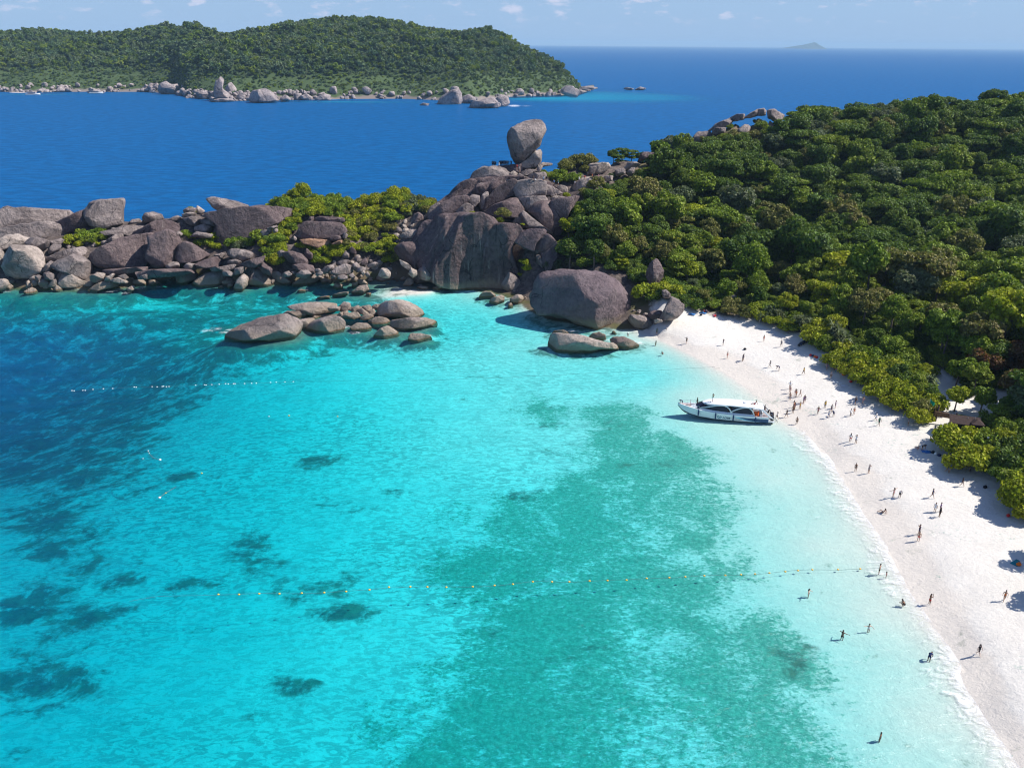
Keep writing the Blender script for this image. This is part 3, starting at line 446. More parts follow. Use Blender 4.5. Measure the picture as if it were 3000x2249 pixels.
for x, y, s, Y_ in [(1420, 470, 1.3, 300), (1500, 455, 1.45, 302), (1570, 435, 1.3, 304), (1620, 430, 1.1, 305), (1560, 500, 1.0, 299), (1480, 425, 1.1, 305), (1400, 430, 1.0, 303)]: SPECIAL.append(('S', x, y, s, 'olive', 'olive dome shaped shrub on the skyline right of the summit', 1, Y_, 'skyline domes'))
for x, y, s, Y_ in [(1790, 375, .62, 320), (1860, 360, .72, 322), (1935, 375, .66, 322), (2010, 385, .6, 322), (1830, 400, .55, 317)]: SPECIAL.append(('S', x, y+38, s, 'dark', 'dark spreading tree on the skyline beside the lookout rocks', .9, Y_, 'skyline trees by the lookout'))
for x, y, s, Y_ in [(1620, 640, 1.2, 281), (1560, 680, 1.2, 278), (1660, 600, 1.0, 284)]: SPECIAL.append(('S', x, y, s, 'olive', 'thin olive shrub in front of the lookout rock', 1, Y_, 'lookout shrubs'))
for x, y, s, Y_ in [(1830, 490, .8, 303), (1780, 500, .7, 300), (1975, 490, .9, 306)]: SPECIAL.append(('S', x, y, s, 'grey', 'pale shrub between the lookout boulders', 1, Y_, 'pale lookout shrubs'))
for k_, x_, y_, s_, m_, l_, z_, Y_, g_ in SPECIAL: p_ = C(k_, x_, y_); A(p_[0], p_[1], Y_, -.9)
poly_px = lambda c: proj(c)[0]
for x_, y_ in [(290, 318), (360, 300), (430, 268), (500, 225), (570, 195), (650, 172), (740, 192), (620, 250), (700, 245), (560, 285)]: p_ = C('K', x_, y_); A(p_[0], p_[1], 399, 0)
for (Cc, V, F, T, size, Y, Yr) in ROCKDATA:
    if Y != 'w' and Cc[2] > 1.5 and Yr > 200 and (Cc[1] > 228 or poly_px(Cc) > 1880): cp.append((Cc[0], Cc[1]+.25*T, max(.6, Cc[2]-.30*size[1]-.6)))
for p in [(1280, 850, .6), (1380, 870, .9), (1480, 890, .9), (1560, 940, 1.2), (1200, 870, 1.4), (1300, 900, 1.6), (1450, 930, 1.7), (1700, 975, .9), (1850, 1000, .5), (1900, 1100, 1.4), (1700, 1050, 1.3), (1500, 1000, 1.2), (1550, 1180, 1.5), (1300, 1050, 1.7), (1100, 960, 2.1), (1000, 1100, 3.1), (700, 1100, 6.0), (400, 1000, 11.5), (100, 980, 16), (0, 1150, 17), (-200, 1100, 20), (300, 1250, 9.5), (100, 1500, 8.5), (-200, 1500, 10), (600, 1300, 6.2), (1000, 1350, 3.3), (1300, 1300, 2.0), (600, 1700, 5.6), (100, 1900, 7.5), (600, 2200, 4.3), (1000, 1800, 3.2), (1100, 2200, 3.4), (1400, 1700, 2.6), (1500, 2200, 2.6), (1800, 1500, 1.7), (1900, 1300, 1.1), (2000, 1150, .5), (2100, 1200, .3), (2150, 1300, .5), (2250, 1400, .38), (2100, 1600, .95), (2400, 1600, .32), (2350, 1800, .7), (2550, 1800, .30), (2100, 2100, 1.5), (2450, 2150, .9), (2700, 2100, .32), (2600, 2240, .6), (300, 905, 5.5), (0, 930, 9), (600, 900, 4.5), (800, 920, 4.0), (1000, 880, 3.0), (900, 1000, 3.6), (500, 960, 6.5), (-200, 900, 9), (700, 985, 4.6), (1300, 960, 2.2), (600, 2500, 5), (1500, 2600, 2.6), (2300, 2600, 1.5), (-300, 2400, 7.5)]:
    q = ground(p[0], p[1], 0); cp.append((q[0], q[1], -p[2]))
for x in range(-330, 620, 60): cp.append((x, 350 if x < 20 else (430+x*.8 if x < 70 else 545), -14.0))
cp = np.array(cp)
key = {}
for c in cp: key[(round(c[0]/1.5), round(c[1]/1.5))] = c
cp = np.array(list(key.values()))
def rbf_fit(P, z, lam=.6):
    n = len(P); D = np.linalg.norm(P[:, None]-P[None], axis=2); A_ = np.zeros((n+3, n+3)); A_[:n, :n] = -D+np.eye(n)*lam; A_[:n, n] = 1; A_[:n, n+1:] = P/100; A_[n, :n] = 1; A_[n+1:, :n] = (P/100).T
    return np.linalg.solve(A_, np.r_[z, 0, 0, 0])
W_ = rbf_fit(cp[:, :2], cp[:, 2])
def rbf(x, y):
    Q = np.c_[np.ravel(x), np.ravel(y)]; out = np.empty(len(Q))
    for s in range(0, len(Q), 20000):
        q = Q[s:s+20000]; D = np.sqrt(((q[:, None, 0]-cp[None, :, 0])**2)+((q[:, None, 1]-cp[None, :, 1])**2)); out[s:s+20000] = -D@W_[:len(cp)]+W_[-3]+q@W_[-2:]/100
    return out.reshape(np.shape(x))
gx = np.arange(-300, 400, 1.6); gy = np.arange(14, 520, 1.6)
X, Yg = np.meshgrid(gx, gy, indexing='ij'); Z = rbf(X, Yg)
land = inpoly(X, Yg, LANDPOLY)
Z = np.where(land, np.maximum(Z, .02), np.minimum(Z, -.04))
_fe = [ground(*p, 2.6)[:2] for p in [(1880, 905), (1945, 925), (2000, 925), (2100, 945), (2200, 960), (2300, 990), (2420, 1060), (2560, 1185), (2640, 1255), (2760, 1345), (2900, 1440), (3000, 1530), (3100, 1640), (3400, 1900)]]
Z = np.where(land & inpoly(X, Yg, [tuple(p) for p in _fe]+[(900, 20), (900, 430), (100, 430), (40, 230)]), np.maximum(Z, 2.7), Z)
def vnoise(x, y, s, seed):
    r = np.random.default_rng(seed); o = 0
    for i in range(6):
        a = r.uniform(0, 6.28); k = 2*math.pi/(s*r.uniform(.6, 1.6)); o = o+np.sin((x*math.cos(a)+y*math.sin(a))*k+r.uniform(0, 6.28))
    return o/6**.5
Z = Z+np.where(Z > 4, 1, 0)*vnoise(X, Yg, 18, 5)*np.clip((Z-4)/6, 0, 1)*.7
def dist_to(Pl, x, y):
    q = np.c_[np.ravel(x), np.ravel(y)]; out = np.empty(len(q))
    for s in range(0, len(q), 40000):
        w = q[s:s+40000]; out[s:s+40000] = np.sqrt(((w[:, None]-Pl[None])**2).sum(2)).min(1)
    return out.reshape(np.shape(x))
PXg, PYg = proj(np.stack([X, Yg, Z], -1))
# reef and weed on the sea bed, as cover amounts
coral = np.zeros_like(X); rub = np.zeros_like(X)
gpx, gpy = proj(np.stack([X, Yg, Z*0], -1))
def soft(poly, blur):
    ins = inpoly(gpx, gpy, poly).astype(float)
    for _ in range(blur):
        ins = (ins+np.roll(ins, 1, 0)+np.roll(ins, -1, 0)+np.roll(ins, 1, 1)+np.roll(ins, -1, 1))/5
    return ins
REEF = CP('E', '895,1082 960,1052 1160,1045 1240,1000 1205,968 1260,935 1400,925 1490,950 1580,1030 1640,1150 1650,1230 1600,1300 1690,1340 1760,1440 1830,1540 1850,1700 780,1760 790,1560 830,1470 960,1380 980,1330 960,1260 870,1200 920,1158 1090,1122 900,1092')
REEF2 = CP('E', '1050,862 1130,838 1340,845 1430,890 1500,960 1480,985 1300,940 1200,900 1060,885')
rub = soft(REEF, 12)*.98+soft(REEF2, 10)*.80
DK = CP('E', '-200,628 200,640 560,628 800,625 870,650 960,690 950,735 850,745 700,745 620,758 540,770 470,775 380,800 430,805 400,830 350,835 310,900 250,960 260,1000 140,1000 60,960 0,940 -300,960')
coral = soft(DK, 20)*.80
for x, y, rx, ry, a in [(60, 1030, 85, 26, 1), (90, 1080, 100, 30, .8), (185, 1110, 45, 14, .7), (40, 1215, 85, 34, 1), (130, 1245, 75, 42, .85), (250, 1172, 58, 18, .9), (180, 1170, 60, 16, .5), (525, 1125, 48, 26, .95), (560, 1165, 60, 30, .55), (400, 1190, 70, 16, .7), (600, 1225, 95, 22, .65), (700, 1212, 60, 12, .8), (740, 1280, 72, 17, 1), (630, 1425, 52, 22, .9), (378, 957, 32, 10, 1), (452, 967, 20, 5, 1), (678, 958, 58, 12, .8), (60, 1370, 110, 36, .95), (120, 1350, 60, 16, .8), (20, 1310, 40, 20, .6), (250, 1495, 30, 10, .5), (530, 1480, 40, 14, .5), (850, 1030, 50, 10, .6), (780, 1065, 50, 10, .6), (965, 1012, 14, 4, .8), (120, 1310, 50, 18, .6), (740, 1050, 80, 16, .4), (280, 985, 40, 12, .8), (1020, 850, 30, 6, .4), (1180, 870, 40, 8, .5), (1000, 800, 60, 9, .25), (0, 1520, 20, 14, .8), (170, 960, 120, 34, .6), (1040, 1330, 60, 5, 1), (1000, 920, 40, 6, .3), (1250, 1380, 60, 14, .5), (1180, 905, 60, 7, .5), (1330, 905, 50, 12, .5), (1160, 965, 70, 8, .4), (1140, 1050, 60, 10, .6), (1420, 1000, 70, 12, .3), (1730, 1410, 60, 50, .55), (40, 880, 110, 36, .8), (170, 890, 90, 26, .65), (235, 930, 70, 20, .6), (80, 1000, 110, 26, .75), (160, 1060, 60, 20, .6), (150, 1140, 70, 18, .55), (90, 1180, 80, 22, .7), (200, 1225, 60, 18, .6), (180, 1290, 60, 14, .5), (60, 1440, 90, 16, .5), (140, 1400, 70, 14, .6), (650, 1195, 60, 12, .5), (760, 1235, 80, 14, .5), (820, 1190, 60, 14, .5), (560, 1100, 50, 12, .5), (300, 1120, 50, 10, .4)]:
    u = (gpx/1.3562-x)/(rx*1.2); v = (gpy/1.3562-y)/(ry*1.15); coral = np.maximum(coral, a*np.clip(1.45-np.sqrt(u*u+v*v), 0, 1))
LS = SH[SH[:, 0] < ground(1170, 830)[0]]; dLS = dist_to(LS, X, Yg); bl_ = np.clip((ground(1170, 830)[0]-X)/30, 0, 1); Z = np.where((~land) & (Yg < 300), np.minimum(Z, -np.minimum(.3*dLS, 3.5)*bl_), Z)
for (Cc, V, F, T, size, Y, Yr) in ROCKDATA:
    if Y != 'w': continue
    a_ = np.abs(V[:, :2]).max(0)*.85+.3; dd = np.sqrt(((X-Cc[0])/a_[0])**2+((Yg-Cc[1])/a_[1])**2); dd = np.clip(dd-1, 0, None)*a_.mean(); md = -(.7+.55*dd); Z = np.where(~land, np.maximum(Z, md), Z); coral = np.where(~land, np.maximum(coral, 1.25*np.exp(-(dd/2.6)**2)*(.55+.45*(Cc[0] < ground(1300, 850)[0]))), coral)
coral = np.maximum(coral, np.exp(-(dLS/15)**2)*1.35)
rub = np.clip(rub+np.where(rub > .2, coral*.6, 0), 0, 1.2)
VEG = None
dB = dist_to(BE, X, Yg)
forest_edge = [ground(*p, 2.6)[:2] for p in [(1880, 905), (1945, 925), (2000, 925), (2100, 945), (2200, 960), (2300, 990), (2420, 1060), (2560, 1185), (2640, 1255), (2760, 1345), (2900, 1440), (3000, 1530), (3100, 1640), (3400, 1900)]]
FE = dens(forest_edge, 3.0)
FEPOLY = [tuple(p) for p in FE]+[(900, 20), (900, 900), (-20, 900), (-20, 230)]
soil = np.where(land & inpoly(X, Yg, FEPOLY), np.clip(dist_to(FE, X, Yg)/12, 0, 1), 0)
sandy = inpoly(PXg, PYg, [(2640, 1040), (2780, 1060), (2860, 1130), (3200, 1120), (3200, 1700), (2900, 1440), (2700, 1300)])
soil = np.where(sandy, .12, soil)
soil = np.where(land & (X < ground(1880, 905)[0]) & (Yg > 200), 1, soil); soil = np.where(land & (PXg < 1850) & (Yg > 200), 2, soil)
for _ in range(3): soil = (soil*2+np.roll(soil, 1, 0)+np.roll(soil, -1, 0)+np.roll(soil, 1, 1)+np.roll(soil, -1, 1))/6
nx, ny = X.shape
ids = np.arange(nx*ny).reshape(nx, ny)
Q = np.stack([ids[:-1, :-1], ids[1:, :-1], ids[1:, 1:], ids[:-1, 1:]], -1).reshape(-1, 4)
Vt = np.stack([X, Yg, Z], -1).reshape(-1, 3)
zq = Z.reshape(-1)[Q].mean(1); sq = soil.reshape(-1)[Q].mean(1)
def sandmat():
    t = NT('sand_and_sea_bed'); P = t.pos(); co = t.attr('coral'); ru = t.attr('rub'); so_ = t.attr('soil'); sp = t.n('ShaderNodeSeparateXYZ'); t.l(P, sp.inputs[0]); z = sp.outputs[2]
    nf = t.noise(.9, 6, .7, P); nb = t.noise(.16, 5, .6, P, .4); nft = t.noise(2.2, 5, .75, P)
    sand = t.mix(t.ss(nb, .3, .7), (.645, .607, .55), (.685, .65, .592))
    sand = t.mix(t.ss(nf, .55, .8, 0, .35), sand, (.63, .58, .525))
    trod = t.math('MULTIPLY', t.ss(z, 1.0, 1.8), t.ss(t.noise(.12, 3, .5, P), .35, .65)); sand = t.mix(t.math('MULTIPLY', t.ss(nft, .52, .72), t.math('MULTIPLY', trod, .42)), sand, (.50, .455, .41))
    wet = t.ss(t.math('ADD', z, t.math('MULTIPLY', t.math('SUBTRACT', nb, .5), .9)), 1.25, .75)
    sand = t.mix(t.math('MULTIPLY', wet, .8), sand, (.61, .555, .49))
    # sea bed: bright rippled sand, wave light painted into its tone, rubble and coral
    rip_light = t.noise(.55, 4, .6, t.mapping(P, (1, 2.3, 1), (0, 0, RAD(18))), 1.2)
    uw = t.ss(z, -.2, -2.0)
    sand = t.mix(uw, sand, t.mix(t.ss(nb, .35, .65), (.62, .62, .585), (.70, .69, .645))); sand = t.mix(t.math('MULTIPLY', uw, t.math('MULTIPLY', t.ss(rip_light, .44, .58), t.ss(t.noise(.018, 3, .5, P), .35, .6, .45, 1))), sand, (.36, .385, .36))
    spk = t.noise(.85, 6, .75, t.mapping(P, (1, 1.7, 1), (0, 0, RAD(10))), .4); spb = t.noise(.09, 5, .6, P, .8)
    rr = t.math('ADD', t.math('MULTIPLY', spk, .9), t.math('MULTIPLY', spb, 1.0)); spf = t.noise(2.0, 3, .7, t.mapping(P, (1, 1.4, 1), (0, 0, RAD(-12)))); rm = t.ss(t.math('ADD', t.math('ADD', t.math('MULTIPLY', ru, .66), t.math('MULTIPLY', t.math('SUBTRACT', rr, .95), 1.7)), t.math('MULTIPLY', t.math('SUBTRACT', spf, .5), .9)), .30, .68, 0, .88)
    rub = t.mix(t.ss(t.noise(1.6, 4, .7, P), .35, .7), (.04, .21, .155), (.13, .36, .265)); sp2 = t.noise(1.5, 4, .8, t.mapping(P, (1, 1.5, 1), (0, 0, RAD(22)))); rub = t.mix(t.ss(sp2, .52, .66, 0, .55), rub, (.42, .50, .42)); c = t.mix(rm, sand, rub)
    edge = t.math('ADD', t.math('MULTIPLY', t.math('SUBTRACT', t.noise(.13, 6, .7, t.mapping(P, (1, 1.5, 1)), .9), .5), 2.6), t.math('MULTIPLY', t.math('SUBTRACT', t.noise(.5, 5, .7, P), .5), 1.6)); cm = t.ss(t.math('ADD', co, edge), .30, .95, 0, .88)
    c = t.mix(cm, c, t.mix(t.ss(t.noise(.5, 5, .7, P), .35, .7), (.03, .06, .06), (.12, .17, .12)))
    dirt = t.mix(t.ss(nb, .35, .65), (.16, .12, .08), (.10, .10, .04)); sm = t.ss(t.math('ADD', so_, t.math('MULTIPLY', t.math('SUBTRACT', nf, .5), .6)), .2, .55)
    c = t.mix(sm, c, dirt); c = t.mix(t.ss(so_, 1.2, 1.8), c, t.mix(t.ss(nf, .4, .65), (.075, .058, .055), (.16, .13, .11)))
    b = t.bump(nb, .3, 1.0); b = t.bump(nft, .45, .16, b); b = t.bump(spk, .6, .3, b)
    t.princ(c, .9, b, .1); return t.m
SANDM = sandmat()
def sub(name, mask):
    q = Q[mask]; used, inv = np.unique(q, return_inverse=True); me = fastmesh(name, Vt[used], inv.reshape(-1, 4), SANDM, True)
    for an, arr in (('coral', coral), ('rub', rub), ('soil', soil)):
        a = me.attributes.new(an, 'FLOAT', 'POINT'); a.data.foreach_set('value', arr.reshape(-1)[used].astype(np.float32))
    o = add(name, me); tag(o, kind='structure'); return o
isl = zq > 0
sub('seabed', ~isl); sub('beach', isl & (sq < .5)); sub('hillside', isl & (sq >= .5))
# ------------------------------------------------------------------ sea surface
def spaced(lo, hi, step, far, n):
    a = list(np.arange(lo, hi, step)); g = np.geomspace(1, 1+(far-hi), n)-1
    return a+list(hi+g)
xs = spaced(-170, 170, 1.25, 45000, 60); xn = sorted(set([-x-0.0 for x in spaced(170, 171, 1.25, 45000, 60)]+xs)); xs = np.array(xn)
ys = np.array([-4000, -800, -200, 0, 10, 18]+spaced(24, 330, 1.25, 1200, 110)+list(np.geomspace(1215, 30000, 60)))
WX, WY = np.meshgrid(xs, ys, indexing='ij')
def gridsample(Zg, x, y):
    fx = np.clip((x-gx[0])/1.6, 0, nx-1.001); fy = np.clip((y-gy[0])/1.6, 0, ny-1.001); i = fx.astype(int); j = fy.astype(int); a = fx-i; b = fy-j
    return (Zg[i, j]*(1-a)*(1-b)+Zg[i+1, j]*a*(1-b)+Zg[i, j+1]*(1-a)*b+Zg[i+1, j+1]*a*b)
dep = -gridsample(Z, WX, WY)
out = np.maximum.reduce([(-235-WX)/60, (WY-325-np.clip(WX, 0, 300)*.45)/50, (WX-380)/60, (14-WY)/30, np.zeros_like(WX)]); out = np.clip(out, 0, 1)
dep = dep*(1-out)+45*out
def shoal(px, py, rx, ry, d, rot=0):
    global dep
    c = ground(px, py); u = (WX-c[0])/rx; v = (WY-c[1])/ry; w = np.exp(-(u*u+v*v)); dep = dep*(1-w)+d*w
shoal(1760, 280, 115, 150, 9); shoal(1900, 285, 90, 110, 14); shoal(1600, 290, 100, 70, 6); shoal(350, 274, 120, 26, 6); shoal(1000, 300, 120, 26, 8); shoal(600, 292, 150, 20, 12); shoal(60, 276, 60, 14, 5)
BEf = BE[BE[:, 1] < ground(2340, 1250)[1]]
dBf = dist_to(dens(list(BEf), 1.5), WX, WY); dBw = np.clip(dBf+vnoise(WX, WY, 14, 91)*.9+vnoise(WX, WY, 5, 92)*.35, 0, 99); foam = np.where((dep > -1) & (dep < 3.5), np.exp(-(dBw/.9)**2)*.34+.52/(1+np.exp((dBw-4.6)/.55))+np.exp(-((dBw-8.5)/2.0)**2)*.22, 0)
SPL = [C('L', *p) for p in [(1215, 785), (1240, 775), (800, 868), (870, 852), (900, 880), (70, 868), (560, 855), (1000, 850), (2180, 860), (1040, 835), (1130, 835)]]+[C('M', *p) for p in [(870, 1040), (60, 1408), (180, 1425), (240, 1405), (1325, 1430), (1980, 1458), (1210, 1385), (1240, 1380), (20, 1410), (110, 1395)]]+[C('B', *p) for p in [(620, 910), (660, 915), (1040, 1020), (1190, 1050), (1240, 1060), (1330, 1040), (1370, 1050), (1300, 1030), (1020, 965)]]
SPLF = [C('f', *p) for p in [(150, 612), (650, 606), (1280, 640), (1440, 652), (1720, 664), (2080, 652), (1350, 645)]]+[C('g', *p) for p in [(180, 646), (640, 655), (790, 676), (1040, 688), (1340, 685), (1420, 690), (1590, 628), (2200, 585)]]
for p in SPL:
    c = ground(*p); foam = np.maximum(foam, .62*np.exp(-(((WX-c[0])/2.3)**2+((WY-c[1])/2.0)**2)))
for p in SPLF:
    c = ground(*p); foam = np.maximum(foam, 1.0*np.exp(-(((WX-c[0])/11)**2+((WY-c[1])/9)**2)))
n1, n2 = WX.shape; ids = np.arange(n1*n2).reshape(n1, n2); QW = np.stack([ids[:-1, :-1], ids[1:, :-1], ids[1:, 1:], ids[:-1, 1:]], -1).reshape(-1, 4)
wm = (dep.reshape(-1)[QW] > -1.2).any(1)
QW = QW[wm]; used, inv = np.unique(QW, return_inverse=True)
def seamat():
    t = NT('sea_water'); P = t.pos(); d = t.math('MAXIMUM', t.attr('depth'), 0.0); fo = t.attr('foam')
    w0 = t.noise(.42, 5, .62, t.mapping(P, (1, 2.2, 1), (0, 0, RAD(14))), .5); w1 = t.noise(.10, 4, .6, t.mapping(P, (1, 2.4, 1), (0, 0, RAD(10)))); w2 = t.noise(.012, 5, .6, t.mapping(P, (1, 2.6, 1))); w3 = t.noise(1.7, 4, .6, t.mapping(P, (1, 1.6, 1), (0, 0, RAD(25))), .8)
    b = t.bump(w2, .5, 2.0); b = t.bump(w1, .6, .9, b); b = t.bump(w0, .8, .35, b); b = t.bump(w3, .6, .07, b)
    # light lost on the way through the water, by depth of water under this point (waves focus it a little)
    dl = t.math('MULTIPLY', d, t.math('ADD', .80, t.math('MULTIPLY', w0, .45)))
    ch = [t.math('EXPONENT', t.math('MULTIPLY', dl, -k)) for k in (.60, .032, .0185)]
    cc = t.n('ShaderNodeCombineXYZ'); [t.l(c, cc.inputs[i]) for i, c in enumerate(ch)]
    tr = t.n('ShaderNodeBsdfTransparent'); t.l(cc.outputs[0], tr.inputs[0])
    df = t.n('ShaderNodeBsdfDiffuse'); t.l(t.mix(t.ss(w1, .35, .65), (.000, .066, .20), (.000, .098, .28)), df.inputs[0]); t.l(b, df.inputs['Normal'])
    d3 = t.math('POWER', t.math('MULTIPLY', d, .036), 3.0); wgt = t.math('SUBTRACT', 1.0, t.math('EXPONENT', t.math('SUBTRACT', t.math('MULTIPLY', d, -.022), d3)))
    m1 = t.n('ShaderNodeMixShader'); t.l(wgt, m1.inputs[0]); t.l(tr.outputs[0], m1.inputs[1]); t.l(df.outputs[0], m1.inputs[2])
    gl = t.n('ShaderNodeBsdfGlossy'); gl.inputs['Roughness'].default_value = .22; t.l(b, gl.inputs['Normal'])
    lw = t.n('ShaderNodeLayerWeight'); lw.inputs[0].default_value = .5; t.l(b, lw.inputs['Normal'])
    f = t.math('ADD', .02, t.math('MULTIPLY', t.math('POWER', lw.outputs['Facing'], 4.0), .13))
    m2 = t.n('ShaderNodeMixShader'); t.l(f, m2.inputs[0]); t.l(m1.outputs[0], m2.inputs[1]); t.l(gl.outputs[0], m2.inputs[2])
    fn = t.noise(.7, 7, .72, t.mapping(P, (1, 1.3, 1)), 1.0); fm = t.ss(t.math('ADD', fo, t.math('MULTIPLY', t.math('SUBTRACT', fn, .5), 1.7)), .38, .98, 0, .78)
    fd = t.n('ShaderNodeBsdfDiffuse'); fd.inputs[0].default_value = (.86, .87, .87, 1)
    m3 = t.n('ShaderNodeMixShader'); t.l(fm, m3.inputs[0]); t.l(m2.outputs[0], m3.inputs[1]); t.l(fd.outputs[0], m3.inputs[2])
    t.l(m3.outputs[0], t.out.inputs[0]); return t.m
SEAM = seamat()
me = fastmesh('sea', np.stack([WX, WY, WX*0], -1).reshape(-1, 3)[used], inv.reshape(-1, 4), SEAM, True)
for an, arr in (('depth', dep), ('foam', foam)):
    a = me.attributes.new(an, 'FLOAT', 'POINT'); a.data.foreach_set('value', arr.reshape(-1)[used].astype(np.float32))
tag(add('sea', me), kind='structure')
LM = [(375, 230, 'the dark rock stack'), (550, 255, 'the twin humped boulder'), (645, 255, 'the tall boulder tower'), (770, 280, 'the broad ribbed boulder'), (960, 288, 'the mid far shore'), (1130, 288, 'the flat rocky far shore'), (1320, 285, 'the big pale boulder'), (1430, 300, 'the long pale boulder'), (1560, 280, 'the far shore bend'), (1665, 265, 'the tip boulder heap'), (60, 270, 'the small far beach'), (230, 268, 'the two moored boats'), (1700, 860, 'the giant boulder'), (1912, 790, 'the egg shaped boulder'), (1975, 900, 'the leaning cracked boulder'), (2150, 900, 'the clipped green bank'), (2130, 870, 'the beach top boulder'), (1650, 560, 'the lookout rock'), (1640, 700, 'the smooth slab by the forest'), (2280, 350, 'the hilltop outcrop'), (2200, 700, 'the leafless pale tree'), (2560, 770, 'the forked pale tree'), (2380, 1000, 'the dark loungers'), (2450, 1080, 'the row of bags'), (2560, 1170, 'the shrub belt centre'), (2680, 1200, 'the flag'), (2830, 1330, 'the lamp post'), (2990, 1500, 'the corner shrub'), (2930, 1390, 'the shaded thicket'), (2800, 1250, 'the hut'), (2950, 1120, 'the rusty red trees'), (2980, 700, 'the right picture edge'), (2960, 950, 'the grove corner'), (2300, 900, 'the bend of the beach'), (230, 640, 'the cube shaped rock'), (460, 720, 'the great rounded boulder'), (110, 770, 'the pale cracked boulder'), (220, 790, 'the oval boulder'), (720, 640, 'the huge sloping slab'), (930, 670, 'the layered boulder'), (1020, 790, 'the domed shore boulder'), (760, 810, 'the triangular boulder'), (640, 600, 'the beak shaped boulder'), (860, 570, 'the wedge on the ridge'), (1120, 600, 'the right ridge hump'), (1400, 740, 'the dark cliff'), (1550, 640, 'the vertical crack'), (1450, 560, 'the bright upper slab'), (1540, 410, 'the balancing boulder'), (1200, 640, 'the boulder gully'), (1270, 620, 'the rounded nose boulder'), (690, 960, 'the whale backed boulder'), (920, 900, 'the pale pointed slab'), (1170, 910, 'the domed reef boulder'), (1680, 1000, 'the seal shaped rock')]
def where(px, py):
    x, y, n = min(LM, key=lambda l: (l[0]-px)**2+(1.4*(l[1]-py))**2); dx, dy = px-x, py-y; far = math.hypot(dx, dy)
    if far < 22: return 'right by '+n
    a = 'well ' if far > 150 else ('just ' if far < 60 else '')
    d = ('to the right of' if dx > 0 else 'to the left of') if abs(dx) > 2*abs(dy) else (('above' if dy < 0 else 'below') if abs(dy) > 2*abs(dx) else (('up and ' if dy < 0 else 'down and ')+('right of' if dx > 0 else 'left of')))
    return a+d+' '+n
# ------------------------------------------------------------------ place the rocks
GRP = {'L': 'boulders heaped along the left headland', 'R': 'boulders of the reef in the bay', 'S': 'slabs and boulders of the summit', 'C': 'rocks at the foot of the headland'}
NAMESTONE = {'c': 'dark brown', 'd': 'dark brown', 'm': 'grey', 'p': 'pale tan', 'o': 'orange stained', 'b': 'purple grey'}
BV, BF = [], []
def addbvh(V, F):
    b = sum(len(v) for v in BV); BV.append(np.asarray(V)); BF.extend([tuple(int(i)+b for i in f) for f in F])
seen_lab = {}
for (poly, Y, T, g, lab, nm, e), (Cc, V, F, T2, size, Y2, Yr) in zip(ROCKS, ROCKDATA):
    o = add(nm, mesh(nm, V, F, GR[g], True), loc=Cc); px, py = np.mean(poly, axis=0)
    grp = None
    if lab is None:
        sz = 'small' if max(size) < 5 else ('middling' if max(size) < 11 else 'large')
        lab = f'{sz} {NAMESTONE[g]} boulder {"standing in water " if Y == "w" else ""}{where(px, py)}'; grp = lab+' group'
    tag(o, lab, 'boulder' if nm != 'cliff' else 'cliff', grp)
    addbvh(V+Cc, F)
step = 2; ii = ids = np.arange(nx*ny).reshape(nx, ny)[::step, ::step]
tv = Vt[ii.ravel()]; k1, k2 = ii.shape; loc_ = np.arange(k1*k2).reshape(k1, k2)
tf = np.stack([loc_[:-1, :-1], loc_[1:, :-1], loc_[1:, 1:], loc_[:-1, 1:]], -1).reshape(-1, 4)
TERR = BVHTree.FromPolygons([tuple(v) for v in tv], [tuple(int(a) for a in f) for f in tf])
ALLV = [tuple(v) for v in np.vstack(BV)]; ROCKT = BVHTree.FromPolygons(ALLV, BF)
def hit(px, py, rocks=True):
    d = Vector(ray(px, py)).normalized(); o = Vector(CAM); h = TERR.ray_cast(o, d); best = h
    if rocks:
        r = ROCKT.ray_cast(o, d)
        if r[0] is not None and (h[0] is None or r[3] < h[3]): best = r
    return best[0]
def tz(x, y): return float(gridsample(Z, np.array([x]), np.array([y]))[0])
# loose stones: shared shapes, every stone an object
def stone(seed, n=2, flat=.75):
    rng = np.random.default_rng(seed); bm = bmesh.new(); bmesh.ops.create_icosphere(bm, subdivisions=n, radius=1); V = np.array([v.co for v in bm.verts]); V = V*np.array([1, rng.uniform(.65, .9), rng.uniform(.5, .8)])
    V += V*wobble(V, rng, 1.6, .12)[:, None]
    for k in range(9):
        m = rng.normal(size=3); m /= np.linalg.norm(m); dd = V@m; V = V-m*(np.clip(dd-dd.max()*rng.uniform(.52, .86), 0, None)*.95)[:, None]
    for v, c in zip(bm.verts, V): v.co = c
    me = bpy.data.meshes.new('stone'); bm.to_mesh(me); bm.free(); me.shade_smooth(); me.materials.append(G_MID); return me
STONES = [stone(900+i, 3 if i < 4 else 2) for i in range(9)]
STQ = []
def putstone(P, r, mat, name, lab, cat, grp, sink=.25): STQ.append((tuple(P), r, mat, name, lab, cat, grp, sink, random.choice(STONES), (random.uniform(-.5, .5), random.uniform(-.4, .4), random.uniform(0, 6.3))))
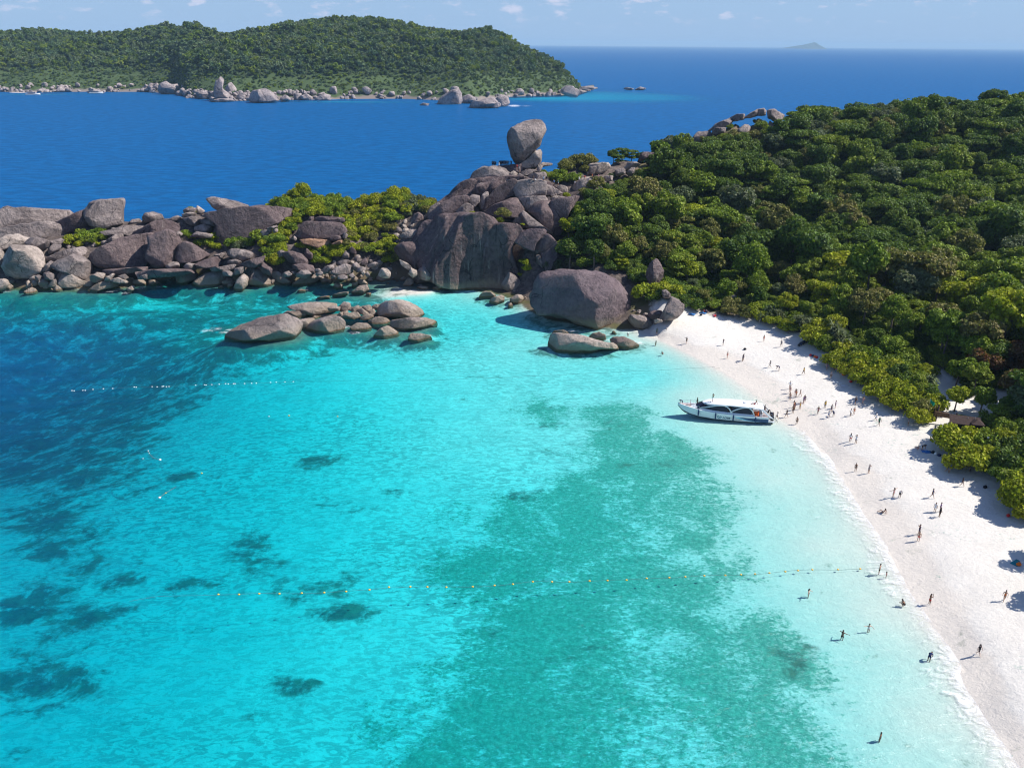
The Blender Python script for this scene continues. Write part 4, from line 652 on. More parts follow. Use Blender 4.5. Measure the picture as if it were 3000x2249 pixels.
def flush_stones(keep, stuffname, stufflab):
    STQ.sort(key=lambda q: -q[1]/np.linalg.norm(np.array(q[0])-CAM)); mb_v, mb_f, b = [], [], 0
    for i, (P, r, mat, name, lab, cat, grp, sink, me_, rot) in enumerate(STQ):
        L_ = (P[0], P[1], P[2]+r*(.45-sink))
        if i < keep:
            o = add(name, me_, loc=L_, rot=rot, scale=r, mat=mat); u, v = proj(np.array(L_)); lb = f'{"bigger" if r > 4.2 else "smaller"} pale far shore stone {where(u, v)}' if name != 'stone' else f'{"pale tan" if mat is G_PALE else "grey"} loose stone {"bigger than most" if r > 1.2 else "of small size"} {where(u, v)}'
            tag(o, lb, cat, lb+' group')
        else:
            m_ = (Matrix.Translation(L_) @ Euler(rot).to_matrix().to_4x4() @ Matrix.Scale(r, 4)); V_ = np.array([v.co for v in me_.vertices]); V_ = V_ @ np.array(m_)[:3, :3].T+np.array(m_)[:3, 3]; mb_v.append(V_); mb_f += [tuple(k+b for k in p.vertices) for p in me_.polygons]; b += len(V_)
    if mb_v: o = add(stuffname, mesh(stuffname, np.vstack(mb_v), mb_f, STQ[-1][2], True)); tag(o, stufflab, 'stones', kind='stuff')
    STQ.clear()
def scat(k, s, n, r0, r1, lab, grp, mats, water=False):
    poly = CP(k, s); xs_ = [p[0] for p in poly]; ys_ = [p[1] for p in poly]; c = 0; tries = 0; got = []
    while c < n and tries < n*30:
        tries += 1; x = random.uniform(min(xs_), max(xs_)); y = random.uniform(min(ys_), max(ys_))
        if not inpoly([x], [y], poly)[0]: continue
        P = hit(x, y, False)
        if P is None: continue
        P = Vector(P)
        if P.z < 0: P = Vector(ground(x, y)); P.z = random.uniform(-.5, .0)
        r = r0+(r1-r0)*random.random()**2
        if any((P-q).length < (r+s_)*.62 for q, s_ in got): continue
        got.append((P, r)); putstone(P, r, random.choice(mats), 'stone', lab, 'stone', grp); c += 1
scat('M', '1000,860 1240,780 1420,760 1540,800 1700,880 1760,960 1700,1000 1500,985 1350,980 1100,985 960,960', 46, .6, 1.9, 'small loose stone in the stony shore right of the green shrubs', 'loose stones on the headland shore', [G_PALE, G_MID, G_PALE])
scat('L', '0,740 330,730 700,760 900,770 1250,770 1280,830 1000,850 640,870 300,880 0,870', 20, .6, 2.0, 'small stone between the bigger shore boulders at the left end', 'small stones at the left waterline', [G_PALE, G_MID, G_PALE])
scat('L', '1250,760 1900,700 2212,720 2212,820 1600,850 1270,820', 8, .6, 1.8, 'small stone between the triangular and the broad shore boulders', 'small stones at the middle waterline', [G_PALE, G_MID])
scat('S', '0,900 110,790 140,860 150,930 240,960 200,1080 30,1130 0,1320 60,1400 -20,1400 -60,1100', 40, .5, 1.5, 'small pale stone in the stony gully left of the cliff', 'loose stones in the gully', [G_PALE, G_MID])
scat('L', '430,480 760,440 1280,440 1320,500 1000,470 700,560 640,640 400,640', 22, .8, 2.0, 'small grey stone in the gaps between the headland boulders', 'stones in the headland gaps', [G_MID])
scat('B', '1300,700 1500,740 1640,800 1560,840 1480,860 1400,780', 8, .6, 1.4, 'small stone beside the boulders at the top of the beach', 'stones at the beach top', [G_MID, G_PALE])
# ------------------------------------------------------------------ plants
flush_stones(240, 'loose_stones', 'small loose stones filling the gaps of the headland shore')
def quads(C_, N_, size, rng):
    a = np.cross(N_, rng.normal(size=N_.shape)); a /= np.linalg.norm(a, axis=1, keepdims=True)+1e-9; b = np.cross(N_, a); b /= np.linalg.norm(b, axis=1, keepdims=True)+1e-9
    s = size*rng.uniform(.6, 1.25, (len(C_), 1)); a = a*s*.5; b = b*s*.38
    V = np.stack([C_-a, C_-b+N_*s*.1, C_+a, C_+b+N_*s*.1], 1).reshape(-1, 3); Qd = np.arange(len(V)).reshape(-1, 4); return V, Qd
_ico = bmesh.new(); bmesh.ops.create_icosphere(_ico, subdivisions=1, radius=1); ICV = np.array([v.co[:] for v in _ico.verts]); ICF = np.array([[v.index for v in f.verts] for f in _ico.faces]); _ico.free()
def crown(name, R, zc, hz, nl, n, leaf, seed, low=-.25, layered=False, lobe=(.24, .46)):
    rng = np.random.default_rng(seed); Ls = []
    for i in range(nl):
        a = rng.uniform(0, 6.283); rr = R*.66*math.sqrt(rng.uniform(.02, 1)); z = zc+hz*(rng.uniform(-.35, .55)*(1-rr/R*.7)) if not layered else zc+hz*rng.choice([-.45, 0.0, .4])*(1-.3*rr/R)
        Ls.append((rr*math.cos(a), rr*math.sin(a), z, R*rng.uniform(*lobe)))
    Ls = np.array(Ls); w = Ls[:, 3]**2; pick = rng.choice(nl, n*2, p=w/w.sum()); D = rng.normal(size=(n*2, 3)); D /= np.linalg.norm(D, axis=1, keepdims=True)
    fl = .5 if layered else .85; D = D[:]; ok = D[:, 2] > low; pick = pick[ok]; D = D[ok]
    Pp = Ls[pick, :3]+D*Ls[pick, 3:4]*rng.uniform(.74, 1.16, (len(D), 1))*np.array([1, 1, fl])
    inside = np.zeros(len(Pp), bool)
    for l in Ls: inside |= ((((Pp-l[:3])/np.array([1, 1, fl]))**2).sum(1) < (l[3]*.78)**2)
    Pp = Pp[~inside][:n]; D = D[~inside][:n]
    Nn = D+rng.normal(size=D.shape)*.75+np.array([0, 0, .2]); Nn /= np.linalg.norm(Nn, axis=1, keepdims=True)
    V, Qd = quads(Pp, Nn, leaf, rng)
    cv = []; cf = []; b = len(V)
    for l in Ls:
        cv.append(ICV*np.array([1, 1, fl])*l[3]*.66+l[:3]); cf.append(ICF+b); b += len(ICV)
    cv = np.vstack(cv); cf = np.vstack(cf); allV = np.vstack([V, cv])
    me = bpy.data.meshes.new(name); faces = [tuple(q) for q in Qd.tolist()]+[tuple(q) for q in cf.tolist()]; me.from_pydata(allV.tolist(), [], faces); me.update(); me.materials.append(LF['mid']); return me, Ls
def trunkmesh(name, Ls, h, r, seed, mat=BARK, bare=0):
    rng = random.Random(seed); mb = MB(); top = (rng.uniform(-.4, .4), rng.uniform(-.4, .4), h*.62)
    mb.tube([(0, 0, -1.5), (rng.uniform(-.1, .1), rng.uniform(-.1, .1), h*.3), top], [r*1.25, r*.85, r*.6], 7)
    for l in Ls[:6+bare]:
        mid = ((top[0]+l[0])/2+rng.uniform(-.3, .3), (top[1]+l[1])/2+rng.uniform(-.3, .3), (top[2]+l[2])/2-.3); mb.tube([top, mid, (l[0], l[1], l[2])], [r*.5, r*.32, r*.12], 5)
    return mb.mesh(name, mat, True)
TREES = []
for i in range(12):
    lay = i % 4 == 3; R = [3.6, 4.4, 4.0, 4.8][i % 4]; h = [7.5, 8.5, 9.5, 8.0][i % 4]
    cm, Ls = crown('crown', R, h*.66, h*.62, [22, 30, 26, 24][i % 4], 3000, .60, 50+i, layered=lay, lobe=[(.20, .40), (.16, .32), (.18, .44), (.20, .36)][i % 4]); TREES.append((cm, trunkmesh('trunk', Ls, h, .24, i)))
BUSH = []
for i in range(8):
    R = [2.4, 3.0, 2.0, 2.7][i % 4]; cm, Ls = crown('foliage', R, R*.5, R*.8, 12, 1600, .42, 150+i, low=-.1, lobe=(.26, .46)); BUSH.append((cm, trunkmesh('stem', Ls, R*.5, .1, i)))
def palmtuft(seed):
    rng = np.random.default_rng(seed); V = []; Fq = []
    for hd in range(7):
        a = rng.uniform(0, 6.28); c = np.array([1.3*math.cos(a)*rng.random(), 1.3*math.sin(a)*rng.random(), rng.uniform(1.0, 2.6)])
        for k in range(34):
            th = rng.uniform(0, 6.28); el = rng.uniform(.1, 1.3); d = np.array([math.cos(th)*math.cos(el), math.sin(th)*math.cos(el), math.sin(el)]); ln = rng.uniform(1.0, 1.6); s = np.cross(d, [0, 0, 1]); s /= np.linalg.norm(s)+1e-6
            p1 = c+d*ln*.55; p2 = c+d*ln+np.array([0, 0, -.45*ln*math.cos(el)]); b = len(V); V += [c-s*.05, c+s*.05, p1+s*.09, p1-s*.09, p2+s*.01, p2-s*.01]; Fq += [(b, b+1, b+2, b+3), (b+3, b+2, b+4, b+5)]
    return fastmesh('leaves', np.array(V), np.array(Fq), LF['grey'])
PALM = [palmtuft(5+i) for i in range(3)]
palm_stem = MB().tube([(0, 0, -1), (.05, 0, .8), (.4, .1, 1.6)], [.13, .11, .09], 6).tube([(0, 0, .4), (-.4, -.3, 1.7)], [.09, .07], 5).mesh('stem', BARKP, True)
def plant(kind, P, s, mat, name, lab, cat, grp, idx=None, sz=None, rz=None):
    e_ = empty(name, P, random.uniform(0, 6.28) if rz is None else rz, lab, cat, grp); e_.scale = (s, s, s*(sz or random.uniform(.85, 1.15)))
    src = TREES if kind == 't' else BUSH; a, b = src[random.randrange(len(src)) if idx is None else idx]
    add('crown' if kind == 't' else 'foliage', a, e_, mat=LF[mat]); add('trunk' if kind == 't' else 'stem', b, e_); return e_
# forest on the hill
FPOLY = [(1655, 640), (1650, 740), (1700, 775), (1800, 785), (1870, 830), (1885, 880), (1960, 880), (2000, 910), (2080, 885), (2200, 900), (2330, 965), (2420, 1030), (2520, 1120), (2600, 1180), (2680, 1230), (2760, 1300), (2880, 1400), (2980, 1480), (3350, 1800), (4300, 2500), (4300, 100), (2560, 240), (2330, 270), (2330, 300), (2300, 345), (2150, 370), (2000, 415), (1905, 440), (1900, 490), (1870, 530), (1780, 545), (1735, 575)]
EXC = [CP('K', '150,380 230,260 350,200 480,130 640,60 700,60 840,120 850,290 740,300 640,300 600,340 480,330 380,360'), CP('B', '1430,430 1450,250 1560,130 1650,250 1640,400 1560,450'), CP('t', '620,330 1050,380 1250,820 1900,740 2212,740 2212,1300 1250,1300 1000,1500 900,1300 900,900 700,600')]
pts = []
cellx = np.arange(0, 395, 6.0); celly = np.arange(60, 480, 6.0)
for x in cellx:
    for y in celly:
        px_ = x+random.uniform(-3.4, 3.4); py_ = y+random.uniform(-3.4, 3.4)
        if not inpoly([px_], [py_], LANDPOLY)[0]: continue
        z = tz(px_, py_)
        if z < 2.0: continue
        u, v = proj((px_, py_, z+4.5)); u2, v2 = proj((px_, py_, z+1.5))
        if u > 4200 or not inpoly([u], [v], FPOLY)[0]: continue
        if any(inpoly([u], [v], q)[0] or inpoly([u2], [v2], q)[0] for q in EXC): continue
        dE = float(np.sqrt(((FE-np.array([px_, py_]))**2).sum(1)).min())
        if dE < (7 if u < 3040 else 20): continue
        pts.append((px_, py_, z, u, v, dE))
pts.sort(key=lambda p: p[0]**2+p[1]**2+(H-p[2])**2)
inview = [p for p in pts if p[3] < 3040]
HEROT = inview[:290]; rest = inview[290:]+[p for p in pts if p[3] >= 3040]
TL = {'dark': 'dark green leafy tree', 'mid': 'mid green broadleaf tree', 'olive': 'olive toned tree', 'lime': 'lime green tree', 'rust': 'rusty red leaved tree', 'grey': 'pale grey green tree'}
def treekind(u, v):
    r = random.random()
    if v > 800: return 'mid' if r < .52 else 'lime' if r < .66 else 'olive' if r < .80 else 'grey' if r < .86 else 'dark'
    if u < 2100: return 'mid' if r < .5 else 'dark' if r < .7 else 'olive' if r < .83 else 'lime'
    return 'dark' if r < .62 else 'mid' if r < .87 else 'olive' if r < .95 else 'grey'
for (x, y, z, u, v, dE) in HEROT:
    k = treekind(u, v)
    if u > 2880 and 1020 < v < 1150: k = 'rust'
    low = max(0, min(1, (z-2)/6)); s = (.52+.60*min(1, (dE-7)/28))*random.choice([.62, .8, .95, 1.05, 1.2, 1.45])*random.uniform(.93, 1.07)
    zone = 'just behind the beach' if v > 950 else ('on the slope beside the dark cliff' if u < 2050 else 'on the lower hill slope at right' if u > 2500 else 'on the lower hill slope above the beach')
    lb = f"{'small' if s < .85 else 'big' if s > 1.2 else 'middling'} {TL[k]} {where(u, v)}"; plant('t', (x, y, z-.3), s, k, 'tree', lb, 'tree', lb+' group')
def gn_stuff(name, P, S, R, srcs, lab, cat):
    col = bpy.data.collections.new(name+'_sources')
    for m_, mt in srcs:
        o = bpy.data.objects.new('foliage_source', m_.copy()); o.data.materials.clear(); o.data.materials.append(mt); col.objects.link(o)
    me = bpy.data.meshes.new(name); me.vertices.add(len(P)); me.vertices.foreach_set('co', np.asarray(P, np.float32).ravel()); me.update()
    a = me.attributes.new('sc', 'FLOAT_VECTOR', 'POINT'); a.data.foreach_set('vector', np.asarray(S, np.float32).ravel())
    a = me.attributes.new('rt', 'FLOAT_VECTOR', 'POINT'); a.data.foreach_set('vector', np.asarray(R, np.float32).ravel())
    a = me.attributes.new('ix', 'INT', 'POINT'); a.data.foreach_set('value', np.asarray(RNG.integers(0, len(srcs), len(P)), np.int32))
    ng = bpy.data.node_groups.new(name, 'GeometryNodeTree'); ng.interface.new_socket('Geometry', in_out='INPUT', socket_type='NodeSocketGeometry'); ng.interface.new_socket('Geometry', in_out='OUTPUT', socket_type='NodeSocketGeometry')
    N = ng.nodes; gi = N.new('NodeGroupInput'); go = N.new('NodeGroupOutput'); ip = N.new('GeometryNodeInstanceOnPoints'); ci = N.new('GeometryNodeCollectionInfo'); ci.inputs[0].default_value = col; ci.inputs['Separate Children'].default_value = True; ci.inputs['Reset Children'].default_value = True
    def na(nm, dt):
        n = N.new('GeometryNodeInputNamedAttribute'); n.data_type = dt; n.inputs[0].default_value = nm; return n.outputs[0]
    ip.inputs['Pick Instance'].default_value = True; ng.links.new(gi.outputs[0], ip.inputs['Points']); ng.links.new(ci.outputs[0], ip.inputs['Instance']); ng.links.new(na('ix', 'INT'), ip.inputs['Instance Index']); ng.links.new(na('sc', 'FLOAT_VECTOR'), ip.inputs['Scale'])
    er = N.new('FunctionNodeEulerToRotation'); ng.links.new(na('rt', 'FLOAT_VECTOR'), er.inputs[0]); ng.links.new(er.outputs[0], ip.inputs['Rotation']); ng.links.new(ip.outputs[0], go.inputs[0])
    o = add(name, me); md = o.modifiers.new('scatter', 'NODES'); md.node_group = ng; return tag(o, lab, cat, kind='stuff')
Pf, Sf, Rf = [], [], []
for (x, y, z, u, v, dE) in rest:
    Pf.append((x, y, z-.3)); s = 1.12*random.choice([.6, .75, .9, 1.0, 1.15, 1.3, 1.55]); Sf.append((s, s, s*random.uniform(.85, 1.15))); Rf.append((0, 0, random.uniform(0, 6.28)))
TS = [(TREES[i % 12][0], LF[k]) for i, k in enumerate(['dark', 'dark', 'mid', 'dark', 'mid', 'olive', 'dark', 'mid', 'dark', 'grey', 'dark', 'dark'])]
gn_stuff('forest', Pf, Sf, Rf, TS, 'dense dark green forest covering the upper hill at right', 'forest')
Pu = []
for x in np.arange(0, 395, 2.6):
    for y in np.arange(60, 480, 2.6):
        xx, yy = x+random.uniform(-1, 1), y+random.uniform(-1, 1); z = tz(xx, yy)
        if z < 3.4: continue
        u, v = proj((xx, yy, z+.8))
        if u > 4200 or not inpoly([u], [v], FPOLY)[0] or any(inpoly([u], [v], q)[0] for q in EXC) or not inpoly([xx], [yy], LANDPOLY)[0]: continue
        Pu.append((xx, yy, z-.2))
Pu = np.array(Pu); s_ = RNG.uniform(.6, 1.0, (len(Pu), 1))
gn_stuff('undergrowth', Pu, np.repeat(s_, 3, 1), np.c_[np.zeros((len(Pu), 2)), RNG.uniform(0, 6.28, len(Pu))], [(BUSH[0][0], LF['dark']), (BUSH[1][0], LF['mid']), (BUSH[3][0], LF['dark'])], 'low dark undergrowth filling the gaps between the forest trees', 'undergrowth')
def bushes(k, s, n, s0, s1, mats, lab, grp, dmin=1.4, up=0.0):
    poly = CP(k, s); xs_ = [p[0] for p in poly]; ys_ = [p[1] for p in poly]; got = []; tries = 0
    while len(got) < n and tries < n*40:
        tries += 1; x = random.uniform(min(xs_), max(xs_)); y = random.uniform(min(ys_), max(ys_))
        if not inpoly([x], [y], poly)[0]: continue
        P = hit(x, y, False)
        if P is None or P.z < .6: continue
        if any((P-q).length < dmin for q in got): continue
        got.append(P.copy()); m_ = random.choice(mats)
        sb = random.uniform(s0, s1); lb = f'{"low" if sb < (s0+s1)/2 else "tall"} { {"lime": "yellow green", "mid": "mid green", "olive": "olive", "grey": "grey green", "dark": "dark green", "rust": "rusty"}[m_]} headland shrub {where(x, y)}'; plant('b', (P.x, P.y, P.z-.3+up), sb, m_, 'shrub', lb, 'shrub', lb+' group')
mg = ['lime', 'mid', 'lime', 'olive', 'mid']
bushes('M', '400,330 560,290 700,260 880,250 1000,260 1180,260 1250,330 1230,420 1000,400 900,430 780,520 700,640 640,680 560,640 470,640 600,500 700,420 770,350', 60, .8, 1.3, ['lime', 'mid', 'mid'], 'shrub on the green slope left of the layered boulder', 'shrubs left of the layered boulder', 1.7)
bushes('M', '1300,270 1480,240 1720,230 1790,260 1800,400 1690,470 1670,600 1690,720 1790,850 1700,860 1560,800 1420,760 1310,690 1250,610 1240,450', 62, .8, 1.35, mg, 'shrub on the green slope between the layered boulder and the gully', 'shrubs right of the layered boulder', 1.7)
bushes('M', '520,640 700,640 780,660 860,680 680,700 690,780 640,850 560,830 500,720', 14, .7, 1.1, ['lime', 'mid'], 'shrub above the dark pointed slab on the headland', 'shrubs above the pointed slab', 1.4)
bushes('M', '920,680 1050,700 1220,640 1280,560 1300,640 1230,690 1200,760 1100,830 960,830 930,760', 16, .7, 1.1, ['lime', 'mid', 'olive'], 'shrub below the layered boulder on the headland', 'shrubs below the layered boulder', 1.4)
bushes('L', '430,560 500,500 620,460 770,450 760,500 660,590 640,560 600,545 500,560', 13, .75, 1.15, ['lime', 'mid'], 'shrub between the boulders at the left of the headland', 'shrubs among the left boulders', 1.5)
bushes('L', '1300,480 1360,440 1460,490 1540,480 1600,590 1500,580 1400,530', 9, .7, 1.0, ['mid', 'lime'], 'shrub in front of the stacked boulders on the headland', 'shrubs in front of the stack', 1.4)
bushes('L', '1650,560 1700,500 1830,450 1850,540 1780,580 1680,590', 8, .7, 1.0, ['mid', 'grey'], 'shrub at the foot of the huge sloping slab', 'shrubs at the slab foot', 1.4, 0)
bushes('L', '1190,310 1260,285 1420,260 1470,290 1400,310 1230,340', 9, .6, .9, ['lime', 'mid'], 'shrub on the headland skyline left of the beak shaped boulder', 'skyline shrubs', 1.3)
bushes('S', '100,740 200,660 330,670 500,640 460,720 330,770 260,860 150,800 120,900 60,800', 26, .7, 1.1, ['lime', 'mid', 'olive', 'grey'], 'shrub on the saddle left of the summit boulders', 'saddle shrubs', 1.6)
# single plants one can point at
def one(k, x, y, s, mat, name, lab, kind='b', sz=None, idx=None, dz=0, rocks=True, Yd=None):
    p = C(k, x, y); P = Vector(at(*p, Yd)) if Yd else hit(*p, rocks)
    if P is None: P = Vector(ground(*p, 2))
    return plant(kind, (P.x, P.y, P.z+dz), s, mat, name, lab, 'tree' if kind == 't' else 'shrub', None, idx, sz)
one('S', 900, 880, 1.1, 'olive', 'shrub', 'yellow flowering shrub growing from a ledge in the middle of the cliff', Yd=256)
one('S', 875, 920, .8, 'lime', 'shrub', 'small green shrub under the yellow flowering one on the cliff', Yd=255)
one('S', 645, 850, .5, 'lime', 'shrub', 'small shrub in the crack left of the middle tier slabs', Yd=262); one('S', 745, 880, .5, 'mid', 'shrub', 'tiny dark shrub at the base of the middle tier slab', Yd=258); one('S', 1052, 945, .35, 'lime', 'shrub', 'tiny lime shrub beside the curved slab', Yd=257); one('S', 1410, 715, .5, 'lime', 'shrub', 'small yellow green shrub at the top right of the slabs', Yd=274)
for x, y, s in [(1060, 1260, .6), (1090, 1310, .7), (1030, 1350, .55), (1085, 1375, .5)]: one('S', x, y, s, 'lime', 'shrub', 'lime green shrub hanging in the dark cave of the cliff', Yd=247)['group'] = 'shrubs in the cave'
# wind cut ridge trees of the headland
for k_, x_, y_, s_, m_, l_, z_, Y_, g_ in SPECIAL:
    p_ = at(*C(k_, x_, y_), Y_); zz_ = min(p_[2]+.5, tz(p_[0], p_[1])+.2); plant('t' if ' tree ' in l_ else 'b', (p_[0], p_[1], zz_-.5), s_, m_, 'tree' if ' tree ' in l_ else 'shrub', l_, 'tree' if ' tree ' in l_ else 'shrub', g_, sz=z_)
# beach edge shrubs
for x, y, s, m_ in [(1985, 870, 1.5, 'lime'), (1890, 880, 1.5, 'lime'), (1930, 860, 1.3, 'lime'), (2030, 890, .9, 'lime'), (2090, 905, 1.0, 'mid')]: one('O', x, y, s, m_, 'shrub', 'bright green bush between the giant boulder and the leaning cracked boulder' if x < 2010 else 'green bush at the top corner of the beach', rocks=False)['group'] = 'bushes behind the boulders' if x < 2010 else 'bushes at the top corner'
EDGE = [(2120, 918, 1.0, 'olive'), (2150, 925, 1.05, 'olive'), (2180, 930, 1.0, 'olive'), (2205, 925, 1.1, 'lime'), (2140, 905, 1.0, 'olive'), (2170, 905, 1.0, 'olive'), (2235, 945, .95, 'lime'), (2265, 955, 1.0, 'lime'), (2240, 925, .9, 'grey'), (2290, 965, .9, 'lime'), (2310, 975, .9, 'mid'), (2330, 955, 1.1, 'mid'), (2370, 975, .8, 'mid'), (2390, 1015, 1.35, 'lime'), (2370, 1000, 1.2, 'lime'), (2420, 1030, 1.2, 'mid'), (2440, 1070, 1.2, 'lime'), (2460, 1085, 1.1, 'lime'), (2490, 1080, 1.3, 'mid'), (2500, 1110, 1.3, 'lime'), (2540, 1100, 1.4, 'mid'), (2520, 1130, 1.2, 'lime'), (2560, 1140, 1.4, 'lime'), (2580, 1120, 1.3, 'mid'), (2600, 1160, 1.4, 'lime'), (2570, 1175, 1.1, 'lime'), (2630, 1090, 1.3, 'mid'), (2660, 1120, 1.3, 'mid'), (2640, 1160, 1.3, 'lime'), (2640, 1200, 1.3, 'lime'), (2670, 1190, 1.4, 'lime'), (2700, 1180, 1.2, 'dark'), (2690, 1220, 1.1, 'olive'), (2720, 1215, 1.1, 'lime'), (2690, 1240, 1.0, 'lime'), (2745, 1210, 1.1, 'lime'), (2600, 1085, 1.2, 'mid'), (2700, 1140, 1.2, 'mid'), (2610, 1200, 1.0, 'lime'),
        (2790, 1320, 1.5, 'lime'), (2830, 1300, 1.3, 'lime'), (2820, 1340, 1.2, 'mid'), (2770, 1300, 1.1, 'lime'), (2840, 1380, 1.5, 'lime'), (2800, 1370, 1.2, 'lime'), (2870, 1370, 1.2, 'lime'), (2900, 1330, 1.3, 'mid'), (2930, 1350, 1.3, 'dark'), (2960, 1320, 1.3, 'dark'), (2900, 1390, 1.3, 'dark'), (2950, 1390, 1.4, 'dark'), (2980, 1360, 1.4, 'dark'), (2930, 1420, 1.2, 'dark'), (2990, 1420, 1.4, 'dark'), (2970, 1445, 1.2, 'mid'), (2990, 1490, 1.5, 'lime'), (2970, 1470, 1.3, 'lime'), (3000, 1520, 1.4, 'lime'), (3020, 1450, 1.4, 'lime'), (3040, 1500, 1.4, 'lime')]
for x, y, s, m_ in [(a_, b_, c_*.92, d_) for a_, b_, c_, d_ in EDGE]+[(a_+random.uniform(18, 42), b_-random.uniform(8, 26), c_, d_) for a_, b_, c_, d_ in EDGE if 2330 < a_ < 2660 or a_ > 2950]+[(a_-12, b_-30, c_*.9, 'mid') for a_, b_, c_, d_ in EDGE if a_ < 2330]:
    z_ = 'clipped hedge like bank at the top of the beach' if x < 2300 else 'belt of shrubs along the middle of the beach' if x < 2760 else 'clump of shrubs beside the hut at the right' if x < 2960 else 'shrubs at the right edge of the beach'
    kc = {"lime": "lime green", "mid": "mid green", "olive": "olive clipped", "grey": "grey green", "dark": "shaded dark green"}[m_]; lb = f'{"bigger" if s > 1.2 else "smaller"} {kc} beach shrub {where(x, y)}'; b_ = one('O', x, y, s, m_, 'shrub', lb, rocks=False, sz=1.15); b_['group'] = lb+' group'
for i, (x, y, s) in enumerate([(2255, 940, 1.1), (2285, 950, 1.0), (2380, 985, 1.3), (2440, 1010, 1.6), (2450, 1035, 1.4), (2710, 1150, 1.2), (1640, 800, 1.1), (1600, 790, 1.0), (1670, 790, 1.0), (2225, 945, .9), (2345, 970, 1.2)]):
    P = hit(x, y, False)
    if P is None: continue
    e_ = empty('screw_pine', (P.x, P.y, P.z-.2), random.uniform(0, 6), f'spiky grey green screw pine {where(x, y)}', 'screw pine', f'screw pines {where(x, y)}'); e_.scale = (s*1.15,)*3
    add('leaves', PALM[i % 3], e_); add('stem', palm_stem, e_)
for x, y, s in [(480, 235, .9), (520, 215, .8), (600, 200, .9), (640, 205, .9), (560, 290, 1.0), (620, 300, 1.1), (670, 240, 1.0), (840, 110, 1.3), (820, 150, 1.2), (860, 200, 1.3), (700, 280, 1.2), (440, 300, 1.0), (380, 320, 1.1), (500, 300, 1.2), (820, 250, 1.3), (760, 280, 1.2), (330, 325, 1.0), (570, 235, .9), (640, 175, .8)]:
    P = hit(*C('K', x, y), False)
    if P is not None and P.y < 430: lb = f'{"bigger" if s > 1 else "smaller"} shrub growing {where(*C("K", x, y))}'; plant('b', P-Vector((0, 0, .3)), s*1.15, random.choice(['mid', 'olive', 'mid']), 'shrub', lb, 'shrub', lb+' group')
for x, y, s in [(3085, 1640, .7), (3110, 1760, .65)]: one('O', x, y, s, 'mid', 'tree', 'tree just past the right edge of the beach casting shade on the sand', 't', 1.0, rocks=False)['group'] = 'trees past the right edge'
# trees over the grove
for x, y, s, m_ in [(2795, 1205, .62, 'lime'), (2870, 1215, .72, 'mid'), (2925, 1260, .6, 'mid'), (2960, 1180, .8, 'rust'), (2990, 1120, .8, 'rust'), (2890, 1110, .9, 'dark'), (2830, 1080, .95, 'mid'), (2800, 1130, .7, 'mid'), (2940, 1240, .6, 'dark'), (2850, 1160, .75, 'mid'), (2760, 1060, .9, 'mid')]:
    one('O', x, y, s, m_, 'tree', f'{TL[m_]} shading the sandy grove behind the hut', 't', 1.0, rocks=False)['group'] = 'grove trees '+m_
# bare trees
def baretree(seed, h):
    rng = random.Random(seed); mb = MB()
    def br(p, d, ln, r, n):
        q = p+d*ln; mb.tube([p, q], [r, r*.6], 5)
        if n: [br(q, (d+Vector((rng.uniform(-.8, .8), rng.uniform(-.8, .8), rng.uniform(-.1, .6)))).normalized(), ln*.72, r*.6, n-1) for _ in range(3)]
    br(Vector((0, 0, -1)), Vector((.1, 0, 1)), h*.4, .2, 4); return mb.mesh('branches', BARKP, True)
for i, (x, y, h_) in enumerate([(2200, 730, 9), (2560, 770, 9), (2690, 300, 7), (2190, 760, 8)]):
    P = hit(x, y, False)
    if P is not None: tag(add('bare_tree', baretree(i, h_), loc=P), ['leafless pale branched tree in the forest above the clipped bank', 'tree with forked pale bare limbs in the middle of the forest', 'thin leafless tree on the hill skyline', 'small leafless tree beside the larger bare one'][i], 'bare tree')
# ------------------------------------------------------------------ far island
SIL = [(-160, 93), (0, 92), (80, 88), (150, 92), (250, 103), (350, 92), (420, 80), (480, 73), (560, 85), (650, 98), (690, 92), (800, 73), (900, 55), (1000, 48), (1080, 50), (1150, 62), (1230, 75), (1300, 88), (1400, 97), (1450, 110), (1520, 130), (1580, 155), (1650, 190), (1680, 215), (1700, 240), (1740, 257)]
SHF = [(-160, 274), (0, 270), (100, 272), (200, 270), (330, 270), (420, 270), (520, 276), (560, 288), (680, 296), (850, 294), (1000, 291), (1170, 290), (1300, 295), (1370, 297), (1500, 284), (1600, 281), (1690, 278), (1740, 262)]
cols = np.arange(-160, 1741, 9.5); sy = np.interp(cols, *zip(*SIL)); fy_ = np.interp(cols, *zip(*SHF)); NV = 46
IV = np.zeros((len(cols), NV, 3))
for i, c in enumerate(cols):
    f = ground(c, fy_[i]); wdt = 330*min(1, ((1780-c)/420)**.8)+25; rg = at(c, sy[i], f[1]+wdt); zr = max(3, rg[2]-7)
    for j in range(NV):
        v = j/(NV-1)*1.5
        if v <= 1: p = f[:2]+(rg[:2]-f[:2])*v; z = zr*(math.sin(v*math.pi/2)**.92)*(.80+.2*v)
        else: p = rg[:2]+np.array([0, wdt*(v-1)*1.4]); z = zr*math.cos((v-1)*math.pi*.9)
        IV[i, j] = (p[0], p[1], z)
gl_ = vnoise(IV[..., 0], IV[..., 1]*.5, 120, 77)*8+vnoise(IV[..., 0], IV[..., 1], 45, 78)*4
vv = np.linspace(0, 1.5, NV)[None, :]; IV[..., 2] += gl_*np.clip(np.minimum(vv*4, (1.02-vv)*5), 0, 1)*np.clip(IV[..., 2]/40, 0, 1); IV[:, 0, 2] = -2
ids2 = np.arange(len(cols)*NV).reshape(len(cols), NV); QI = np.stack([ids2[:-1, :-1], ids2[1:, :-1], ids2[1:, 1:], ids2[:-1, 1:]], -1).reshape(-1, 4)
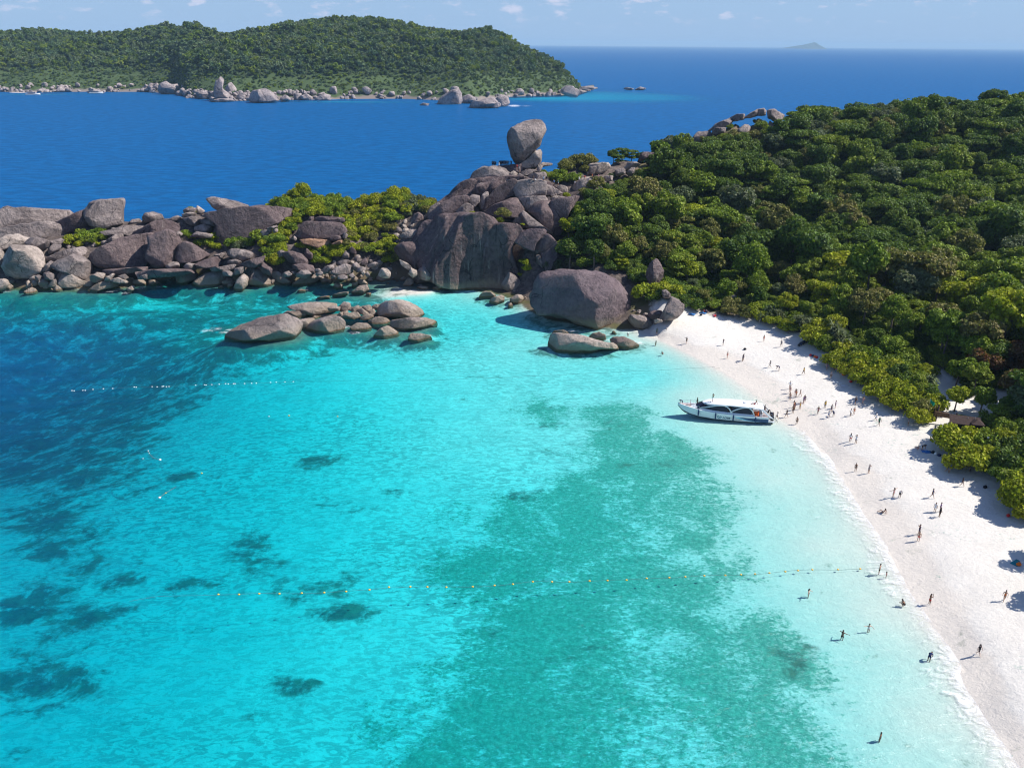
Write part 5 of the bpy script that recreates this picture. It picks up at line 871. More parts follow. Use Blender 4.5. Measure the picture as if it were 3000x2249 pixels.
fm = NT('island_ground'); Pn = fm.pos(); spz = fm.n('ShaderNodeSeparateXYZ'); fm.l(Pn, spz.inputs[0]); fz = fm.math('ADD', spz.outputs[2], fm.math('MULTIPLY', fm.noise(.05, 5, .6, Pn), 9)); fm.princ(fm.mix(fm.ss(fz, 9.5, 6.5), (.05, .08, .025), (.20, .165, .145)), .9)
tag(add('far_island', fastmesh('far_island', IV.reshape(-1, 3), QI, fm.m, True)), kind='structure')
FC = [crown('far_crown', 5.0, 5.2, 6.5, 8, 230, 1.9, 300+i, low=-.2)[0] for i in range(4)]
Pi, Si, Ri = [], [], []
xa = IV[..., 0]; tot = 0
for i in range(len(cols)-1):
    for j in range(1, 33):
        a, b, c_, d_ = IV[i, j], IV[i+1, j], IV[i+1, j+1], IV[i, j+1]; area = np.linalg.norm(np.cross(b-a, d_-a)); n = area/19.0; n = int(n)+(random.random() < n % 1)
        for _ in range(n):
            s, t_ = random.random(), random.random(); p = a*(1-s)*(1-t_)+b*s*(1-t_)+c_*s*t_+d_*(1-s)*t_
            if p[2] < 3.5+random.uniform(0, 3.5): continue
            k = random.choice([.42, .55, .7, .85, 1.15])*max(.72, min(1, p[2]/28))*(.7 if p[2] < 30 else 1); 
            if random.random() < .05: k *= 1.35
            Pi.append((p[0], p[1], p[2]-2.5)); Si.append((k, k, k*random.uniform(.8, 1.25))); Ri.append((0, 0, random.uniform(0, 6.28)))
gn_stuff('far_forest', Pi, Si, Ri, [(FC[0], LF['far']), (FC[1], LF['far']), (FC[2], LF['far']), (FC[3], LF['dark']), (FC[0], LF['mid'])], 'dense green forest covering the far island', 'forest')
FR = [('f', '800,548 803,500 815,472 840,480 862,520 875,550 850,570 810,570', 'dark pointed rock stack above the far shore'), ('f', '1018,592 1040,545 1080,530 1110,550 1150,545 1167,600 1100,612 1040,607', None), ('f', '1158,602 1190,560 1230,520 1272,530 1282,582 1230,604 1200,612', 'twin humped boulder on the far shore'), ('f', '1388,622 1395,560 1400,530 1430,500 1452,520 1440,580 1482,602 1502,652 1400,642', 'tallest boulder tower on the far island shore'), ('f', '1458,572 1500,530 1532,580 1537,642 1500,644', None), ('f', '1598,652 1640,590 1720,578 1762,600 1802,652 1700,667', 'broad ribbed boulder low on the far shore'), ('f', '1818,632 1860,618 1887,650 1820,662', None), ('f', '1948,622 1990,610 2032,630 2000,652 1955,644', None), ('f', '2038,642 2080,618 2132,622 2142,647 2060,652', None), ('f', '398,592 420,560 470,565 482,592', None), ('f', '558,602 600,575 650,590 684,607', None), ('f', '88,582 110,548 150,565 162,587', None), ('f', '240,552 260,510 300,520 302,552', None), ('f', '848,592 860,565 910,570 917,592', None), ('f', '1268,602 1300,590 1382,600 1372,642 1290,644', None), ('f', '1360,655 1420,640 1500,640 1520,660 1400,664', None), ('f', '1530,640 1560,590 1590,620 1590,655 1540,655', None), ('f', '960,595 980,572 1010,580 1015,598', None),
      ('g', '848,672 870,630 930,590 970,580 1002,600 1002,652 992,674 900,677', 'big pale boulder standing off the middle of the far shore'), ('g', '998,672 1010,625 1050,612 1092,640 1082,672', None), ('g', '1053,692 1080,655 1150,645 1200,632 1232,660 1200,697 1100,702', 'long pale boulder nearest to the camera off the far shore'), ('g', '1188,697 1220,655 1252,670 1252,692 1220,704', None), ('g', '1218,642 1260,618 1302,630 1314,672 1290,692 1250,692', None), ('g', '728,682 750,668 792,672 782,687', 'small rock awash off the far shore'), ('g', '1638,592 1680,555 1722,560 1752,600 1752,622 1680,622', 'boulder heap at the tip of the far island'), ('g', '2043,577 2070,566 2117,575 2100,587', 'left one of two low rocks off the tip of the far island'), ('g', '2123,582 2160,563 2197,575 2190,587', 'right one of two low rocks off the tip of the far island'), ('g', '1400,600 1410,572 1425,600 1425,620 1395,620', None)]
for i, (k, s, lab) in enumerate(FR):
    poly = CP(k, s); Cc, V, F, T2, size, Yr = rockmesh(poly, 'w', max(6, .35*np.ptp([p[0] for p in poly])/2430*1300), .7, 700+i)
    tag(add('far_boulder', mesh('far_boulder', V, F, G_FAR, True), loc=Cc), lab or f'large pale boulder {where(*np.mean(poly, axis=0))}', 'boulder', None if lab else f'large far boulders {where(*np.mean(poly, axis=0))}')
for q in range(420):
    c = random.uniform(-20, 1735) if q % 3 else random.uniform(430, 900); f = ground(c, np.interp(c, *zip(*SHF))); up = random.random()**1.4*.9; r = random.uniform(1.6, 5.0)*(1 if random.random() < .8 else 1.7)
    i = int((c+160)/9.5); P = IV[min(i, len(cols)-1), 0]*(1-up*.07)+IV[min(i, len(cols)-1), min(4, NV-1)]*up*.07*1.0
    jj = up*2.2; a0 = IV[i, int(jj)]; a1 = IV[i, int(jj)+1]; P = a0+(a1-a0)*(jj-int(jj)); P = P+np.array([random.uniform(-3, 3), random.uniform(-5, 2), 0])
    putstone((P[0], P[1], max(P[2], -.3)), r, G_FAR, 'far_boulder', 'pale stone in the rocky rim of the far island', 'boulder', 'stones on the far island shore', .1)
flush_stones(110, 'far_stones', 'rocky rim of small stones along the far island shore')
# tip ledge and small far beach
for s in ['1690,600 1750,575 1800,560 1880,568 1900,575 1830,580 1750,590']:
    poly = CP('g', s); Cc, V, F, T2, size, Yr = rockmesh(poly, 'w', 8, .7, 777); tag(add('far_boulder', mesh('far_boulder', V, F, G_FAR, True), loc=Cc), 'low rocky spit running right from the tip of the far island', 'boulder')
fb = [C('f', 60, 600), C('f', 90, 588), C('f', 160, 584), C('f', 215, 590), C('f', 205, 600), C('f', 130, 603)]
vb = [ground(*p, .0) for p in fb]; vb = [(p[0], p[1], .35 if i in (1, 2, 3) else .05) for i, p in enumerate(vb)]; lo = [(x, y, -1) for x, y, z in vb]
tag(add('far_beach', mesh('far_beach', vb+lo, [(0, 1, 2, 3, 4, 5)]+[(i, (i+1) % 6, 6+(i+1) % 6, 6+i) for i in range(6)], paint('far_sand', (.78, .72, .66), .9, .1))), kind='structure')
# islet on the horizon, kilometres away
isil = [(2362, 142), (2372, 137), (2385, 131), (2400, 128), (2408, 127), (2414, 124), (2420, 126), (2428, 132), (2434, 141)]
front = [at(x, y, 19000) for x, y in isil]; base = [(p[0], 19000, -5) for p in front]; bk = [(p[0], 21500, -5) for p in front]; rd = [(p[0], 25000, max(p[2], 1)+0) for p in front]
nI = len(isil); VI = base+[(p[0], 19600, max(2, p[2])) for p in front]+bk; FI = []
for i in range(nI-1): FI += [(i, i+1, nI+i+1, nI+i), (nI+i, nI+i+1, 2*nI+i+1, 2*nI+i)]
tag(add('horizon_islet', mesh('horizon_islet', VI, FI, paint('islet_green', (.06, .08, .05), .9, .1))), kind='structure')
# ------------------------------------------------------------------ people
def skinned(name, J, E, Rr, mat, sub=1):
    """J joints, E edges, Rr radii: one continuous skinned surface"""
    me = bpy.data.meshes.new(name); me.from_pydata([tuple(j) for j in J], [tuple(e) for e in E], []); o = bpy.data.objects.new(name, me); COL.objects.link(o)
    md = o.modifiers.new('skin', 'SKIN'); sv_ = me.skin_vertices[0].data
    for i, r in enumerate(Rr): sv_[i].radius = (r[0], r[1]) if hasattr(r, '__len__') else (r, r)
    sv_[0].use_root = True; md.use_smooth_shade = True
    if sub: m2 = o.modifiers.new('sub', 'SUBSURF'); m2.levels = sub
    dg = bpy.context.evaluated_depsgraph_get(); out_ = bpy.data.meshes.new_from_object(o.evaluated_get(dg)); out_.name = name; bpy.data.objects.remove(o); out_.materials.clear(); out_.materials.append(mat); return out_
SKIN = [paint('skin_tan', (.42, .25, .17), .6, .3), paint('skin_fair', (.56, .37, .28), .6, .3), paint('skin_brown', (.22, .12, .075), .6, .3)]
HAIR = paint('hair_dark', (.025, .018, .014), .5, .3); HAIRB = paint('hair_blond', (.35, .24, .12), .5, .3)
CL = {'black': (.02, .02, .025), 'navy': (.02, .03, .09), 'white': (.78, .78, .78), 'red': (.55, .03, .03), 'yellow': (.70, .42, .03), 'blue': (.05, .18, .45), 'grey': (.25, .25, .27), 'green': (.04, .13, .08), 'orange': (.75, .18, .03), 'pink': (.65, .25, .32), 'teal': (.03, .25, .28), 'purple': (.16, .08, .24)}
CLM = {k: paint('cloth_'+k, v, .85, .1) for k, v in CL.items()}
def pose(kind):
    # joints: 0 pelvis 1 belly 2 chest 3 neck 4 head base 5 head top, arms 6-8 L, 9-11 R, legs 12-15 L, 16-19 R
    J = {0: (0, 0, .93), 1: (0, 0, 1.08), 2: (0, 0, 1.30), 3: (0, 0, 1.46), 4: (0, .01, 1.55), 5: (0, .02, 1.68), 6: (.19, 0, 1.39), 7: (.25, 0, 1.12), 8: (.27, .05, .88), 9: (-.19, 0, 1.39), 10: (-.25, 0, 1.12), 11: (-.27, .05, .88),
         12: (.10, 0, .86), 13: (.11, .02, .48), 14: (.12, -.01, .09), 15: (.13, .13, .04), 16: (-.10, 0, .86), 17: (-.11, .02, .48), 18: (-.12, -.01, .09), 19: (-.13, .13, .04)}
    if kind == 'photo': J.update({7: (.26, .14, 1.26), 8: (.07, .24, 1.54), 10: (-.26, .14, 1.26), 11: (-.07, .24, 1.54)})
    if kind == 'walk': J.update({13: (.11, .2, .50), 14: (.12, .30, .12), 15: (.12, .42, .08), 17: (-.11, -.08, .48), 18: (-.12, -.34, .14), 19: (-.12, -.24, .05), 7: (.26, -.12, 1.15), 8: (.26, -.1, .9), 10: (-.26, .12, 1.15), 11: (-.24, .25, .95)})
    if kind == 'out': J.update({7: (.45, .05, 1.36), 8: (.70, .08, 1.40), 10: (-.42, .1, 1.25), 11: (-.5, .3, 1.15)})
    if kind == 'hips': J.update({7: (.40, -.05, 1.18), 8: (.22, .02, .98), 10: (-.40, -.05, 1.18), 11: (-.22, .02, .98)})
    if kind == 'up': J.update({7: (.30, .05, 1.55), 8: (.15, .1, 1.80), 10: (-.26, .1, 1.2), 11: (-.2, .2, .98)})
    if kind == 'bend': J.update({1: (0, .10, 1.02), 2: (0, .32, 1.08), 3: (0, .48, 1.10), 4: (0, .56, 1.08), 5: (0, .68, 1.04), 6: (.19, .40, 1.02), 7: (.22, .45, .76), 8: (.15, .55, .52), 9: (-.19, .40, 1.02), 10: (-.22, .45, .76), 11: (-.15, .55, .52)})
    if kind == 'sit': J = {0: (0, 0, .12), 1: (0, -.05, .28), 2: (0, -.18, .50), 3: (0, -.24, .66), 4: (0, -.23, .75), 5: (0, -.20, .88), 6: (.19, -.22, .59), 7: (.25, -.42, .36), 8: (.26, -.52, .06), 9: (-.19, -.22, .59), 10: (-.25, -.42, .36), 11: (-.26, -.52, .06),
                           12: (.10, .06, .13), 13: (.14, .42, .40), 14: (.13, .70, .08), 15: (.13, .84, .07), 16: (-.10, .06, .13), 17: (-.14, .46, .13), 18: (-.14, .88, .08), 19: (-.14, .94, .18)}
    if kind == 'crouch': J = {0: (0, 0, .36), 1: (0, .10, .50), 2: (0, .26, .68), 3: (0, .36, .80), 4: (0, .41, .88), 5: (0, .46, 1.0), 6: (.19, .30, .75), 7: (.24, .46, .55), 8: (.1, .62, .42), 9: (-.19, .30, .75), 10: (-.24, .46, .55), 11: (-.1, .62, .42),
                              12: (.11, .02, .36), 13: (.18, .42, .50), 14: (.14, .12, .09), 15: (.14, .26, .04), 16: (-.11, .02, .36), 17: (-.18, .42, .50), 18: (-.14, .12, .09), 19: (-.14, .26, .04)}
    return J
Ed = [(0, 1), (1, 2), (2, 3), (3, 4), (4, 5), (2, 6), (6, 7), (7, 8), (2, 9), (9, 10), (10, 11), (0, 12), (12, 13), (13, 14), (14, 15), (0, 16), (16, 17), (17, 18), (18, 19)]
RB = {0: (.15, .11), 1: (.125, .10), 2: (.155, .11), 3: (.055, .06), 4: (.085, .095), 5: (.075, .085), 6: .06, 7: .045, 8: .033, 9: .06, 10: .045, 11: .033, 12: .092, 13: .062, 14: .042, 15: .036, 16: .092, 17: .062, 18: .042, 19: .036}
def hands(J, me):
    mb = MB()
    for w, el in ((8, 7), (11, 10)):
        p = Vector(J[w]); d = (p-Vector(J[el])).normalized(); s = d.orthogonal().normalized(); mb.tube([p, p+d*.09], [.033, .04], 6)
        for k in range(4): q = p+d*.08+s*(.022*(k-1.5)); mb.tube([q, q+d*(.05+.01*(k in (1, 2))), q+d*.075-s.cross(d)*.02], [.010, .009, .007], 4)
        mb.tube([p+d*.03+s*.03, p+d*.07+s*.065], [.011, .008], 4)
    bm = bmesh.new(); bm.from_mesh(me); n0 = len(bm.verts); m2 = mb.mesh('h', me.materials[0], True); bm.from_mesh(m2); bm.to_mesh(me); bm.free(); bpy.data.meshes.remove(m2); me.shade_smooth(); return me
PM = {}
for kd in ['stand', 'photo', 'walk', 'out', 'hips', 'up', 'bend', 'sit', 'crouch']:
    J = pose(kd); jl = [J[i] for i in range(20)]; body = hands(J, skinned('body', jl, Ed, [RB[i] for i in range(20)], SKIN[0]))
    i1 = [0, 12, 16, 13, 17]; lerp = lambda a, b, f: tuple(np.array(a)*(1-f)+np.array(b)*f)
    shorts = skinned('shorts', [J[0], lerp(J[0], J[1], .5), J[12], lerp(J[12], J[13], .62), J[16], lerp(J[16], J[17], .62)], [(0, 1), (0, 2), (2, 3), (0, 4), (4, 5)], [(.165, .125), (.14, .115), .108, .09, .108, .09], CLM['black'])
    shirt = skinned('shirt', [J[1], J[2], lerp(J[2], J[3], .72), J[6], lerp(J[6], J[7], .6), J[9], lerp(J[9], J[10], .6), lerp(J[0], J[1], .3)], [(0, 1), (1, 2), (1, 3), (3, 4), (1, 5), (5, 6), (0, 7)], [(.145, .12), (.172, .128), (.08, .08), .075, .066, .075, .066, (.15, .122)], CLM['black'])
    suit = skinned('swimsuit', [J[0], J[1], J[2], J[12], J[16]], [(0, 1), (1, 2), (0, 3), (0, 4)], [(.16, .12), (.135, .11), (.165, .12), .10, .10], CLM['black'])
    hm = MB(); c = Vector(lerp(J[4], J[5], .62)); hd = (Vector(J[5])-Vector(J[4])).normalized(); bk = Vector((0, -1, 0)) if kd != 'bend' else Vector((0, 0, 1)); hm.ball(tuple(c+bk*.018+hd*.03), .104, 10, 7, (.92, 1.0, 1.0)); h1 = hm.mesh('hair', HAIR, True)
    hm.tube([c+bk*.05, c+bk*.10-hd*.12, c+bk*.10-hd*.28], [.09, .07, .035], 6); h2 = hm.mesh('hair', HAIR, True)
    PM[kd] = (body, shorts, shirt, suit, h1, h2)
BIGV = Vector
def person(P, kd, dress, lab, grp=None, rz=None, h=1.0, skin=None, long=None, hair=None):
    """dress: 'top/bottom', 'suit:colour' or '/bottom'"""
    e_ = empty('person', P, random.uniform(0, 6.28) if rz is None else rz, lab, 'person', grp); e_.scale = (h, h, h); b, sh, st, su, h1, h2 = PM[kd]
    add('body', b, e_, mat=SKIN[random.choice([0, 0, 1, 2]) if skin is None else skin])
    lg = (random.random() < .4) if long is None else long; add('hair', h2 if lg else h1, e_, mat=hair or HAIR)
    if dress.startswith('suit:'): add('swimsuit', su, e_, mat=CLM[dress[5:]])
    else:
        a, c = dress.split('/')
        if a: add('shirt', st, e_, mat=CLM[a])
        if c: add('shorts', sh, e_, mat=CLM[c])
    return e_
def pp(k, x, y, kd, dress, lab, dz=0.0, grp=None, **kw):
    p = C(k, x, y); P = hit(*p)
    if P is None or P.z < .02 or dz < 0: P = Vector(ground(*p)); P.z = -abs(dz) if dz else -.1
    return person(P, kd, dress, lab, grp, **kw)
S_ = 'standing on the sand '
PL = [('b', 88, 368, 'photo', 'green/black', 'person in green shirt at the water edge below the leaning boulder', 0), ('b', 191, 326, 'stand', 'white/navy', 'child standing on wet sand near the beach top', 0, .62), ('b', 409, 466, 'out', 'black/black', 'person in black in ankle deep water near the beach top', 0),
 ('b', 803, 486, 'photo', 'navy/black', 'person in dark clothes alone on the upper sand', 0), ('b', 1243, 443, 'stand', 'suit:red', 'person in red swimwear high on the upper beach', 0), ('b', 1430, 502, 'walk', 'grey/black', 'person in grey top walking near the bush with dark boards', 0),
 ('b', 850, 627, 'walk', 'suit:red', 'tanned person running along wet sand on the upper beach', 0), ('b', 1014, 658, 'out', 'navy/navy', 'person in navy with an arm stretched out on wet sand', 0), ('b', 1024, 646, 'stand', 'grey/grey', 'person in grey right behind the one with outstretched arm', 0),
 ('b', 1310, 724, 'walk', 'grey/white', 'slim person in pale clothes mid upper beach', 0), ('b', 1408, 759, 'bend', 'navy/navy', 'person in navy leaning forward mid upper beach', 0), ('b', 1673, 800, 'walk', 'yellow/navy', 'person in yellow shirt and dark trousers walking on sand', 0),
 ('b', 1922, 752, 'out', 'suit:purple', 'person in purple with raised arm near the shrub tip', 0), ('b', 1966, 843, 'stand', 'grey/black', 'person in grey beside the white boards', 0), ('b', 1525, 955, 'hips', 'white/', 'person in white top behind another one, first of the boat crowd', 0),
 ('b', 1525, 1002, 'stand', 'suit:purple', 'person in purple second from the top in the boat crowd', 0), ('b', 1583, 1030, 'stand', 'suit:pink', 'person in pink swimwear in the group above the boat stern', 0), ('b', 1592, 1043, 'hips', 'suit:orange', 'person in orange swimwear in front of the pink one', 0),
 ('b', 1635, 1037, 'walk', 'suit:white', 'person in white swimwear walking right of the group', 0), ('b', 1524, 1077, 'stand', '/grey', 'bare chested person in grey shorts above the boat stern', 0), ('b', 1672, 1112, 'stand', 'purple/purple', 'person in long dark purple dress in the boat crowd', 0),
 ('b', 1684, 1100, 'stand', 'navy/navy', 'person in navy beside the purple dress', 0), ('b', 1566, 1158, 'out', 'suit:orange', 'person holding arms out between others near the stern', 0), ('b', 1576, 1182, 'stand', 'suit:pink', 'person in pink close to the stern group centre', 0),
 ('b', 1633, 1173, 'out', 'suit:yellow', 'person in yellow swimwear right of the stern group', 0), ('b', 1558, 1216, 'stand', '/black', 'bare chested person in black shorts nearest to the stern group front', 0), ('b', 1488, 1265, 'walk', 'black/black', 'person in black walking toward the boat stern', 0),
 ('b', 1598, 1338, 'walk', '/black', 'bare chested person in dark shorts walking at the foam below the boat', 0), ('b', 1387, 1278, 'walk', 'white/black', 'person in white shirt and dark trousers beside the boat stern', 0), ('b', 1342, 1284, 'stand', 'navy/navy', 'person in navy at the foot of the boat ladder', 0),
 ('b', 1310, 1258, 'bend', 'grey/black', 'person stooping behind the boat stern', 0), ('b', 1904, 1162, 'stand', 'yellow/navy', 'person in bright yellow shirt standing mid beach', 0), ('b', 1828, 1228, 'walk', 'suit:pink', 'person in pink walking left mid beach', 0),
 ('b', 1972, 1205, 'stand', 'grey/navy', 'person in grey in the mid beach family', 0), ('b', 2014, 1165, 'stand', 'purple/purple', 'person in purple at the back of the mid beach family', 0), ('b', 1945, 1268, 'walk', 'white/blue', 'person in white and blue in front of the mid beach family', 0),
 ('b', 1995, 1256, 'bend', 'navy/navy', 'person in navy leaning in the mid beach family', 0), ('b', 2180, 1250, 'hips', 'white/grey', 'person in white right of the mid beach family', 0), ('b', 1252/3.687*0+ -60*1+0, 278*1.0, 'photo', 'white/white', 'x', 0)]
PL = PL[:-1]+[('c', 1217, 673, 'walk', 'black/black', 'person in black walking near the shrub belt, left of a pair', 0), ('c', 1261, 671, 'walk', 'suit:pink', 'person in pink walking near the shrub belt, right of a pair', 0), ('c', 1209, 733, 'stand', 'suit:orange', 'person with orange swimwear below the walking pair', 0),
 ('c', 1338, 767, 'walk', 'white/blue', 'person in white shirt and blue shorts on open sand', 0), ('c', 1355, 798, 'walk', 'green/black', 'person in dark green just below the one in white and blue', 0), ('c', 1187, 893, 'stand', 'white/red', 'person in white shirt and red shorts on open sand', 0),
 ('c', 1220, 903, 'photo', 'white/grey', 'person in white shirt right of the red shorts', 0), ('c', 1218, 1067, 'stand', 'suit:black', 'person in black swimwear near the foam, left of a pair', 0), ('c', 1295, 1078, 'photo', 'grey/grey', 'person in grey taking a picture near the foam, right of a pair', 0),
 ('c', 1440, 1219, 'out', 'suit:pink', 'person in pink reaching to the one with a dark hat', 0), ('c', 1477, 1223, 'bend', 'grey/black', 'person in grey with a dark hat facing the pink one', 0), ('c', 1669, 1223, 'walk', 'navy/navy', 'person in navy walking on the dry sand', 0),
 ('c', 1845, 1156, 'walk', 'black/grey', 'person in black shirt walking near the right shrub clump', 0), ('c', 1756, 1074, 'walk', 'suit:black', 'person in black swimwear beside the shrub clump edge', 0), ('c', 1772, 1072, 'stand', 'blue/blue', 'person in pale blue right at the shrub clump edge', 0),
 ('c', 1685, 1305, 'stand', 'white/white', 'person in long white dress on the dry sand', 0), ('c', 1716, 1305, 'stand', 'purple/purple', 'person in patterned purple right of the white dress', 0), ('d', 687, 222, 'hips', 'black/black', 'person in black in front of the purple one on dry sand', 0),
 ('c', 1382, 1312, 'sit', '/navy', 'person in navy shorts sitting on the wet sand', 0), ('c', 1610, 943, 'bend', 'black/black', 'person in black bending in the tree shade', 0), ('c', 1585, 936, 'sit', 'suit:red', 'person sitting in the tree shade beside the bending one', 0),
 ('c', 1742, 888, 'stand', 'blue/grey', 'person in blue in the shade of the shrub clump', 0), ('c', 1683, 838, 'walk', 'grey/black', 'person in grey walking in front of the hut', 0), ('c', 1711, 838, 'stand', 'purple/purple', 'person in purple in front of the hut', 0), ('c', 1735, 836, 'stand', 'orange/navy', 'person in orange vest by the hut', 0),
 ('c', 1527, 801, 'stand', 'grey/black', 'person standing in the shadow of the lime shrub left of the hut', 0), ('c', 1372, 662, 'stand', 'suit:orange', 'person standing half hidden at the shrub belt', 0),
 ('d', 569, 322, 'photo', 'navy/navy', 'person in dark clothes photographing, behind the red shorts', 0), ('d', 566, 360, 'stand', '/red', 'person in red shorts on the middle of the lower sand', 0), ('d', 341, 548, 'hips', '/black', 'bare chested person in black shorts with hands on hips in the swash', 0),
 ('d', 381, 569, 'stand', 'suit:pink', 'child in pink beside the one with hands on hips', 0, .66), ('d', 489, 734, 'crouch', 'suit:black', 'person in black swimwear stooping low in the swash', 0), ('d', 629, 722, 'photo', '/red', 'bare chested person in red shorts taking a picture at the foam edge', 0),
 ('d', 1056, 702, 'walk', 'suit:orange', 'tanned person walking alone near the right edge of the sand', 0), ('d', 909, 1012, 'walk', 'black/black', 'person in black carrying a bag on the lowest part of the beach', 0),
 ('d', 133, 903, 'out', '/black', 'bather in black standing waist deep, left of two', -.85), ('d', 283, 866, 'out', 'suit:white', 'bather with pale cap wading, right of two', -.75), ('d', 628, 1038, 'bend', 'navy/navy', 'person in dark wetsuit wading beside the foam', -.35), ('d', 350, 1483, 'stand', 'suit:black', 'bather with dark hair standing chest deep near the bottom', -.95),
 ('b', 78, 474, 'stand', 'green/green', 'bather in dark green waist deep near the beach top', -.8), ('b', 160, 570, 'crouch', 'suit:pink', 'bather with only head and shoulders out of the water', -.45), ('c', 2163/1.58*0-37*0+0, 0, '', '', '', 0)]
PL = PL[:-1]
PL += [('y', 2163, 694, 'out', 'suit:black', 'bather swimming alone left of the roped yellow floats end', -.95), ('B', 1253, 970, 'bend', 'white/navy', 'person in white shirt wading beside the giant boulder', -.25)]
for q in PL:
    if q[4].startswith('suit') and q[3] == '': continue
    pp(q[0], q[1], q[2], q[3], q[4], q[5], q[6], h=q[7] if len(q) > 7 else random.uniform(.95, 1.06))
# visitors on the summit
for i, (x, y) in enumerate([(165, 181), (173, 182), (182, 181), (191, 182), (200, 182), (210, 181), (253, 176), (262, 175), (272, 176), (281, 174), (291, 175), (301, 176), (311, 175), (321, 176), (331, 175), (341, 176), (351, 177), (372, 178), (390, 180)]):
    p = C('N', x, y+4); pt = at(p[0], p[1], 291); person((pt[0], pt[1], pt[2]), random.choice(['stand', 'photo', 'hips']), random.choice(['black/black', 'navy/black', 'black/navy', 'grey/black']), 'visitor in dark clothes in the crowd on the summit platform', 'dark clothed crowd on the summit', skin=2)
for x, y, d, lab in [(245, 200, 'white/white', 'visitor in white in front of the dark summit crowd'), (478, 246, 'white/black', 'visitor in white top below the balancing boulder'), (452, 222, 'red/black', 'visitor in red squeezed under the balancing boulder'), (638, 347, 'black/black', 'visitor in black standing on the bright upper slab'), (665, 352, 'white/white', 'visitor in white sitting on the bright upper slab'), (762, 362, 'white/blue', 'visitor in white and blue at the edge of the tree shade'), (820, 330, 'pink/black', 'visitor in pink in the tree shade'), (880, 400, 'blue/grey', 'visitor in blue under the rounded trees, left of two'), (930, 405, 'teal/white', 'visitor in teal under the rounded trees, right of two'),
                     (1120, 410, 'white/grey', 'visitor in white below the lookout rock'), (1172, 362, 'white/white', 'visitor in white at the left edge of the lookout rock'), (1236, 348, 'red/purple', 'visitor in red on the lookout rock'), (1272, 303, 'white/black', 'visitor in white at the back of the lookout rock'), (1322, 330, 'orange/black', 'visitor in orange mid lookout rock'), (1337, 333, 'navy/black', 'visitor in navy mid lookout rock'), (1395, 332, 'pink/white', 'visitor in pale pink at the right of the lookout rock'), (1525, 342, 'navy/blue', 'visitor in navy beside the small pale block')]:
    pp('N', x, y, 'sit' if 'sitting' in lab else random.choice(['stand', 'photo', 'walk']), d, lab)
# ------------------------------------------------------------------ speedboat (x forward, y to port, z up; length 18.6 m)
WHITE = paint('hull_white', (.78, .80, .80), .25, .5, .02); BLUE = paint('hull_blue', (.008, .06, .17), .3, .5, .03); KEEL = paint('hull_bottom', (.02, .05, .07), .5, .3); DECK = paint('deck_grey', (.36, .30, .29), .8, .2, .06); GLASS = paint('tinted_glass', (.010, .012, .035), .35, .3, .02); NAVY = paint('fender_navy', (.01, .04, .12), .5, .3, .02); AQUA = paint('stripe_aqua', (.20, .55, .70), .3, .5, .02); STEEL = paint('steel', (.6, .6, .6), .3, .6, .02, Metallic=1.0); OUTB = paint('motor_black', (.02, .02, .025), .3, .5); ORG = paint('life_vest', (.75, .12, .02), .7, .2); LTB = paint('letter_blue', (.02, .09, .16), .5, .3, .02); LTG = paint('letter_grey', (.28, .33, .34), .5, .3, .02)
Bw, St = ground(2003, 1222), ground(2252, 1243)
bx = Vector((Bw[0]-St[0], Bw[1]-St[1], 0)); LEN = bx.length; bang = math.atan2(bx.y, bx.x)
LB = 18.6; SCB = 1.0
boat = empty('speedboat', (St[0], St[1]+2.0, 0), bang, 'white and blue passenger speedboat with its stern run up to the sand', 'speedboat')
boat.scale = (LEN/17.2,)*3
HS = [(-.3, 1.85, 1.35, -.55, .15), (2, 2.0, 1.35, -.6, .12), (5, 2.12, 1.38, -.62, .1), (8, 2.15, 1.45, -.62, .1), (11, 2.05, 1.58, -.58, .15), (13.5, 1.72, 1.75, -.45, .28), (15.5, 1.2, 1.95, -.15, .55), (17.0, .62, 2.12, .45, 1.0), (18.2, .06, 2.28, 1.75, 1.9)]
def hs(x):
    X0 = [h[0] for h in HS]; return [float(np.interp(x, X0, [h[k] for h in HS])) for k in range(1, 5)]
def side(x, t, off=0.0, sgn=1):
    hb, sh_, kz, cz = hs(x); return (x, sgn*(hb*(.86+.14*t)+off), cz+(sh_-cz)*t)
xsn = np.linspace(-.3, 18.2, 38); mb = MB()
for x in xsn:
    hb, sh_, kz, cz = hs(x); mb.v += [(x, -hb, sh_), (x, -hb*.93, cz+(sh_-cz)*.5), (x, -hb*.86, cz), (x, 0, kz), (x, hb*.86, cz), (x, hb*.93, cz+(sh_-cz)*.5), (x, hb, sh_)]
nn = len(xsn); tp = [f for i in range(nn-1) for f in [(i*7+k, (i+1)*7+k, (i+1)*7+k+1, i*7+k+1) for k in (0, 1, 4, 5)]]; bt = [f for i in range(nn-1) for f in [(i*7+k, (i+1)*7+k, (i+1)*7+k+1, i*7+k+1) for k in (2, 3)]]
tp.append((0, 1, 2, 3, 4, 5, 6))
add('hull', mesh('hull', mb.v, tp, WHITE, True), boat); add('hull_bottom', mesh('hull_bottom', mb.v, bt, KEEL, True), boat)
mb = MB(); V_ = []; F_ = []
for i, x in enumerate(xsn):
    hb, sh_, kz, cz = hs(x); V_ += [(x, -hb+.02, sh_-.1), (x, hb-.02, sh_-.1)]
for i in range(nn-1): F_.append((2*i, 2*i+2, 2*i+3, 2*i+1))
add('deck', mesh('deck', V_, F_, DECK), boat)
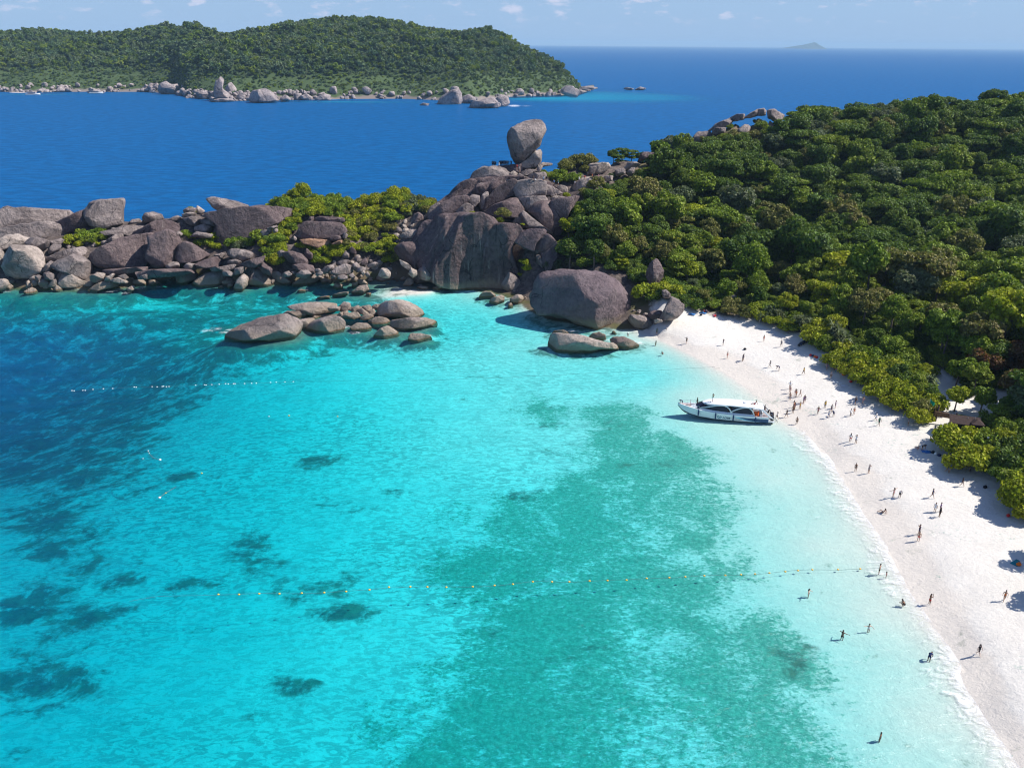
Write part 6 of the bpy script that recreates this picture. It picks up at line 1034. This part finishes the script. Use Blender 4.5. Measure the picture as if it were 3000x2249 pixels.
for sg in (1, -1):
    g_ = MB(); V_ = []; F_ = []
    for x in xsn:
        hb, sh_, kz, cz = hs(x); V_ += [(x, sg*(hb+.06), sh_-.28), (x, sg*(hb+.07), sh_+.10), (x, sg*(hb-.16), sh_+.10), (x, sg*(hb-.16), sh_-.11)]
    for i in range(nn-1):
        for k in range(3): F_.append((4*i+k, 4*i+4+k, 4*i+5+k, 4*i+1+k))
    add('gunwale', mesh('gunwale', V_, F_, WHITE), boat)
    # blue swoosh on the after part of the side, pale aqua edge ahead of it
    for nm, x1, o1, m1, pw in (('stripe', 6.7, .012, AQUA, 2.6), ('side_panel', 6.0, .02, BLUE, 2.3)):
        V_ = []; F_ = []; xx = np.linspace(-.28, x1, 26)
        for x in xx:
            lo_ = .02 + .83*max(0, (x+.0)/x1)**pw; lo_ = 0.0 if x < 1.2 and nm == 'side_panel' else lo_*(.96 if nm == 'side_panel' else .82)
            hi = .80
            V_ += [side(x, min(lo_, hi), o1, sg), side(x, hi, o1, sg)]
        for i in range(25): F_.append((2*i, 2*i+2, 2*i+3, 2*i+1))
        add(nm, mesh(nm, V_, F_, m1), boat)
    for fx in (13.9, 10.4, 6.8, 2.35):
        p = side(fx, 1, .16, sg); z1 = p[2]+.12; fm_ = MB(); fm_.tube([(fx, p[1], z1+.05), (fx, p[1], z1-.2), (fx, p[1], z1-1.25), (fx, p[1], z1-1.36)], [.05, .14, .14, .04], 8); fm_.tube([(fx, p[1], z1), (fx, sg*(abs(p[1])-.3), z1+.5)], .02, 4); add('fender', fm_.mesh('fender', NAVY, True), boat)
# cabin
def band(xa, fn): 
    V_ = []; F_ = []
    for i, x in enumerate(xa): V_ += fn(x)
    k = len(V_)//len(xa)
    for i in range(len(xa)-1):
        for j in range(k-1): F_.append((k*i+j, k*i+k+j, k*i+k+j+1, k*i+j+1))
    return V_, F_
def rooft(x): return float(np.interp(x, [1.0, 3, 7, 10.5, 12.2, 13.4], [3.22, 3.40, 3.50, 3.42, 3.22, 3.0]))
def roofw(x): return float(np.interp(x, [.9, 1.3, 2.2, 5, 9, 11, 12.2, 12.9, 13.2], [1.2, 1.62, 1.8, 1.86, 1.84, 1.7, 1.35, .85, .3]))
xa = np.linspace(.9, 13.2, 34)
V_, F_ = band(xa, lambda x: [(x, roofw(x), rooft(x)-.24), (x, roofw(x)+.03, rooft(x)-.10), (x, roofw(x)*.82, rooft(x)+.02), (x, roofw(x)*.4, rooft(x)+.08), (x, 0, rooft(x)+.10), (x, -roofw(x)*.4, rooft(x)+.08), (x, -roofw(x)*.82, rooft(x)+.02), (x, -roofw(x)-.03, rooft(x)-.10), (x, -roofw(x), rooft(x)-.24), (x, 0, rooft(x)-.26), (x, roofw(x), rooft(x)-.24)])
add('roof', mesh('roof', V_, F_, WHITE, True), boat)
for sg in (1, -1):
    # lower coaming
    xa2 = np.linspace(2.6, 14.6, 24); V_, F_ = band(xa2, lambda x: [(x, sg*(hs(x)[0]-.22), hs(x)[1]-.1), (x, sg*(hs(x)[0]-.30), hs(x)[1]+.38 if x < 13 else hs(x)[1]+.38-(x-13)*.2), (x, sg*(hs(x)[0]-.45), hs(x)[1]+.38 if x < 13 else hs(x)[1]+.38-(x-13)*.2)])
    add('coaming', mesh('coaming', V_, F_, WHITE, True), boat)
    # glass wall behind the arches
    xa2 = np.linspace(3.2, 12.6, 20); V_, F_ = band(xa2, lambda x: [(x, sg*(hs(x)[0]-.42), hs(x)[1]+.34), (x, sg*(roofw(x)-.10), rooft(x)-.2)])
    for nm, i0, i1 in (('window', 0, 8), ('window', 10, 19)): add(nm, mesh(nm, V_, [f for i, f in enumerate(F_) if i0 <= i < i1], GLASS), boat)
    def wallp(x, f, off=.05):
        a = np.array([x, sg*(hs(x)[0]-.42+off), hs(x)[1]+.34]); b = np.array([x, sg*(roofw(x)-.10+off), rooft(x)-.2]); return tuple(a*(1-f)+b*f)
    for (x0, x1, xp) in ((2.7, 7.6, 3.9), (7.2, 13.7, 8.4)):
        pts_ = []
        for q in np.linspace(0, 1, 13):
            x = x1+(x0-x1)*q; f = (math.sin(min(1, q/.72)*math.pi/2))**.9 if q < .72 else math.cos((q-.72)/.28*math.pi/2)**.7; pts_.append(wallp(x, f))
        a_ = MB(); 
        for p0, p1 in zip(pts_[:-1], pts_[1:]):
            pass
        a_.tube(pts_, .13, 6); add('arch', a_.mesh('arch', WHITE, True), boat)
# windscreen and sloping coach roof
V_ = []; F_ = []
for y in np.linspace(-1, 1, 9):
    c_ = math.cos(y*math.pi/2*.8); V_ += [(13.9+.55*c_, y*1.42, 2.22), (12.0+1.1*c_, y*1.3, 3.05)]
for i in range(8): F_.append((2*i, 2*i+2, 2*i+3, 2*i+1))
add('windscreen', mesh('windscreen', V_, F_, GLASS, True), boat)
V_ = []
for y in np.linspace(-1, 1, 9):
    c_ = math.cos(y*math.pi/2*.8); V_ += [(14.6+1.0*c_, y*1.25, hs(14.8)[1]-.05), (13.95+.56*c_, y*1.45, 2.24)]
add('coach_roof', mesh('coach_roof', V_, F_, WHITE, True), boat)
MB().ball((4.6, 0, 3.62), .42, 12, 6, (1, 1, .35)).build('radar_dome', WHITE, boat, True)
MB().tube([(11.6, .9, 3.3), (11.6, .9, 3.62)], .06, 6).build('horn', NAVY, boat)
rl = MB(); rp = [(x, s_*(hs(x)[0]-.1), hs(x)[1]+.75) for s_ in (1,) for x in (13.8, 15, 16.2, 17.2, 18.0)]; rl.tube(rp, .025, 5); [rl.tube([(p[0], p[1], p[2]-.75), p], .02, 5) for p in rp]
rp = [(p[0], -p[1], p[2]) for p in rp]; rl.tube(rp, .025, 5); [rl.tube([(p[0], p[1], p[2]-.75), p], .02, 5) for p in rp]; rl.tube([(18.0, .1, 3.0), (18.0, -.1, 3.0)], .025, 5); rl.build('bow_rail', STEEL, boat)
# after deck: white wings, seats, vests, ladder, motors
for sg in (1, -1):
    MB().raw([(1.0, sg*1.7, rooft(1)-.15), (1.7, sg*1.78, rooft(1.7)-.15), (-.5, sg*1.88, 1.4), (-1.3, sg*1.8, 1.1), (1.0, sg*1.6, rooft(1)-.15), (1.7, sg*1.68, rooft(1.7)-.15), (-.5, sg*1.75, 1.4), (-1.3, sg*1.68, 1.1)], [(0, 1, 2, 3), (4, 7, 6, 5), (0, 3, 7, 4), (1, 5, 6, 2), (0, 4, 5, 1), (3, 2, 6, 7)]).build('stern_wing', WHITE, boat)
MB().box(-1.5, -.3, -1.8, 1.8, .35, .55).build('swim_platform', WHITE, boat)
for y in (-1.2, -.4, .4, 1.2): MB().box(-1.35, -.75, y-.22, y+.22, .56, 1.35).box(-1.25, -.9, y-.12, y+.12, -.5, .56).build('outboard_motor', OUTB, boat)
MB().box(1.0, 1.5, -1.3, 1.3, 1.3, 1.75).box(1.0, 1.12, -1.3, 1.3, 1.75, 2.2).build('bench', WHITE, boat)
vst = MB(); random.seed(5)
for i in range(9): vst.ball((2.2+random.uniform(-.35, .35), 1.1+random.uniform(-.3, .5), 1.7+random.uniform(-.1, .5)), .26, 6, 5, (1, .8, 1.1))
tag(vst.build('life_vests', ORG, None, True, loc=None), 'pile of orange life vests in the open stern of the speedboat', 'life vests', kind='stuff').matrix_world = Matrix.Translation(boat.location) @ Matrix.Rotation(bang, 4, 'Z') @ Matrix.Scale(boat.scale[0], 4)
ld = MB(); [ld.tube([(-1.4, y, .9), (-2.6, y, -.35)], .04, 5) for y in (-.35, .35)]; [ld.tube([(-1.4-1.2*f, -.35, .9-1.25*f), (-1.4-1.2*f, .35, .9-1.25*f)], .03, 5) for f in (.1, .35, .6, .85)]; ld.build('ladder', STEEL, boat)
# lettering, cut as thin letters on both sides
def text(s, size, mat, x, zf, sgn, bold=0.0, shear=.25):
    cu = bpy.data.curves.new('lettering', 'FONT'); cu.body = s; cu.size = size; cu.extrude = .008; cu.offset = bold; cu.shear = shear; o = bpy.data.objects.new('lettering', cu); COL.objects.link(o)
    me = bpy.data.meshes.new_from_object(o.evaluated_get(bpy.context.evaluated_depsgraph_get())); bpy.data.objects.remove(o); me.materials.clear(); me.materials.append(mat); V = [v.co.copy() for v in me.vertices]
    for v, c in zip(me.vertices, V):
        xx = x-sgn*c.x; hb, sh_, kz, cz = hs(xx); t_ = zf+c.y/(sh_-cz); q = side(xx, t_, .03+c.z, sgn); v.co = q
    return add('lettering', me, boat)
text('LOVE', .62, LTB, 8.95, .22, 1, .022); text('ANDAMAN', .30, LTG, 6.55, .22, 1, .004)
text('LOVE', .62, LTB, 7.3, .22, -1, .022); text('ANDAMAN', .30, LTG, 9.3, .22, -1, .004)
def heart(x, zf, sgn):
    o1 = [(-.5, .12), (-.28, .38), (0, .18), (.28, .38), (.5, .12), (0, -.42)]; i1 = [(-.32, .10), (-.24, .20), (0, .0), (.24, .20), (.32, .10), (0, -.22)]; V_ = []
    for (u, v) in o1+i1: V_.append(side(x-sgn*u, zf+(v)/(1.35), .03, sgn))
    add('emblem', mesh('emblem', V_, [(i, (i+1) % 6, 6+(i+1) % 6, 6+i) for i in range(6)], paint('emblem_blue', (.03, .22, .32), .4, .4)), boat)
heart(9.6, .36, 1); heart(6.6, .36, -1)
BM_ = Matrix.Translation(boat.location) @ Matrix.Rotation(bang, 4, 'Z') @ Matrix.Scale(boat.scale[0], 4)
def bp(x, y, z, kd, dress, lab, **k): person(BM_ @ Vector((x, y, z)), kd, dress, lab, **k)
bp(17.3, 0, 2.0, 'bend', 'navy/navy', 'crew member in dark clothes stooping at the bow tip of the speedboat', rz=bang-1.57, h=.85); bp(15.6, -.3, 1.85, 'stand', 'white/white', 'child in white on the foredeck of the speedboat', h=.68); bp(14.2, -.9, 1.75, 'stand', 'green/green', 'person in dark green with a pale cap on the foredeck', h=1.0); bp(11.2, .5, 3.42, 'photo', 'green/white', 'person in dark shirt and pale shorts standing on the speedboat roof')
bp(2.6, .2, 3.44, 'sit', '/red', 'sunburnt person lying back on the rear of the speedboat roof', rz=1.5); bp(-.2, .6, 1.3, 'bend', 'black/black', 'person in black bending at the speedboat stern'); bp(-1.0, 0, .56, 'crouch', 'grey/black', 'person crouching on the stern platform of the speedboat'); bp(.4, -.8, 1.3, 'stand', 'grey/navy', 'person in grey standing inside the stern of the speedboat')
# ------------------------------------------------------------------ small far boats
for k, (x, y, a, lab) in enumerate([(215, 617, .12, 'white speedboat with pale canopy moored off the far beach'), (625, 608, .05, 'low white speedboat passing the far island rocks')]):
    g_ = ground(*C('f', x, y)); b_ = empty('small_boat', g_, a, lab, 'boat'); V_ = []; F_ = []
    for x_ in np.linspace(-9.5, 9.5, 15):
        w = 2.3*(1-max(0, (x_-2)/7.5)**2.2*.97); zt = 1.5+max(0, x_)*.11; V_ += [(x_, -w, zt), (x_, -w*.8, .2), (x_, 0, -.4), (x_, w*.8, .2), (x_, w, zt)]
    F_ = [(5*i+j, 5*i+5+j, 5*i+6+j, 5*i+1+j) for i in range(14) for j in range(4)]+[(5*i, 5*i+4, 5*i+9, 5*i+5) for i in range(14)]+[(0, 1, 2, 3, 4)]
    add('hull', mesh('hull', V_, F_, WHITE, True), b_)
    MB().box(-6, 3.5, -1.9, 1.9, 1.7, 3.0).build('cabin', BLUE if k == 0 else GLASS, b_); MB().box(-7, 4.2, -2.1, 2.1, 3.0, 3.35 if k else 3.9).build('canopy', WHITE if k else paint('canopy_tan', (.55, .48, .46), .8, .1), b_)
# ------------------------------------------------------------------ float lines
YEL = paint('float_yellow', (.85, .45, .04), .4, .4, .04); FWH = paint('float_white', (.85, .82, .76), .4, .4, .04); ROPE = paint('rope', (.10, .16, .17), .8, .1)
fy = MB().ball((0, 0, .02), .14, 10, 7, (1.2, 1, .8)).mesh('float', YEL, True); fw = MB().ball((0, 0, .02), .14, 10, 7, (1.1, 1, .8)).mesh('float', FWH, True)
yl = [C('u', *p) for p in [(1179, 1365), (1290, 1365), (1399, 1361), (1508, 1361), (1629, 1358), (1750, 1355)]]+[C('y', *p) for p in [(22, 683), (130, 675), (220, 663), (319, 661), (398, 662), (486, 663), (608, 661), (709, 655), (794, 649), (886, 638), (975, 638), (1055, 638), (1149, 634), (1232, 632), (1320, 630), (1413, 622), (1518, 619), (1592, 615), (1680, 610), (1777, 608), (1850, 605), (1915, 602), (1981, 597), (2055, 591), (2114, 586), (2180, 582)]]+[(2455, 1668), (2520, 1666)]
yend = 'at the left end of' if 0 else ''
for i, p in enumerate(yl): g_ = ground(*p); tag(add('float', fy, loc=g_), f'yellow float on the long rope, {"over turquoise sand" if p[0] < 1150 else "over the reef" if p[0] < 2050 else "in pale shallows near the beach"}', 'float', 'yellow floats '+("over turquoise sand" if p[0] < 1150 else "over the reef" if p[0] < 2050 else "in pale shallows"))
wl = [C('u', *p) for p in [(388, 266), (400, 267), (447, 265), (460, 265), (502, 260), (558, 256), (608, 255), (724, 247), (735, 248), (821, 245), (848, 246), (875, 244), (883, 243), (898, 245), (912, 244), (1056, 237), (1104, 235), (1112, 236), (1143, 234), (1183, 232), (1217, 229), (1232, 230), (1260, 229), (1268, 229), (1320, 228), (1358, 227), (1383, 226), (1460, 222), (1491, 221), (1538, 220), (1583, 218)]]
for p in wl: g_ = ground(*p); tag(add('float', fw, loc=g_), f'white float on the upper rope, {"over dark deep water" if p[0] < 520 else "over turquoise water"}', 'float', 'white floats '+("over dark water" if p[0] < 520 else "over turquoise water"))
def rope(pts_, lab, r=.022):
    P_ = [Vector(ground(*p)) for p in pts_]; Q_ = []
    for a, b in zip(P_[:-1], P_[1:]):
        k = max(1, int((b-a).length/2.5))
        for i in range(k): q = a.lerp(b, i/k); Q_.append(q+Vector((0, math.sin(q.x*.5)*.12, .02)))
    Q_.append(P_[-1]); tag(MB().tube(Q_, r, 4).build('rope', ROPE), lab, 'rope')
rope([C('u', 700, 1400), C('u', 848, 1378)]+yl+[(2575, 1664)], 'long dark rope carrying the yellow floats across the bay'); rope(wl+[C('u', 1900, 212), (1220, 1115), (1500, 1105), (1800, 1090), (1950, 1083), (2200, 1068)], 'thin rope carrying the white floats across the upper bay', .02)
for i, (x, y, r, m_, lab) in enumerate([(864, 639, 1.5, fw, 'large white mooring buoy, upper one of two'), (862, 843, 1.5, fw, 'large white mooring buoy, lower one of two'), (1089, 711, 1.0, fy, 'single yellow buoy right of the upper white mooring buoy'), (800, 590, .8, fw, 'small white float above the upper mooring buoy'), (806, 604, .6, fw, 'tiny white float between the small float and mooring buoy'), (772, 632, .7, fw, 'small float left of the upper mooring buoy'), (895, 818, .8, fy, 'small orange float beside the lower mooring buoy'), (1452, 405, .9, fw, 'white float left of the snorkel tube in mid bay'), (1560, 401, 1.2, fy, 'yellow float with a pale line in mid bay'), (1822, 405, 1.0, fy, 'yellow float over the weed patch in mid bay'), (163*1.0, 0, 0, None, '')]):
    if m_: tag(add('buoy', m_, loc=ground(*C('u', x, y)), scale=r), lab, 'buoy')
rope([C('u', 800, 590), C('u', 806, 604), C('u', 830, 628), C('u', 864, 639)], 'dark line between the small floats and the upper mooring buoy', .06); rope([C('u', 862, 843), C('u', 895, 818), C('u', 950, 785)], 'pale line trailing from the lower mooring buoy', .05)
# ------------------------------------------------------------------ hut, posts, flag and beach gear
WOOD = paint('dark_wood', (.055, .035, .03), .8, .2, .15); WOODL = paint('sign_wood', (.24, .14, .08), .8, .2, .15); POLE = paint('pale_pole', (.45, .42, .40), .6, .2)
def G3(k, x, y, z=2.9): return Vector(ground(*C(k, x, y), z))
hp = hit(*C('t', 1200, 1480), False) or G3('t', 1200, 1480); hut = empty('hut', hp, RAD(-20), 'dark brown timber hut half hidden behind the shrub clump', 'hut')
MB().box(-2.2, 2.0, -1.4, 1.4, 0, .35).build('floor', WOOD, hut); [MB().box(x-.09, x+.09, y-.09, y+.09, 0, 2.7).build('post', WOOD, hut) for x in (-2.1, 1.9) for y in (-1.3, 1.3)]
for i in range(9): MB().box(-2.0+.43*i, -2.0+.43*i+.39, 1.25, 1.33, .35, 2.3).build('wall_plank', WOOD, hut)
MB().raw([(-2.7, -1.9, 2.5), (2.5, -1.9, 2.5), (2.5, 0, 3.5), (-2.7, 0, 3.5), (2.5, 1.9, 2.5), (-2.7, 1.9, 2.5), (-2.7, -1.9, 2.38), (2.5, -1.9, 2.38), (2.5, 0, 3.38), (-2.7, 0, 3.38), (2.5, 1.9, 2.38), (-2.7, 1.9, 2.38)], [(0, 1, 2, 3), (3, 2, 4, 5), (6, 9, 8, 7), (9, 11, 10, 8), (0, 6, 7, 1), (4, 10, 11, 5), (1, 7, 8, 2), (2, 8, 10, 4), (0, 3, 9, 6), (3, 5, 11, 9)]).build('roof', WOOD, hut)
h2 = hit(*C('t', 1400, 1540), False) or G3('t', 1400, 1540); cab = empty('kiosk', h2, RAD(-15), 'narrow brown kiosk right of the dark timber hut', 'kiosk'); MB().box(-.8, .8, -.8, .8, 0, 1.2).build('counter', WOODL, cab); [MB().box(x-.06, x+.06, y-.06, y+.06, 1.2, 2.8).build('post', WOOD, cab) for x in (-.74, .74) for y in (-.74, .74)]; MB().raw([(-1.1, -1.1, 2.8), (1.1, -1.1, 2.8), (1.1, 1.1, 2.8), (-1.1, 1.1, 2.8), (0, 0, 3.5)], [(0, 1, 4), (1, 2, 4), (2, 3, 4), (3, 0, 4), (0, 3, 2, 1)]).build('roof', WOOD, cab)
sg_ = hit(*C('t', 900, 1330), False) or G3('t', 900, 1330); sgn = empty('signboard', sg_, RAD(-28), 'long brown wooden signboard hung between the lime shrub and the hut', 'signboard')
[MB().tube([(x, 0, 0), (x, 0, h_)], .12, 7).build('post', WOOD, sgn) for x, h_ in ((-1.9, 2.9), (1.9, 2.6))]
for i in range(3): MB().box(-1.8, 1.8, -.05, .05, 1.3+.32*i, 1.3+.32*i+.29).build('board', WOODL, sgn)
tp_ = hit(*C('t', 770, 1290), False) or G3('t', 770, 1290); tag(MB().tube([(0, 0, 0), (.05, 0, 1.6), (.15, 0, 3.1)], [.22, .2, .17], 8).build('timber_post', WOOD, None, True, loc=tp_), 'thick dark timber post leaning beside the long signboard', 'post')
fl_ = hit(*C('t', 640, 1260), False) or G3('t', 640, 1260); fg = empty('flag', fl_, 0, 'green flag on a pole above the lime shrub', 'flag'); MB().tube([(0, 0, 0), (-.2, 0, 4.4)], .035, 6).build('pole', POLE, fg)
V_ = []; F_ = []
for i in range(7):
    for j in range(4): V_.append((-.2+.18*i, .12*math.sin(i*1.2), 4.35-.22*j-.20*i*.8-.04*j*i*.3))
F_ = [(4*i+j, 4*i+4+j, 4*i+5+j, 4*i+1+j) for i in range(6) for j in range(3)]; add('cloth', mesh('cloth', V_, F_, paint('flag_green', (.02, .30, .16), .7, .1), True), fg)
for x, y, hh, lab in [(1240, 1500, 3.4, 'thin pale pole in front of the dark hut, left of two'), (1355, 1510, 3.6, 'thin pale pole in front of the dark hut, right of two'), (0, 0, 0, '')]:
    if hh: q = hit(*C('t', x, y), False) or G3('t', x, y); tag(MB().tube([(0, 0, 0), (.05, 0, hh)], .05, 6).build('pole', POLE, None, loc=q), lab, 'pole')
q = hit(*C('h', 1250, 620), False) or G3('h', 1250, 620); lp = empty('lamp_post', q, 0, 'pale lamp post leaning in the shrubs right of the lime clump', 'lamp post'); MB().tube([(0, 0, 0), (.25, 0, 3.6)], .05, 6).build('pole', POLE, lp); MB().ball((.27, 0, 3.7), .2, 8, 6).build('lamp_head', FWH, lp, True)
bw = paint('board_white', (.75, .76, .78), .4, .4)
for x, y, a, lab in [(1112, 544, -.3, 'white board lying on the sand near the shrub belt, left of three'), (1148, 559, -.35, 'white board lying on the sand, middle of three'), (1160, 567, -.3, 'white board lying on the sand, right of three')]:
    P = hit(*C('c', x, y)); tag(MB().box(-.9, .9, -.16, .16, 0, .08).box(-.9, -.8, -.2, .2, 0, .2).build('board', bw, None, loc=P, rot=(0, 0, a)), lab, 'board')
for i in range(5):
    P = hit(*C('c', 893+8*i, 322-6*i)); 
    if P: tag(MB().box(-.28, .28, -1.2, 1.2, .28, .38).box(-.28, .28, 1.0, 1.15, 0, .3).box(-.28, .28, -1.15, -1.0, 0, .3).build('lounger', NAVY if i % 2 else OUTB, None, loc=(P.x+i*.1, P.y, P.z), rot=(0, 0, -.6)), f'{"navy" if i % 2 else "black"} low lounger in the row beside the lime shrub tip', 'lounger', 'loungers by the shrub tip '+('navy' if i % 2 else 'black'))
random.seed(31)
GEAR = [('c', 955, 388, 'red'), ('c', 968, 392, 'navy'), ('c', 980, 396, 'orange'), ('c', 990, 400, 'red'), ('c', 1093, 458, 'red'), ('c', 1102, 462, 'navy'), ('c', 1110, 468, 'pink'), ('c', 1118, 475, 'white'), ('c', 1126, 480, 'teal'), ('c', 1133, 486, 'navy'), ('c', 1142, 495, 'pink'), ('c', 1148, 503, 'orange'), ('c', 1188, 541, 'pink'), ('c', 1192, 543, 'red'), ('c', 385, 153, 'pink'), ('c', 392, 156, 'red'), ('c', 320, 134, 'blue'), ('c', 255, 141, 'blue'), ('c', 340, 128, 'purple'), ('c', 308, 150, 'black'), ('c', 1640, 950, 'blue'), ('c', 1655, 953, 'blue'), ('c', 1675, 960, 'black'), ('c', 1692, 968, 'white'), ('c', 1712, 978, 'navy'), ('c', 1738, 868, 'blue'), ('c', 1720, 862, 'teal'), ('c', 1982, 1164, 'black'), ('d', 1080, 220, 'red'), ('d', 1130, 485, 'teal'), ('d', 1140, 500, 'orange'), ('c', 567, 351, 'black')]
def wr(px, py): return where(px, py)
for k, x, y, c_ in GEAR:
    p = C(k, x, y); P = hit(*p)
    if P is None: continue
    mb = MB()
    if c_ in ('blue', 'teal'): mb.box(-.9, .9, -.5, .5, 0, .04); mb.box(-.3, .2, -.2, .2, .045, .2); nm = 'beach_mat'; ct = 'beach mat'
    else: mb.ball((0, 0, .22), .34, 8, 6, (1.15, .8, .75)); mb.tube([(-.18, 0, .42), (-.1, 0, .58), (.1, 0, .58), (.18, 0, .42)], .03, 5); nm = 'bag'; ct = 'bag'
    lb = f'{c_} {ct} lying on the sand at {round(p[0])}'; zone = 'along the shrub tip' if 2370 < p[0] < 2400 else 'in the row at the shrub belt' if 2430 < p[0] < 2500 else 'in the shade at the beach top' if p[0] < 2100 else 'in the shade of the right shrub clump' if p[1] < 1400 and p[0] > 2600 else 'near the right edge of the beach' if p[0] > 2600 else 'alone on the open upper sand'
    tag(mb.build(nm, CLM[c_], None, True, loc=P, rot=(0, 0, random.uniform(-.5, .8))), f'{c_} {ct} {zone}', ct, f'{c_} {ct} {zone} group')
for i, (x, y) in enumerate([(1098, 460), (1114, 470), (1130, 482), (1138, 490), (345, 132), (330, 130), (390, 150)]):
    pp('c', x, y, 'sit', random.choice(['red/black', 'pink/navy', 'suit:red', 'navy/navy']), f'seated beachgoer among the bags {"at the shrub belt" if x > 800 else "in the shade at the beach top"}', 0, 'people sitting among the bags '+('at the shrub belt' if x > 800 else 'at the beach top'))
# ------------------------------------------------------------------ air
hz = bpy.data.meshes.new('haze'); hb_ = MB().box(-46000, 46000, -4500, 31000, -50, 150); hz = hb_.mesh('haze', None)
hm_ = bpy.data.materials.new('air'); hm_.use_nodes = True; hn = hm_.node_tree; hn.nodes.clear(); ho = hn.nodes.new('ShaderNodeOutputMaterial'); pv = hn.nodes.new('ShaderNodeVolumePrincipled'); pv.inputs['Color'].default_value = (.50, .76, 1, 1); pv.inputs['Density'].default_value = 5.5e-5; pv.inputs['Anisotropy'].default_value = 0.0
hn.links.new(pv.outputs[0], ho.inputs['Volume']); hz.materials.append(hm_); tag(add('haze', hz), kind='stuff', label='thin sea air', cat='haze')

# ------------------------------------------------------------------ wording: tell the last look-alikes apart by their order in the view
_by = {}
for o in bpy.context.scene.objects:
    if o.parent is None and o.get('label') and o.get('group'): _by.setdefault(o['label'], []).append(o)
ORD = ['leftmost', 'second from left', 'third from left', 'fourth from left', 'fifth from left', 'sixth from left', 'seventh from left', 'eighth from left', 'ninth from left']
for lb, os_ in _by.items():
    if 2 <= len(os_) <= 9 and len(lb.split()) <= 13:
        os_.sort(key=lambda o: float(proj(np.array(o.location))[0]))
        for i, o in enumerate(os_): o['label'] = lb+', '+('rightmost' if i == len(os_)-1 else ORD[i])
